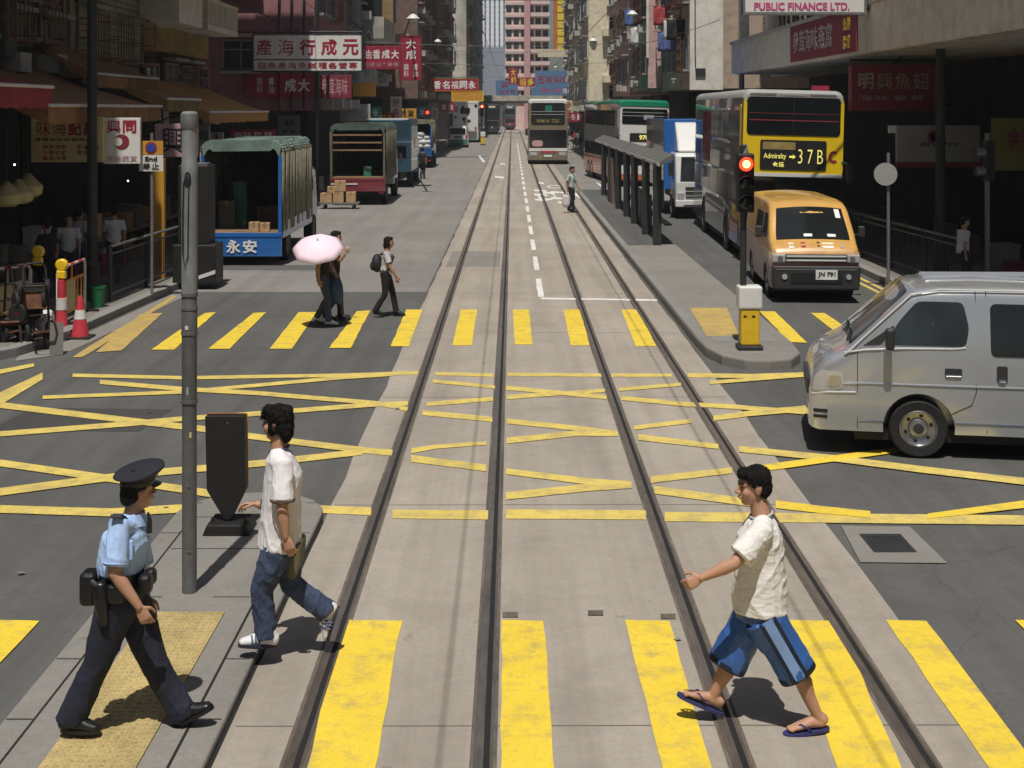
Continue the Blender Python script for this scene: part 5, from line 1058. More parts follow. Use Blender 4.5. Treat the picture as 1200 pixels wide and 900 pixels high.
# tan bus
tb = bus('tan fronted double decker bus coming along the tram tracks', (2.48,94,0), R(-.5), 0, 12, 2.72, 4.5, 'tan_paintwork', (3.0,3.85,6,'glass_dark'), (1.35,2.1,5,'glass_dark'), roof='white_metal')
fpanel(tb,-1.34,1.34,.4,4.36,'tan_paintwork',r=.2); fpanel(tb,-1.16,1.16,2.72,4.24,'glass_dark','upper_windscreen',-.03,.15); fpanel(tb,-1.28,1.28,1.15,2.38,'glass_dark','lower_windscreen',-.03,.1)
for z in (3.62,3.42): bx(-1.14,-.04,z,1.14,-.031,z+.04).build('handrail', MAT['sign_grey'], tb)
fpanel(tb,-.2,.28,3.66,4.05,'green_low','advert_card',-.04,.03); fpanel(tb,-1.0,1.0,2.78,3.2,'black','destination_display',-.042,.08); lettering('720', (.5,-.055,2.99), .5, .26, MAT['wall_yellow'], tb); lettering('西灣河', (-.35,-.055,2.99), .9, .24, MAT['wall_yellow'], tb)
fpanel(tb,-1.1,-.35,1.24,1.66,'sign_pink','route_board',-.042,.2); fpanel(tb,-1.32,1.32,.92,1.12,'white_metal','white_band',-.03,.06); fpanel(tb,-.55,.55,.80,.94,'red_paintwork','red_band',-.04,.03); bx(-.26,-.055,.52,.26,-.04,.66).build('number_plate', MAT['plate_white'], tb)
for sx in (-1.0,1.0): fpanel(tb,sx-.24,sx+.24,.62,.86,'lamp_glass','headlight',-.045,.06)
# far white bus with black patches, seen from behind
wbk = bus('far white double decker with black patch artwork seen from behind', (-5.3,156,0), R(0), 0, 11, 2.9, 4.75, 'white_paintwork', (3.1,3.8,6,'glass_dark'), (1.5,2.2,5,'glass_dark'), roof='white_paintwork', rearview=True)
rr = random.Random(2); fpanel(wbk,-.9,.5,3.3,3.95,'glass_dark','rear_window',-.02,.1)
for k in range(9):
    cx, cz, q = rr.uniform(-1.2,1.2), rr.uniform(1.6,4.3), rr.uniform(.10,.26); fpanel(wbk,cx-q,cx+q*.8,cz-q*.8,cz+q,'black','black_patch',-.016-.0007*k,q*.6)
fpanel(wbk,-1.3,1.3,.4,1.3,'grey_paintwork','engine_cover',-.03,.1)
for sx in (-1.15,1.15): fpanel(wbk,sx-.1,sx+.1,1.4,1.8,'red_lens','tail_light',-.03,.03)
# ---- far vehicles
mv = Van('white and green minibus driving away in the left lane', (-5.38,135,0), 0, 5, 1.95, [(0,.8),(.01,1.2),(.05,1.75),(.15,2.0),(.35,2.12),(4.0,2.12),(4.5,1.6),(5,.9)], 1.2, 'white_paintwork', wheels=(1.2,3.9), name='minibus')
for sd in (-1,1): mv.pane([(.5,1.25),(3.6,1.25),(3.5,1.85),(.5,1.85)], sd); bx(sd*.86-.09,-.03,.95,sd*.86+.09,.03,1.25).build('tail_light', MAT['red_lens'], mv.root)
fpanel(mv.root,-.78,.78,1.32,1.92,'glass_dark','rear_window',-.03,.1); fpanel(mv.root,-.92,.92,.34,.82,'green_low','lower_panel',-.035,.05); fpanel(mv.root,-.38,.38,.98,1.14,'black','plate_recess',-.04,.03); bx(-.6,-.05,.30,.6,-.02,.40).build('bumper', MAT['plastic_dark'], mv.root)
def tram(label, loc, m1, m2, glow):
    t = thing('tram', label, 'tram', loc); bx(-1.1,0,.5,1.1,9,2.2).build('lower_deck', MAT[m1], t, bevel=.12); bx(-1.1,0,2.2,1.1,9,4.55).build('upper_deck', MAT[m2], t, bevel=.18)
    fpanel(t,-.85,.85,1.35,2.1,'glass_dark','windscreen',-.02,.1); fpanel(t,-.9,.9,2.9,3.8,'glass_dark','windscreen',-.02,.1); bx(-1.0,-.1,.35,1.0,.3,.7).build('bumper', MAT['pole_dark'], t); fpanel(t,-.5,.5,4.0,4.3,'sign_white','route_board',-.03,.04)
    MB().disc((0,-.03,1.05),(0,-1,0),.12,.1,.02,n=14).build('headlight', MAT[glow], t); bx(-.8,1,.12,.8,8,.5).build('truck_frame', MAT['black'], t)
    for sd in (-1,1): 
        for k in range(5): bx(sd*1.1-.01,.6+k*1.65,2.95,sd*1.1+.01,1.9+k*1.65,3.8).build('window', MAT['glass_dark'], t); bx(sd*1.1-.01,.6+k*1.65,1.35,sd*1.1+.01,1.9+k*1.65,2.05).build('window', MAT['glass_dark'], t)
    return t
t_ = tram('far dark tram on the left track beneath the footbridge', (-.71,205,0), 'pole_dark', 'sign_black', 'white_metal'); t_.location.x = -3.0
tram('far green and maroon tram beneath the footbridge', (-.71,250,0), 'maroon', 'pole_green', 'white_metal').location.x = -.4
fv = Van('far dull yellow van beneath the footbridge', (-7.2,205,0), 0, 4.7, 1.9, [(0,.8),(.05,1.7),(.3,2.3),(4,2.3),(4.7,.9)], 1.2, 'cream_metal', wheels=(1,3.7)); fpanel(fv.root,-.7,.7,1.3,1.9,'glass_dark','rear_window',-.03,.1)
fv = Van('far dark van queued left of the dark tram', (-5.4,195,0), 0, 4.7, 1.9, [(0,.8),(.05,1.6),(.3,2.0),(4,2.0),(4.7,.9)], 1.2, 'black_gloss', wheels=(1,3.7)); fpanel(fv.root,-.7,.7,1.2,1.7,'glass_tint','rear_window',-.03,.1)
for sx in (-.75,.75): fpanel(fv.root,sx-.12,sx+.12,.85,1.1,'white_metal','lamp',-.03,.03)
signal('far traffic light with a yellow bollard in the left lane', G(566,170)); bpy.data.objects['traffic_signal.001'].scale = (1.45,1.45,1.45)
o = thing('traffic_signal','small red traffic light above the sack truck','traffic light',(-5.5,91,PZ)); MB().cyl((0,0,0),(0,0,3.6),.06,n=8).build('pole', MAT['pole_dark'], o); bx(-.2,-.12,2.6,.2,.1,3.9).build('head', MAT['sign_black'], o); MB().disc((0,-.13,3.45),(0,-1,0),.11,.09,.04,n=16).build('lens', MAT['red_glow'], o); o.location.x = (501-600)/1600*91

# ---- trucks (rear at y = 0, facing away)
def arch(w, z0, z1, r, n=6):
    h = w/2; return [(h,z0)] + [(h-r+r*math.cos(R(90*k/n)), z1-r+r*math.sin(R(90*k/n))) for k in range(n+1)] + [(-h+r-r*math.sin(R(90*k/n)), z1-r+r*math.cos(R(90*k/n))) for k in range(n+1)] + [(-h,z0)]
def canvas(parent, w, z0, z1, y0, y1, mat_top, mat_side, r=.28, sag=.016, seed=1):
    n = 14; prof = arch(w, z0, z1, r); rgo = []
    for k in range(n+1):
        y = y0+(y1-y0)*k/n; d = sag*abs(math.sin(math.pi*k*3/n)); rgo.append([(x*(1-d*.35)+.045*noise.noise((x*2,y*1.9+z*.8,z*1.3+seed)), y, z-d*(z-z0)/(z1-z0)*(1 if abs(x) < w*.4 else .4)+.04*noise.noise((x*3,y*2,seed))) for x, z in prof])
    m = len(prof); top = MB(); side = MB(); side2 = MB()
    for k in range(n):
        for i in range(m-1):
            q = [rgo[k][i], rgo[k][i+1], rgo[k+1][i+1], rgo[k+1][i]]; (side if i < 2 else side2 if i >= m-3 else top).face(q)
    a = top.build('canvas_top', MAT[mat_top], parent, smooth=True); b = side.build('canvas_side', MAT[mat_side], parent, smooth=True)
    c = side2.build('canvas_side', MAT[mat_side], parent, smooth=True)
    for o in (a, b, c): md = o.modifiers.new('thick','SOLIDIFY'); md.thickness = .02; md.offset = -1
    # scalloped front flap
    fl = MB(); pts = prof[3:-3]; lo = []
    for i, (x, z) in enumerate(pts): lo.append((x*.97, y0-.01-.02*math.sin(i*2.3), z-.17-.05*math.sin(i*1.7)-(.05 if abs(x) > w*.35 else 0)))
    for i in range(len(pts)-1): fl.face([(pts[i][0],y0-.005,pts[i][1]),(pts[i+1][0],y0-.005,pts[i+1][1]),lo[i+1],lo[i]])
    fl.build('flap', MAT[mat_top], parent, smooth=True)
    # panel behind the cab
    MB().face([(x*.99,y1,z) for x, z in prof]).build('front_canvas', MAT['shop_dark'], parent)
def truck(label, loc, w, bedz, top, Lb, paint, cabpaint, mtop, mside, gate_drop=True, floor_m='wood', rz=0, gate=None, r=.28, postm=None):
    postm = postm or paint
    t = thing('canvas_truck', label, 'truck', loc, rz)
    bx(-w/2,0,bedz-.12,w/2,Lb,bedz).build('bed', MAT[floor_m], t); canvas(t, w+.06, bedz+.02, top, .02, Lb, mtop, mside, r)
    g0 = gate or (bedz-.58, bedz-.02)
    bx(-w/2-.02,-.06,g0[0],w/2+.02,-.005,g0[1]).build('tailgate', MAT[paint], t, bevel=.012); bx(-w/2-.02,-.075,g0[1]-.10,w/2+.02,-.06,g0[1]-.05).build('tailgate_rail', MAT[paint], t)
    for sx in (-1,1):
        bx(sx*(w/2-.03)-.04,-.03,bedz,sx*(w/2-.03)+.04,.05,top-.35).build('corner_post', MAT[postm], t); bx(sx*(w/2+.015)-.02,.06,bedz-.14,sx*(w/2+.015)+.02,Lb,bedz+.25).build('side_board', MAT[postm], t)
        for y in (1.3, Lb+.9): wheel(t, sx*(w/2-.16), y, .40, .26, sx, 'galv')
        bx(sx*(w/2-.15)-.10,.02,.44,sx*(w/2-.15)+.10,.07,.54).build('tail_light', MAT['red_lens'], t)
    bx(-.45,.1,.45,.45,Lb+1.5,bedz-.12).build('chassis', MAT['black'], t); bx(-w/2+.1,.4,.42,w/2-.1,.46,.8).build('mud_flap', MAT['rubber'], t)
    c = [(Lb+.08,.55),(Lb+1.75,.55),(Lb+1.78,1.15),(Lb+1.45,2.05),(Lb+1.2,2.15),(Lb+.08,2.15)]
    cab = MB().prism(c,'x',-w/2+.08,w/2-.08).build('cab', MAT[cabpaint], t, bevel=.06)
    for sx in (-1,1):
        MB().prism(rounded([(Lb+.3,1.3),(Lb+1.45,1.3),(Lb+1.25,1.98),(Lb+.3,1.98)],.05),'x',sx*(w/2-.08)-.004,sx*(w/2-.08)+.006).build('window', MAT['glass_dark'], cab); bx(sx*(w/2+.08)-.06,Lb+1.5,1.45,sx*(w/2+.08)+.06,Lb+1.58,1.85).build('mirror', MAT['plastic_dark'], t)
    return t
g = G(286,311); bt = truck('blue truck with a green canvas cover and 永安 on its tailgate', (-6.58,33.2,0), 1.94, .80, 3.03, 4.9, 'blue_deep', 'blue_deep', 'canvas_green', 'canvas_olive', gate=(.22,.80))
lettering('永安', (.02,-.08,.47), .80, .36, MAT['ink_white'], bt)
bt2 = truck('truck with a weathered olive canvas, open slatted back and maroon tail', (-6.1,54.0,0), 2.15, 1.12, 3.22, 5.2, 'maroon', 'white_paintwork', 'canvas_dim', 'canvas_grime', gate=(.55,1.08), postm='wall_olive')
for z in (2.15,2.45,2.75): bx(-1.0,.02,z,.95,.07,z+.06).build('cross_bar', MAT['wood'], bt2)
bx(-1.05,-.09,.82,.0,-.06,.87).build('white_strip', MAT['white_metal'], bt2)
bt3 = thing('box_truck', 'light blue box truck parked beyond the olive canvas truck', 'truck', (-5.95,66.5,0)); bx(-1.05,0,.75,1.05,4.4,3.35).build('cargo_box', MAT['blue_light'], bt3, bevel=.04); bx(-1.0,4.5,.5,1.0,6.2,2.3).build('cab', MAT['blue_light'], bt3, bevel=.1); bx(.2,-.03,1.4,.8,0,2.0).build('rear_window', MAT['glass_dark'], bt3); bx(1.04,2.2,1.9,1.07,3.0,2.35).build('window', MAT['glass_dark'], bt3)
bx(-1.0,-1.6,3.3,1.0,-.05,3.36).build('roof_rack', MAT['white_metal'], bt3)
for sx in (-1,1):
    for y in (1.1,5.3): wheel(bt3, sx*.9, y, .42, .26, sx, 'galv')
bx(-.5,.1,.4,.5,6,.75).build('chassis', MAT['black'], bt3)
bt4 = truck('dark truck with its open back stacked with white sacks', (-6.2,88,0), 2.0, 1.25, 3.1, 5, 'blue_paintwork', 'blue_paintwork', 'canvas_olive', 'canvas_olive', gate=(.75,1.3))
for k,(x,z) in enumerate(((.25,1.42),(.72,1.42),(.45,1.68),(.8,1.7),(.2,1.94),(.68,1.98),(.35,2.2))):
    o = tag(sackmesh(MB(),(0,0,0),.36,.3,.17,k).build('sack', MAT['cloth_white'], smooth=True), 'plump white sack stacked in the dark truck bed', 'sack', 'white sacks in the dark truck'); o.location = (-6.2+x-.1,88.5+.1*(k%2),z)
# cartons and goods in the trucks
def carton(label, loc, w, d, h, rz=0, m='cardboard'):
    o = thing('carton', label, 'carton', loc, rz); bx(-w/2,-d/2,0,w/2,d/2,h).build('box_body', MAT[m], o, bevel=.008); bx(-.03,-d/2-.003,h-.12,.03,d/2+.003,h+.003).build('tape', MAT['wood'], o)
    return o
carton('left one of two small cartons on the blue truck tail', (-6.30,33.42,.80),.24,.25,.24); carton('right one of two small cartons on the blue truck tail', (-6.05,33.44,.80),.24,.25,.22,.1)
carton('green and white carton deep in the blue truck', (-6.95,35.0,.80),.35,.3,1.15,0,'green_low'); carton('brown carton in shade inside the blue truck', (-6.3,35.4,.8),.6,.5,.5,.2,'wall_brown'); carton('dark carton stack against the left canvas of the blue truck', (-7.2,34.6,.8),.4,.5,.7,.1,'wall_dark')
carton('bright green bag on the olive truck bed', (-5.78,54.5,1.12),.3,.25,.40,.2,'neon_green' if 'neon_green' in MAT else 'green_low')
o = thing('hand_cart','low steel hand cart loaded with cartons behind the olive truck','hand cart',(-6.6,52.3,0)); bx(-.75,-.35,.18,.75,.35,.24).build('deck', MAT['galv'], o)
for sx in (-.55,.55): MB().disc((sx-.03,-.3,.09),(1,0,0),.09,.09,.06,n=14).build('castor', MAT['rubber'], o); MB().disc((sx-.03,.3,.09),(1,0,0),.09,.09,.06,n=14).build('castor', MAT['rubber'], o)
for k,(x,z,w,h,lab) in enumerate(((-.48,.24,.44,.36,'lower left'),(-.02,.24,.40,.42,'lower middle'),(.45,.24,.36,.40,'lower right'),(-.30,.61,.30,.24,'upper left'),(.03,.67,.42,.40,'topmost'))): carton(f'{lab} carton on the low hand cart', (-6.6+x,52.2,z),w,.5,h,.03*k)
# blue and white box lorry between the shelter and the yellow bus
lr = thing('box_lorry','blue box lorry with a white cab and wind deflector behind the shelter','truck',(6.62,47.2,0)); 
bx(-1.15,1.95,.9,1.15,8.3,3.44).build('cargo_box', MAT['blue_deep'], lr, bevel=.03); bx(-1.16,2.05,.95,-1.152,8.2,3.40).build('side_panel', MAT['grey_paintwork'], lr); bx(1.152,2.05,.95,1.16,8.2,3.40).build('side_panel', MAT['grey_paintwork'], lr)
MB().prism([(0.02,.5),(1.8,.5),(1.8,2.28),(.42,2.28),(.25,2.2),(.02,1.25)],'x',-.95,.95).build('cab', MAT['white_paintwork'], lr, bevel=.08, seg=3)
MB().prism([(.75,2.3),(1.85,2.3),(1.85,3.35),(1.55,3.3),(1.0,2.75)],'x',-.8,.8).build('wind_deflector', MAT['white_paintwork'], lr, bevel=.08, seg=3)
a_ = Vector((0,.035,1.32)); b_ = Vector((0,.235,2.14)); mbw = MB(); mbw.face([(-.80,a_.y-.02,a_.z),(.80,a_.y-.02,a_.z),(.74,b_.y-.02,b_.z),(-.74,b_.y-.02,b_.z)]); mbw.build('windscreen', MAT['glass_tint'], lr)
for z in (.72,.88,1.04): bx(-.62,-.01,z,.62,.02,z+.07).build('grille_bar', MAT['plastic_dark'], lr)
bx(-.97,-.10,.42,.97,.12,.66).build('bumper', MAT['white_paintwork'], lr, bevel=.03); bx(-.7,-.112,.46,.7,-.10,.50).build('bumper_slot', MAT['black'], lr)
for sx in (-1,1):
    bx(sx*.78-.12,-.015,.70,sx*.78+.12,.02,.90).build('headlight', MAT['lamp_glass'], lr); bx(sx*1.12-.09,-.05,1.5,sx*1.12+.09,.05,1.95).build('mirror', MAT['plastic_dark'], lr)
    MB().prism(rounded([(.45,1.35),(1.4,1.3),(1.4,2.1),(.6,2.1)],.05),'x',sx*.95-.004,sx*.95+.006).build('window', MAT['glass_dark'], lr)
    for y in (.9,5.9): wheel(lr, sx*.88, y, .42, .28, sx, 'galv')
bx(-.45,.2,.4,.45,8,.9).build('chassis', MAT['black'], lr)
# ================================================================= people
M('shirt_blue', (.40,.56,.86), .8, var=.06, scale=4, bump=.55, bscale=22, stretch=(1,1,.45)); M('trousers_navy', (.012,.015,.032), .75, var=.25, scale=5, bump=.5, bscale=20, stretch=(1,1,.5)); M('cap_navy', (.012,.014,.022), .7, var=.15); M('leather_black', (.010,.010,.011), .35, var=.2)
M('tee_white', (.76,.74,.76), .85, var=.04, scale=5, bump=.5, bscale=18, stretch=(1,1,.4)); M('tee_cream', (.76,.74,.71), .85, var=.05, scale=5, bump=.5, bscale=18, stretch=(.5,1,1)); M('denim', (.045,.065,.13), .85, var=.35, scale=4, fine=.2, bump=.6, bscale=24, stretch=(1,1,.6)); M('shorts_blue', (.035,.115,.36), .42, var=.2, scale=5, bump=.5, bscale=16, stretch=(1,1,.35)); M('shorts_pale', (.22,.36,.66), .45, var=.15); M('shorts_black', (.008,.010,.018), .6)
M('shoe_white', (.72,.73,.76), .5); M('shoe_blue', (.03,.06,.16), .5); M('sole_dark', (.02,.02,.03), .7); M('flipflop', (.03,.035,.13), .6); M('bag_olive', (.11,.095,.055), .7, var=.3); M('umbrella_pink', (.90,.70,.80), .7, var=.04); M('top_black', (.010,.010,.012), .8); M('tee_grey', (.50,.50,.52), .85); M('trousers_black', (.010,.010,.011), .8); M('bag_blue', (.03,.07,.16), .6); M('eye', (.02,.015,.012), .2); M('lips', (.36,.14,.11), .5); M('shirt_mint', (.42,.50,.47), .85); M('bag_pale', (.55,.52,.55), .6); M('shirt_dim', (.55,.55,.56), .85); M('backpack', (.016,.016,.02), .7); M('wristband', (.04,.01,.015), .6); M('epaulette', (.012,.014,.022), .7)
def remesh(mb, voxel, it=5, wr=0.0, wf=9.0, st=(1,1,1), seed=0.0):
    o = mb.build('tmp', MAT['black']); m = o.modifiers.new('r','REMESH'); m.mode = 'VOXEL'; m.voxel_size = voxel
    if it: s = o.modifiers.new('s','SMOOTH'); s.factor = .5; s.iterations = it
    me = temp_eval(o); bpy.data.objects.remove(o)
    if wr:
        nn = [v.normal.copy() for v in me.vertices]
        for v, n in zip(me.vertices, nn):
            p = Vector((v.co.x*st[0], v.co.y*st[1], v.co.z*st[2]))*wf + Vector((seed, seed*1.7, 0)); w = noise.noise(p); w2 = noise.noise(p*2.3)
            q_ = max(0, 1-3.2*abs(w)); q2 = max(0, 1-3.2*abs(w2)); v.co += n*wr*(q_*q_*.9 + q2*q2*.35 + .5*w - .3)
    shade(me); me.materials.clear(); return me
def part(me, name, mat, parent):
    me.name = name; me.materials.append(MAT[mat]); o = bpy.data.objects.new(name, me); COL.objects.link(o)
    if parent is not None: o.parent = parent
    return o
def V(*a): return Vector(a)
def head_prims(mb, c, fw, up, s=1.0):
    fw = fw.normalized(); up = (up-fw*up.dot(fw)).normalized(); sd = fw.cross(up); Mx = Matrix((sd, fw, up)).transposed()
    q = lambda x, y, z: c + (sd*x + fw*y + up*z)*s
    E = lambda p, r: mb.sph(q(*p), tuple(k*s for k in r), 18, 12, Mx)
    E((0,-.008,.028),(.074,.094,.088)); E((0,.022,-.042),(.060,.066,.072)); E((0,.045,-.088),(.034,.036,.028)); E((0,.074,.022),(.05,.016,.02)); E((.038,.052,-.030),(.026,.03,.03)); E((-.038,.052,-.030),(.026,.03,.03))
    mb.chain([q(0,.088,.012), q(0,.102,-.012), q(0,.108,-.028)], [.009*s,.012*s,.015*s], sd, 10); E((.012,.094,-.031),(.010,.010,.008)); E((-.012,.094,-.031),(.010,.010,.008))
    E((0,.086,-.056),(.024,.012,.007)); E((0,.083,-.068),(.021,.012,.008))
    for k in (-1,1): E((k*.074,-.012,-.008),(.010,.020,.032)); E((k*.078,-.018,.004),(.008,.018,.020))
    return q, sd, Mx
def hand_prims(mb, w, d, pn, side, s=1.0, curl=.5, thumb=1):
    """w wrist, d direction of the fingers, pn palm normal (palm faces pn), side = thumb side vector"""
    d = d.normalized(); pn = (pn-d*pn.dot(d)).normalized(); sx = d.cross(pn).normalized()
    if sx.dot(side) < 0: sx = -sx
    mb.chain([w, w+d*.045*s, w+d*.085*s], [(.014*s,.024*s),(.014*s,.038*s),(.012*s,.040*s)], sx, 12)
    for k, (off, ln) in enumerate(((.030,.072),(.010,.080),(-.011,.074),(-.030,.058))):
        b = w + d*.080*s + sx*off*s; p = [w+d*.05*s+sx*off*.8*s, b]; ang = curl*(.55+.12*k); dirv = d
        for j, f in enumerate((.45,.32,.25)):
            dirv = (d*math.cos(ang*(j+1)) + pn*math.sin(ang*(j+1))); p.append(p[-1]+dirv*ln*f*s)
        mb.chain(p, [.0095*s,.0095*s,.0088*s,.008*s,.0072*s], sx, 8)
    t0 = w+d*.022*s+sx*.022*s; t1 = t0+(d*.45+sx*.7+pn*.3).normalized()*.036*s; t2 = t1+(d*.8+sx*.25+pn*.35).normalized()*.030*s; t3 = t2+(d*.9+pn*.35).normalized()*.022*s
    mb.chain([t0,t1,t2,t3], [.013*s,.011*s,.0095*s,.008*s], pn, 8)
def limb(mb, pts, rads, side, flat=False): return mb.chain(pts, rads, side, 16, True, flat)
def person(label, root, J, fw, sd, vox=.006, group=None, skin='skin', s=1.0, fine=True):
    """J: joints (world) for n(ear) and f(ar) sides; returns dict of parts. Meshes are in root coordinates."""
    o = thing('person', label, 'person', root, 0, group); r0 = Vector(root); L = {k: (v-r0) if isinstance(v, Vector) and not k.startswith(('hd','hup','look','pn','ts')) or k == 'head' else v for k, v in J.items()}
    mb = MB(); up = V(0,0,1)
    hd = L['head']; hf = J.get('look', fw); hu = J.get('hup', up); q, hs, Mx = head_prims(mb, hd, hf, hu, s)
    mb.chain([L['neck']-V(0,0,.03)*s, L['neck'].lerp(hd,.5), hd-hu*.02*s-hf*.012*s], [(.062*s,.066*s),(.053*s,.054*s),(.055*s,.052*s)], sd)
    pel, ch = L['pelvis'], L['chest']
    mb.chain([pel-V(0,0,.03), pel.lerp(ch,.4), ch, L['neck']-V(0,0,.06)*s], [(.085*s,.13*s),(.085*s,.12*s),(.095*s,.145*s),(.06*s,.10*s)], sd)
    for k in 'nf':
        sg = 1 if k == 'n' else -1
        limb(mb, [ch.lerp(L['neck'],.5), L['sh'+k], L['sh'+k].lerp(L['el'+k],.5), L['el'+k]], [.05*s,.050*s,.045*s,.038*s], sd)
        limb(mb, [L['el'+k], L['el'+k].lerp(L['wr'+k],.3), L['wr'+k]], [(.038*s,.037*s),(.041*s,.038*s),(.024*s,.029*s)], sd)
        hdv = J['hd'+k].normalized() if 'hd'+k in J else None
        if hdv is None: hdv = (L['wr'+k]-L['el'+k]).normalized()
        pn = J.get('pn'+k, -sd*sg); ts = J.get('ts'+k, fw)
        if fine: hand_prims(mb, L['wr'+k], hdv, pn, ts, s, J.get('curl'+k, .5))
        else: mb.chain([L['wr'+k], L['wr'+k]+hdv*.06*s, L['wr'+k]+hdv*.13*s], [(.02*s,.03*s),(.022*s,.036*s),(.014*s,.024*s)], fw, 8)
        hip = pel + sd*sg*.085*s - V(0,0,.02); limb(mb, [hip, hip.lerp(L['kn'+k],.5), L['kn'+k]], [.082*s,.068*s,.050*s], sd)
        kn, an = L['kn'+k], L['an'+k]; ax = (an-kn).normalized(); bk = -(fw-ax*fw.dot(ax)).normalized()
        limb(mb, [kn, kn.lerp(an,.28)+bk*.012*s, kn.lerp(an,.6), an], [.050*s,.055*s,.042*s,.034*s], sd)
        to = L['to'+k]; he = an + (an-to).normalized()*0 ; fd = (to-L['he'+k]).normalized(); upf = (an-L['he'+k]); upf = (upf-fd*upf.dot(fd)).normalized()
        h0 = L['he'+k] + upf*.030*s; mb.chain([an, h0.lerp(an,.4)], [.034*s,.036*s], sd, 12)
        mb.chain([h0+fd*.03*s, L['he'+k].lerp(to,.35)+upf*.040*s, L['he'+k].lerp(to,.7)+upf*.024*s, to-fd*.03*s+upf*.016*s], [(.032*s,.032*s),(.036*s,.034*s),(.022*s,.042*s),(.013*s,.036*s)], sd, 12)
        if J.get('bare'):
            for t_ in range(5): mb.sph(to - fd*(.022+.008*abs(t_-1))*s + sd*sg*(-1)*(.03-.0145*t_)*s + upf*.012*s, ((.011 if t_ else .014)*s,)*3, 8, 6)
    body = part(remesh(mb, vox, 3), 'body', skin, o)
    # eyes, lips
    for k in (-1,1):
        mb = MB().sph(q(k*.030,.082,.010), .0105*s, 10, 7); mb.build('eye', MAT['eye'], o, smooth=True)
        MB().chain([q(k*.016,.091,.027), q(k*.032,.087,.031), q(k*.048,.074,.026)], [.0035*s,.0045*s,.003*s], hs, 7).build('eyebrow', MAT['hair'], o, smooth=True)
    MB().chain([q(-.018,.091,-.060), q(0,.099,-.059), q(.018,.091,-.060)], [.004*s,.0055*s,.004*s], hf, 8).build('lips', MAT['lips'], o, smooth=True)
    return o, L, q, hs, Mx, body
def tufts(me, c, fw, up, s, ln, vox):
    if not ln: return me
    mb = MB(); mb.add([v.co for v in me.vertices], [tuple(p.vertices) for p in me.polygons]); r = random.Random(11)
    vs = [(v.co.copy(), v.normal.copy()) for v in me.vertices]; crown = c+up*.09*s-fw*.05*s
    for k in range(1900):
        p, n = r.choice(vs); t = (p-crown); t = t-n*t.dot(n)
        if t.length < 1e-4: continue
        t = (t.normalized()+Vector((r.uniform(-.16,.16),r.uniform(-.16,.16),r.uniform(-.18,.08)))).normalized(); l = ln*r.uniform(.6,1.2)*s; w = .0030*s*r.uniform(.7,1.3)
        mb.tube([p-n*.004, p+t*l*.4+n*.004*r.uniform(.2,1.2), p+t*l*.8+n*.003*r.uniform(-.6,1.1)-up*.004, p+t*l-n*.003-up*.012], [w,w*.9,w*.5,w*.08], 5)
    m2 = mb.mesh('hair'); shade(m2); bpy.data.meshes.remove(me); return m2
def hair(o, q, sd, fw, up, s, extra=(), vox=.006, wr=.006, fringe=True, hf=60, hz_=.16, tuft=0):
    mb = MB(); Mx = Matrix((sd, fw.normalized(), up)).transposed(); E = lambda p, r: mb.sph(q(*p), tuple(k*s for k in r), 16, 10, Mx)
    E((0,-.020,.052),(.084,.094,.082)); E((0,-.052,.0),(.074,.062,.075))
    if fringe: E((0,.055,.085),(.062,.040,.036))
    for p, r in extra: E(p, r)
    return part(tufts(remesh(mb, vox, 4, wr*.12, hf, (1,1,hz_), 3.0), q(0,-.01,.03), fw.normalized(), up, s, tuft, vox), 'hair', 'hair', o)
def fit(hip, ank, l1, l2, fwd):           # knee from hip and ankle
    d = ank-hip; L_ = min(d.length, (l1+l2)*.998); u = d.normalized(); a = (l1*l1-l2*l2+L_*L_)/(2*L_); h = math.sqrt(max(l1*l1-a*a, 0)); f = (fwd-u*fwd.dot(u)).normalized(); return hip+u*a+f*h
# ---------------------------------------------------------------- policeman, walking right on the island
d = 8.20; A = lambda x, y, dy=0.0: P(x, y, d+dy)
FW, SD = V(1,0,0), V(0,-1,0)
J = dict(head=A(162,575,-.0), look=V(.76,.65,.02).normalized(), hup=V(.10,.0,1), neck=A(155,603), chest=A(146,632), pelvis=A(143,697), shn=A(140,615,-.15), shf=A(161,617,.16), eln=A(134,671,-.21), wrn=A(163,711,-.20), hdn=V(.45,.05,-.9), elf=A(166,668,.20), wrf=A(172,700,.12), hdf=V(.3,0,-.95), curln=.7, curlf=.7,
    knn=A(114,778,-.07), ann=A(83,843,-.09), hen=A(72,857,-.09), ton=A(117,858,-.10), knf=A(181,777,.07), anf=A(214,836,.08), hef=A(207,852,.08), tof=A(250,830,.07), pnn=V(-.2,1,0), tsn=V(1,0,.3))
pol, L, q, hs, Mx, body = person('policeman in a pale blue shirt and black peaked cap striding right', (J['pelvis'].x, d, IZ), J, FW, SD, .0055, s=.98)
hair(pol, q, hs, J['look'], J['hup'], .98, [((0,-.075,-.035),(.060,.035,.045))], .0055, .003, False)
up = J['hup'].normalized(); lk = J['look']
mb = MB(); cc_ = q(0,.0,.085)
def ringat(c, a, b, tilt=0): return [c + hs*a*math.cos(t) + lk*b*math.sin(t) + up*tilt*math.sin(t) for t in [2*math.pi*k/28 for k in range(28)]]
mb.rings([ringat(q(0,-.006,.045),.083,.104), ringat(q(0,-.004,.085),.085,.107), ringat(q(0,.0,.105),.110,.130,.012), ringat(q(0,.004,.122),.134,.152,.026), ringat(q(0,.004,.134),.130,.148,.030), ringat(q(0,.004,.142),.095,.11,.028), ringat(q(0,.004,.143),.02,.02,.01)])
cap = mb.build('cap', MAT['cap_navy'], pol, smooth=50)
mb = MB().rings([ringat(q(0,-.005,.046),.0845,.1055), ringat(q(0,-.005,.070),.0855,.1075)]); mb.build('cap_band', MAT['leather_black'], cap, smooth=50)
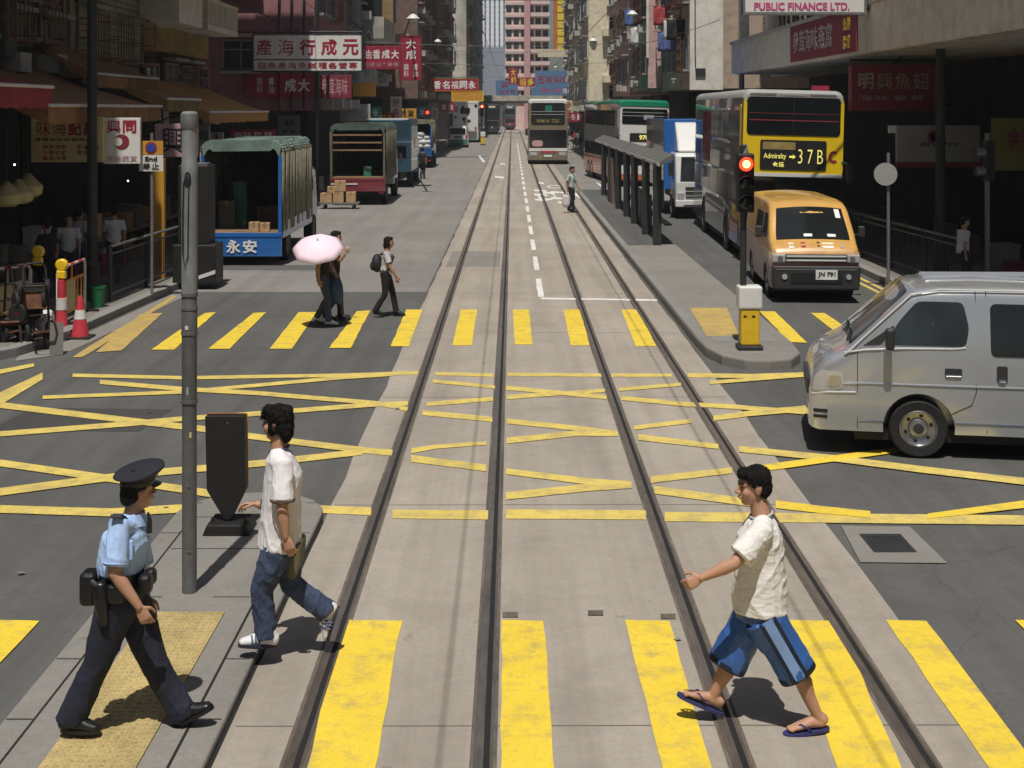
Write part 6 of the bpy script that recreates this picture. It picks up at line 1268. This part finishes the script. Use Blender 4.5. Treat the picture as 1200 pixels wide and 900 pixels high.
pk = [[q(x, .098*math.sqrt(max(0,1-(x/.088)**2))*.98+e*(1-(x/.08)**2*.8), .050-e*.42) for x in [-.076+.152*k/12 for k in range(13)]] for e in (0,.02,.04,.055)]
pk2 = [[v-up*.004 for v in r_] for r_ in pk]; mb = MB().rings(pk, cap=False, closed=False).rings(pk2, cap=False, closed=False).rings([pk[-1],pk2[-1]],cap=False,closed=False); mb.build('cap_peak', MAT['leather_black'], cap, smooth=True)
MB().disc(q(0,.118,.088),(lk+up*.2),.018,.014,.006,n=12).build('cap_badge', MAT['chrome'], cap)
mb = MB(); pel, ch = L['pelvis'], L['chest']
mb.chain([pel+V(-.005,0,.115), pel.lerp(ch,.55)+V(-.015,0,0), ch+V(.004,0,0), L['neck']-V(.005,0,.075), L['neck']-V(0,0,.045)], [(.128,.158),(.142,.168),(.140,.178),(.098,.165),(.070,.080)], SD, 20)
for k, sg in (('n',1),('f',-1)): limb(mb, [L['neck']-V(0,0,.07)-V(0,sg*.06,0), L['sh'+k]+V(0,0,.0), L['sh'+k].lerp(L['el'+k],.45), L['sh'+k].lerp(L['el'+k],.86)], [.062,.070,.069,.074], FW, True)
mb.chain([L['neck']-V(0,0,.055), L['neck']-V(-.004,0,.02)], [(.070,.078),(.066,.072)], SD)
sh_ = part(remesh(mb,.007,3,.0075,8,(1,1,.55),2), 'shirt', 'shirt_blue', pol)
for k in 'nf':
    sg = 1 if k == 'n' else -1; e = L['sh'+k].lerp(L['el'+k],.80); ax = (L['el'+k]-L['sh'+k]).normalized(); u1 = ax.cross(V(0,1,0)).normalized(); u2 = ax.cross(u1)
    MB().tube([e+u1*.074*math.cos(t)+u2*.074*math.sin(t) for t in [2*math.pi*j/20 for j in range(21)]],.0035,5).build('cuff_seam', MAT['shirt_blue'], sh_)
for z in (.02,-.04,-.10,-.16): MB().disc(tuple(ch+V(.150 if z < 0 else .142,-.015,z)),(1,-.1,0),.007,.006,.004,n=8).build('button', MAT['galv'], sh_)
# collar, pocket, epaulettes
mb = MB(); c0 = L['neck']-V(-.004,0,.022)
for k in (-1,1): mb.prism([(0,0),(.075,-.012),(.085,-.075),(.03,-.05)],'y',-.004,.004) if False else None
mb.rings([[c0+V(.070*math.cos(t),.078*math.sin(t),.030+.012*math.cos(t)) for t in [2*math.pi*k/20 for k in range(20)]],[c0+V(.084*math.cos(t),.092*math.sin(t),-.018-.02*max(0,math.cos(t))) for t in [2*math.pi*k/20 for k in range(20)]]],cap=False); mb.build('collar', MAT['shirt_blue'], sh_, smooth=True)
for k in 'nf':
    sg = 1 if k=='n' else -1; e0 = L['neck']+V(-.012,-sg*.085,-.052); e1 = L['sh'+k]+V(-.004,-sg*.065,.062)
    mb = MB(); a = (e1-e0).normalized(); w_ = V(1,0,0)*.030; nn = a.cross(V(1,0,0)).normalized(); nn = nn if nn.z > 0 else -nn
    mb.rings([[e0+nn*.030+w_, e0+nn*.030-w_, e0+nn*.018-w_, e0+nn*.018+w_],[e0.lerp(e1,.6)+nn*.034+w_*1.1, e0.lerp(e1,.6)+nn*.034-w_*1.1, e0.lerp(e1,.6)+nn*.02-w_*1.1, e0.lerp(e1,.6)+nn*.02+w_*1.1],[e1+nn*.022+w_*1.2, e1+nn*.022-w_*1.2, e1-nn*.005-w_*1.2, e1-nn*.005+w_*1.2]]); ep = mb.build('epaulette', MAT['epaulette'], sh_, bevel=.006)
    m_ = e0.lerp(e1,.85)+nn*.029; MB().box(m_.x-.03,m_.y-.006,m_.z-.004,m_.x+.03,m_.y+.006,m_.z+.004).build('number_bar', MAT['galv'], ep)
pkt = ch+V(.06,-.158,.0); MB().prism(rounded([(pkt.x-.045,pkt.z-.07),(pkt.x+.035,pkt.z-.07),(pkt.x+.035,pkt.z+.045),(pkt.x-.045,pkt.z+.045)],.012),'y',pkt.y-.012,pkt.y+.01).build('pocket', MAT['shirt_blue'], sh_, bevel=.004)
MB().tube([ch+V(.155,-.03,.05), ch+V(.158,-.03,.12), L['neck']+V(.10,-.02,.02)],[.018,.016,.006],8).build('radio', MAT['leather_black'], pol)
mb = MB(); mb.chain([pel+V(0,0,.13), pel+V(0,0,.02), pel-V(0,0,.06)],[(.120,.155),(.130,.165),(.11,.15)],SD,18)
for k, sg in (('n',1),('f',-1)):
    hip = pel+SD*sg*.080; kn, an = L['kn'+k], L['an'+k]; limb(mb, [hip, hip.lerp(kn,.5), kn, kn.lerp(an,.5), an+(an-kn).normalized()*.022], [(.128,.106),(.106,.094),(.086,.080),(.082,.074),(.088,.074)], SD, True)
part(remesh(mb,.008,3,.008,8,(1,1,.5),5),'trousers','trousers_navy',pol)
bl = pel+V(-.002,0,.125); mb = MB().rings([[bl+V(.135*math.cos(t),.170*math.sin(t),z) for t in [2*math.pi*k/28 for k in range(28)]] for z in (-.032,.032)],cap=True); mb.build('belt', MAT['leather_black'], pol, smooth=40)
for x,y,z,w,h,t_,nm in ((-.175,-.05,-.06,.05,.10,.07,'pouch'),(.02,-.19,-.05,.055,.06,.03,'pouch'),(.165,-.08,-.03,.04,.06,.05,'pouch'),(.17,.02,-.02,.035,.05,.04,'pouch')): bx(bl.x+x-w,bl.y+y-t_,bl.z+z-h,bl.x+x+w,bl.y+y+t_,bl.z+z+h).build(nm, MAT['leather_black'], pol, bevel=.032, seg=4)
MB().chain([bl+V(-.075,-.190,-.01), bl+V(-.065,-.200,-.11), bl+V(-.05,-.195,-.22)],[(.045,.030),(.042,.026),(.028,.020)],SD,10).build('holster', MAT['leather_black'], pol, smooth=True)
MB().chain([bl+V(-.115,-.195,.02), bl+V(-.07,-.20,-.02)],[.016,.020],SD,8).build('pistol_grip', MAT['plastic_dark'], pol, smooth=True)
def shoe(o, he, to, upv, sd, mat, sole, s=1.0, hi=.0, stripes=None):
    fd = (to-he).normalized(); up_ = (upv-fd*upv.dot(fd)).normalized(); mb = MB(); ln = (to-he).length; p = lambda t, z: he+fd*ln*t+up_*z*s
    mb.chain([p(.06,.055), p(.22,.062), p(.45,.058), p(.68,.040), p(.90,.030)], [(.050*s,.038*s),(.056*s,.040*s),(.050*s,.043*s),(.036*s,.047*s),(.026*s,.040*s)], sd, 14)
    mb.chain([p(.14,.05), p(.16,.10+hi)], [(.042*s,.040*s),(.044*s,.042*s)], sd, 12)
    sh = part(remesh(mb,.006,3),'shoe',mat,o)
    out = []
    for k in range(24):
        a = 2*math.pi*k/24; t = .5+.53*math.cos(a); w = .046*s*(abs(math.sin(a))**.7)*math.copysign(1,math.sin(a))*(1.0+.12*math.cos(a)); out.append((t,w))
    rg = [[he+fd*ln*t+sd*w+up_*z*s for t,w in out] for z in (0,.022)]
    MB().rings(rg).build('sole', MAT[sole], sh, smooth=40)
    if stripes:
        for t in (.40,.50,.60):
            for sg in (-1,1): MB().tube([p(t,.014)+sd*sg*.052*s, p(t+.01,.05)+sd*sg*.051*s, p(t+.05,.085)+sd*sg*.026*s],.0055*s,6).build('stripe', MAT[stripes], sh)
    return sh
for k in 'nf': shoe(pol, L['he'+k], L['to'+k], V(0,0,1), SD, 'leather_black', 'leather_black', .98)
# ---------------------------------------------------------------- youth in a white T-shirt walking left
d = 9.42; A = lambda x, y, dy=0.0: P(x, y, d+dy); FW, SD = V(-1,0,0), V(0,-1,0)
J = dict(head=A(325,496), look=V(-.93,.36,0).normalized(), hup=V(.02,0,1), neck=A(327,522), chest=A(330,560), pelvis=A(327,640), shn=A(331,545,-.16), shf=A(324,545,.17), eln=A(331,598,-.23), wrn=A(335,629,-.22), hdn=V(.32,-.05,-.95), elf=A(318,596,.24), wrf=A(302,591,.20), hdf=V(-.85,.1,.02), curln=.55, curlf=.8, pnn=V(.2,1,0), tsn=V(-1,0,0), pnf=V(0,-.3,-1), tsf=V(0,-1,.2),
    knn=A(307,692,-.08), ann=A(311,744,-.09), hen=A(323,758,-.09), ton=A(280,757,-.11), knf=A(342,684,.08), anf=A(382,716,.10), hef=A(398,712,.10), tof=A(386,750,.09))
tee, L, q, hs, Mx, body = person('young man in a white T-shirt and jeans with shaggy hair walking left', (J['pelvis'].x, d, 0), J, FW, SD, .0055)
hair(tee, q, hs, J['look'], J['hup'], 1.0, [((0,-.074,-.04),(.062,.036,.066)),((.054,-.010,.0),(.030,.044,.056)),((-.054,-.010,.0),(.030,.044,.056)),((0,.068,.058),(.062,.032,.034)),((0,-.045,.095),(.06,.06,.036))], .005, .009, True, 42, .18, .042)
mb = MB(); pel, ch = L['pelvis'], L['chest']
mb.chain([pel+V(.004,0,.0), pel+V(.01,0,.10), pel.lerp(ch,.6)+V(.006,0,0), ch+V(.012,0,.02), L['neck']-V(-.006,0,.075), L['neck']-V(-.002,0,.04)], [(.150,.185),(.142,.178),(.130,.175),(.126,.180),(.088,.165),(.064,.075)], SD, 20, False)
for k, sg in (('n',1),('f',-1)): limb(mb, [L['neck']-V(0,0,.065)-V(0,sg*.06,0), L['sh'+k], L['sh'+k].lerp(L['el'+k],.4), L['sh'+k].lerp(L['el'+k],.78)], [.060,.070,.072,.080], FW, True)
tsh = part(remesh(mb,.007,3,.0085,8,(1,1,.45),9),'t_shirt','tee_white',tee)
c0 = L['neck']-V(0,0,.035); MB().tube([c0+V(.066*math.cos(t),.074*math.sin(t),.012+.016*math.cos(t)) for t in [2*math.pi*k/22 for k in range(23)]],.007,6).build('neck_trim', MAT['shoe_blue'], tsh)
e = L['shn'].lerp(L['eln'],.775); a = (L['eln']-L['shn']).normalized(); MB().tube([e+V(1,0,0)*.080*math.cos(t)+V(0,1,0)*.080*math.sin(t) for t in [2*math.pi*k/20 for k in range(21)]],.006,6).build('sleeve_trim', MAT['wristband'], tsh)
for pts in ([ch+V(.02,-.182,.10),ch+V(.035,-.185,0),ch+V(.045,-.183,-.12)],): MB().tube(pts,.004,6).build('print_line', MAT['wall_grey'], tsh)
mb = MB(); mb.chain([pel+V(0,0,.06), pel-V(0,0,.05)],[(.115,.155),(.118,.158)],SD,18)
for k, sg in (('n',1),('f',-1)):
    hip = pel+SD*sg*.080-V(0,0,.01); kn, an = L['kn'+k], L['an'+k]; limb(mb, [hip, hip.lerp(kn,.5), kn, kn.lerp(an,.5), an+(an-kn).normalized()*.018], [(.118,.104),(.098,.090),(.080,.076),(.075,.071),(.080,.076)], SD, True)
part(remesh(mb,.0075,3,.010,9,(1,1,.6),12),'jeans','denim',tee)
shoe(tee, L['hen'], L['ton'], V(0,0,1), SD, 'shoe_white', 'sole_dark', 1.0, .0, 'shoe_blue'); shoe(tee, L['hef'], L['tof'], V(-1,0,.35), SD, 'shoe_white', 'sole_dark', 1.0, .0, 'shoe_blue')
MB().tube([L['wrf']+V(.03,.031*math.cos(t),.033*math.sin(t)) for t in [2*math.pi*k/14 for k in range(15)]],.006,6).build('wristband', MAT['wristband'], tee)
bg = thing('bag','flat olive shoulder bag carried behind the white T-shirt youth','bag', A(347,651,.02)); sc = d/1600
MB().prism(rounded([(-8*sc,-20*sc),(2*sc,-22*sc),(8*sc,-4*sc),(9*sc,20*sc),(-2*sc,20*sc),(-8*sc,2*sc)],.03),'y',-.13,.13).build('bag_body', MAT['bag_olive'], bg, bevel=.02); MB().tube([(0,-.1,19*sc),(-12*sc,-.12,50*sc),(-20*sc,-.06,100*sc)],.010,6).build('strap', MAT['bag_olive'], bg)
# ---------------------------------------------------------------- boy in blue shorts walking left
d = 8.40; A = lambda x, y, dy=0.0: P(x, y, d+dy)
J = dict(head=A(883,570), look=V(-.995,-.09,-.03).normalized(), hup=V(.03,0,1), neck=A(892,598), chest=A(890,632), pelvis=A(891,712), shn=A(893,624,-.17), shf=A(890,626,.18), eln=A(860,661,-.24), wrn=A(822,677,-.22), hdn=V(-.80,.0,-.42), elf=A(898,672,.26), wrf=A(880,706,.25), hdf=V(-.5,.1,-.8), curln=.95, curlf=.6, pnn=V(.1,1,-.2), tsn=V(-.3,0,1),
    knn=A(933,786,-.07), ann=A(958,838,-.08), hen=A(969,851,-.08), ton=A(920,858,-.10), knf=A(853,776,.08), anf=A(836,816,.09), hef=A(846,830,.09), tof=A(797,812,.10), bare=True)
boy, L, q, hs, Mx, body = person('boy in a cream T-shirt, blue shorts and flip-flops striding left', (J['pelvis'].x, d, 0), J, FW, SD, .0055, s=.98)
hair(boy, q, hs, J['look'], J['hup'], .98, [((0,.06,.085),(.055,.035,.03)),((0,-.085,.0),(.055,.03,.055))], .005, .005, True, 70, .35, .022)
mb = MB(); pel, ch = L['pelvis'], L['chest']
mb.chain([pel+V(.0,0,-.005), pel+V(-.004,0,.10), pel.lerp(ch,.6)+V(.002,0,0), ch+V(.004,0,.02), L['neck']-V(-.004,0,.075), L['neck']-V(-.002,0,.04)], [(.172,.195),(.168,.190),(.152,.185),(.138,.185),(.090,.165),(.066,.076)], SD, 20, False)
for k, sg in (('n',1),('f',-1)): limb(mb, [L['neck']-V(0,0,.065)-V(0,sg*.06,0), L['sh'+k], L['sh'+k].lerp(L['el'+k],.4), L['sh'+k].lerp(L['el'+k],.76)], [.062,.072,.076,.084], FW, True)
tsh = part(remesh(mb,.007,3,.0085,7.5,(.55,1,1),21),'t_shirt','tee_cream',boy)
c0 = L['neck']-V(0,0,.035); MB().tube([c0+V(.068*math.cos(t),.076*math.sin(t),.012+.016*math.cos(t)) for t in [2*math.pi*k/22 for k in range(23)]],.007,6).build('neck_trim', MAT['tee_grey'], tsh)
mb = MB(); mb.chain([pel+V(0,0,.05), pel-V(0,0,.06)],[(.150,.172),(.150,.172)],SD,18,False); hems = []
for k, sg in (('n',1),('f',-1)):
    hip = pel+SD*sg*.085-V(0,0,.02); kn = L['kn'+k]; dv = (kn-hip).normalized(); mb.chain([hip, hip.lerp(kn,.5), kn+dv*.02], [(.134,.110),(.120,.100),(.120,.102)], SD, 18, False); hems.append((kn+dv*.02, dv))
shm = part(remesh(mb,.0075,3,.010,8,(1,1,.3),30),'shorts','shorts_blue',boy)
for c, dv in hems:
    f_ = SD.cross(dv).normalized(); MB().rings([[c-dv*w+f_*.123*math.cos(t)+SD*.105*math.sin(t) for t in [2*math.pi*k/24 for k in range(24)]] for w in (.028,-.006)],cap=False).build('hem_band', MAT['shorts_black'], shm, smooth=True)
hip = pel+SD*.085; kn = L['knn']; dv = (kn-hip).normalized(); f_ = SD.cross(dv).normalized()
for off, w, m in ((.0,.030,'shorts_pale'),(.048,.008,'shorts_black'),(-.048,.008,'shorts_black')):
    mb = MB(); rg = []
    for t in (.02,.3,.6,.85,1.02):
        c = hip.lerp(kn,t)+SD*(.118-.014*min(1,t*2)); rg.append([c+f_*(off-w), c+f_*(off+w)])
    mb.rings(rg,cap=False,closed=False).build('side_stripe', MAT[m], shm, smooth=True)
for k in 'nf':
    he, to = L['he'+k], L['to'+k]; fd = (to-he).normalized(); upv = V(0,0,1); upv = (upv-fd*upv.dot(fd)).normalized(); ln = (to-he).length; sg = 1 if k == 'n' else -1
    out = []
    for j in range(24):
        a = 2*math.pi*j/24; t = .5+.56*math.cos(a); out.append((t,.046*(abs(math.sin(a))**.7)*math.copysign(1,math.sin(a))*(1+.15*math.cos(a))))
    drop = V(0,0,-.018) if k == 'f' else V(0,0,0); 
    ff = MB().rings([[he+fd*ln*t+SD*w+upv*(z-.022)+drop*(1-t) for t,w in out] for z in (0,.018)]).build('flip_flop', MAT['flipflop'], boy, smooth=40)
    to_ = he+fd*ln*.82+upv*.016; 
    for s_ in (-1,1): MB().tube([to_, he+fd*ln*.62+SD*s_*.030+upv*.046, he+fd*ln*.40+SD*s_*.046+upv*.004],.0065,6).build('strap', MAT['flipflop'], ff, smooth=True)
# ---------------------------------------------------------------- walkers farther off
def walker(label, foot, h, rz, top, bottom, shoes='leather_black', stride=.30, vox=.012, long_hair=False, sleeves=.45, sway=1, group=None, arm=None, width=1.0, hang=False):
    s = h/1.70; fw = V(-math.sin(rz), math.cos(rz), 0)*-1; sd_ = V(fw.y, -fw.x, 0); f0 = Vector(foot); Z = V(0,0,1)
    pel = f0+Z*.92*s; ch = f0+Z*1.25*s+fw*.02; nk = f0+Z*1.42*s+fw*.03; hd = f0+Z*1.57*s+fw*.055
    J = dict(head=hd, look=fw, hup=Z.copy(), neck=nk, chest=ch, pelvis=pel)
    for k, sg in (('n',1),('f',-1)):
        ph = sg*sway; shv = ch+sd_*sg*.17*s*width+Z*.10*s; J['sh'+k] = shv; el = shv-Z*.27*s-fw*ph*.09*s+sd_*sg*.04*s; J['el'+k] = el; J['wr'+k] = el-Z*.21*s-fw*ph*.05*s+fw*.08*s; J['hd'+k] = (-Z+fw*.2).normalized()
        an = f0+sd_*sg*.075*s+fw*ph*stride*s+Z*(.085 if ph > 0 else .13)*s; hip = pel+sd_*sg*.085*s; J['kn'+k] = fit(hip, an, .43*s, .42*s, fw); J['an'+k] = an; J['he'+k] = an-fw*.045*s-Z*(.08 if ph > 0 else .06)*s; J['to'+k] = an+fw*.19*s-Z*(.075 if ph > 0 else .115)*s
    if arm: arm(J, fw, sd_, Z, s)
    o, L, q, hs, Mx, body = person(label, tuple(f0), J, fw, sd_, vox, group, 'skin_far', s, fine=vox < .011)
    hair(o, q, hs, fw, Z, s, [((0,-.07,-.06),(.068,.05,.09)),((.06,-.01,-.03),(.03,.05,.08)),((-.06,-.01,-.03),(.03,.05,.08))] if long_hair else [], vox*.8, .006)
    pel, ch = L['pelvis'], L['chest']; mb = MB()
    mb.chain([pel+Z*(.02 if not hang else -.05), pel.lerp(ch,.5), ch+Z*.03, L['neck']-Z*.07*s, L['neck']-Z*.045*s],[(.128*s,.165*s*width),(.12*s,.155*s*width),(.12*s,.17*s*width),(.085*s,.15*s*width),(.065*s,.07*s)],sd_,16)
    for k, sg in (('n',1),('f',-1)):
        if sleeves: limb(mb,[L['neck']-Z*.07*s+sd_*sg*.05, L['sh'+k], L['sh'+k].lerp(L['el'+k],sleeves), L['sh'+k].lerp(L['el'+k],sleeves+.25)],[.06*s,.070*s,.066*s,.070*s],sd_,True)
    part(remesh(mb,vox,2,.006,8,(1,1,.5),4),'shirt',top,o); mb = MB(); mb.chain([pel+Z*.07,pel-Z*.06],[(.118*s,.155*s),(.115*s,.155*s)],sd_,14)
    for k, sg in (('n',1),('f',-1)):
        hip = pel+sd_*sg*.080*s; kn, an = L['kn'+k], L['an'+k]; limb(mb,[hip,hip.lerp(kn,.5),kn,kn.lerp(an,.5),an],[.098*s,.084*s,.066*s,.062*s,.064*s],sd_,True)
        shoe(o, L['he'+k], L['to'+k], Z, sd_, shoes, 'sole_dark', s)
    part(remesh(mb,vox,2,.006,7,(1,1,.5),6),'trousers',bottom,o); return o, J, L, fw, sd_
# woman with a backpack, walking right
g = G(452,371); w1, J, L, fw, sd_ = walker('woman with a dark bob and black backpack walking right', g, 1.50*.98, R(90), 'tee_grey', 'trousers_black', stride=.22, vox=.009, long_hair=True, sway=-1, hang=False)
bp = thing('backpack','small black backpack worn by the woman with the bob','backpack', tuple(J['chest']-fw*.18-V(0,0,.10))); mb = MB().sph((0,0,0),(.10,.15,.17),16,10); mb.build('bag_body', MAT['backpack'], bp, smooth=True); MB().sph((-fw.x*.06,0,-.05),(.07,.11,.09),12,8).build('pocket', MAT['backpack'], bp, smooth=True)
for sg in (-1,1): MB().tube([(fw.x*.04,sg*.09,.15),(fw.x*.20,sg*.10,.22),(fw.x*.30,sg*.11,.10),(fw.x*.22,sg*.12,-.12),(fw.x*.05,sg*.10,-.14)],.016,6).build('strap', MAT['backpack'], bp)
# woman under a pink parasol with a companion
def holdarm(J, fw, sd_, Z, s):
    J['eln'] = J['shn']-Z*.20*s+fw*.12*s; J['wrn'] = J['eln']+Z*.14*s+fw*.12*s; J['hdn'] = (Z+fw*.3).normalized()
g = G(378,381); w2, J2, L2, fw2, sd2 = walker('woman in black and jeans beneath the pink parasol walking right', g, 1.60, R(90), 'top_black', 'denim', stride=.12, vox=.009, long_hair=True, sleeves=.0, sway=1, shoes='shoe_white')
w3, J3, L3, fw3, sd3 = walker('companion in black half hidden behind the parasol holder', g+V(.12,.50,0), 1.62, R(90), 'top_black', 'trousers_black', stride=.14, vox=.010, sway=-1, arm=holdarm)
um = thing('parasol','pale pink parasol shading two walkers','parasol', tuple(P(373,292,g.y-.42))); ax = V(.02,-.58,1).normalized(); a1 = V(1,0,0); b1 = ax.cross(a1).normalized(); mb = MB(); rad = 30*g.y/1600
def um_pt(t, rr_): return a1*rad*rr_*math.cos(t)+b1*rad*rr_*math.sin(t)+ax*rad*.42*(1-rr_**2.0)
rg = [[um_pt(2*math.pi*k/64, r_*(1-.055*math.sin(math.pi*((k%8)/8)) if r_ > .5 else 1)) - ax*rad*.03*r_*math.sin(math.pi*((k%8)/8)) for k in range(64)] for r_ in (.02,.2,.4,.6,.8,1.0)]
cn = MB().rings(rg,cap=False).build('canopy', MAT['umbrella_pink'], um, smooth=25); md = cn.modifiers.new('t','SOLIDIFY'); md.thickness = .004
MB().cyl(ax*rad*.5,-ax*.70,.009,n=8).build('shaft', MAT['galv'], um); MB().cyl(-ax*.62,-ax*.74,.016,n=8).build('handle', MAT['plastic_dark'], um)
for k in range(8): MB().tube([um_pt(2*math.pi*k/8,r_)-ax*.012 for r_ in (.05,.35,.7,1.0)],.004,5).build('rib', MAT['galv'], um)
tb_ = thing('tote_bag','limp blue tote bag hanging beside the parasol walkers','bag', tuple(P(394,338,g.y+.1))); sackmesh(MB(),(0,0,-.05),.13,.10,.22,4).build('bag_body', MAT['bag_blue'], tb_, smooth=True); MB().tube([(-.08,0,.12),(-.03,0,.28),(.03,0,.28),(.08,0,.12)],.010,6).build('strap', MAT['bag_blue'], tb_)
# man crossing the far track with a bag
g = G(669,249); w4, J4, L4, fw4, sd4 = walker('man in a pale mint shirt stepping across the far tracks with a bag', g, 1.70, R(60), 'shirt_mint', 'trousers_black', stride=.14, vox=.016, sway=1)
b4 = thing('carrier_bag','pale carrier bag held by the man on the far tracks','bag', tuple((J4['wrn'] if J4['wrn'].x < J4['wrf'].x else J4['wrf'])+V(-.04,-.02,-.44))); sackmesh(MB(),(0,0,0),.15,.10,.24,6).build('bag_body', MAT['bag_pale'], b4, smooth=True); MB().tube([(-.05,0,.2),(0,0,.36),(.05,0,.2)],.008,5).build('strap', MAT['bag_pale'], b4)
g = G(495,209.5); walker('man in dark clothes standing beside the light blue box truck', g, 1.72, R(170), 'top_black', 'trousers_black', stride=.05, vox=.02)
# people in the shade of the shops
for k,(px,py,d_,h_,rz_,tp,bt_,lab) in enumerate(((80,345,25.8,1.68,R(20),'shirt_dim','trousers_navy','stooping shopper in a pale shirt behind the slim dark pole, nearer of two'),(134,333,28.3,1.70,R(200),'shirt_dim','trousers_black','shopper in a white shirt behind the kerb railing'),(92,332,28.5,1.66,R(170),'tee_grey','bag_blue','shopper in grey behind the pale shirted one'),(1128,345,26.9,1.62,R(100),'tee_grey','trousers_black','pedestrian leaning at the right kerb railing'),(56,350,25.0,1.6,R(240),'top_black','trousers_black','dark clothed shopper at the left stalls'))):
    g = G(px,py,PZ); walker(lab, g, h_*.96, rz_, tp, bt_, stride=.08, vox=.018)
for x_, y_, tp_, lab in ((6.25,136,'sign_red','pedestrian in red right of the tan bus'),(6.75,139,'shirt_dim','pedestrian in white beside the one in red right of the tan bus'),(5.75,142,'top_black','pedestrian in black right of the tan bus'),(7.2,144,'bag_blue','pedestrian in blue right of the tan bus')): walker(lab, (x_,y_,.0), 1.65, R(180+20*x_), tp_, 'trousers_black', stride=.12, vox=.03)
for a, b, lab in (((-8.1,27.5,9.4),(-7.6,64,7.4),'drooping cable along the left pavement poles'),((-8.2,29,6.4),(9.6,31,6.6),'thin cable crossing the street in front of the white frame sign'),((-7.0,108,8.6),(6.2,104,8.4),'cable crossing beyond the crimson signs'),((7.9,52,7.2),(6.4,98,8.2),'cable along the right facades')): span_wire(lab, a, b, .3)
# laundry on the right facades
r = random.Random(9)
for k,(x,y,z,m,lab) in enumerate(((7.7,64,8.0,'top_black','black trousers drying on a pole over the right pavement'),(7.7,65.2,8.1,'cloth_white','white shirt drying on a pole beside the black trousers'),(7.6,67,7.6,'cloth_blue','blue towel drying under the right windows'),(7.6,69,9.0,'cloth_red','red cloth drying high on the right facade'),(7.1,76.5,8.4,'cloth_white','pale sheet drying by the pink end strip'),(7.0,79.5,9.6,'cloth_blue','blue sheet drying by the pink end strip'))):
    o = thing('laundry', lab, 'laundry', (x,y,z)); mb = MB(); n = 8; rg = [[(-.45+.9*i/n, .05*math.sin(i*1.7+j), -j*.16) for i in range(n+1)] for j in range(7)]; mb.rings(rg,cap=False,closed=False); c = mb.build('cloth', MAT[m], o, smooth=True); md = c.modifiers.new('t','SOLIDIFY'); md.thickness = .01
    MB().cyl((-.7,0,.02),(1.3,0,.05),.018,n=6).build('bamboo_pole', MAT['wood'], o)
# thin summer haze over the street
M('haze', (1,1,1)); hm = MAT['haze']; t = hm.node_tree; t.nodes.clear(); out = t.nodes.new('ShaderNodeOutputMaterial'); pv = t.nodes.new('ShaderNodeVolumePrincipled'); pv.inputs['Color'].default_value = (.82,.88,.95,1); pv.inputs['Density'].default_value = .0006; pv.inputs['Anisotropy'].default_value = .3
t.links.new(pv.outputs[0], out.inputs['Volume'])
hz = bx(-120,-60,-1.5,120,460,66).build('haze', hm); hz['kind'] = 'stuff'
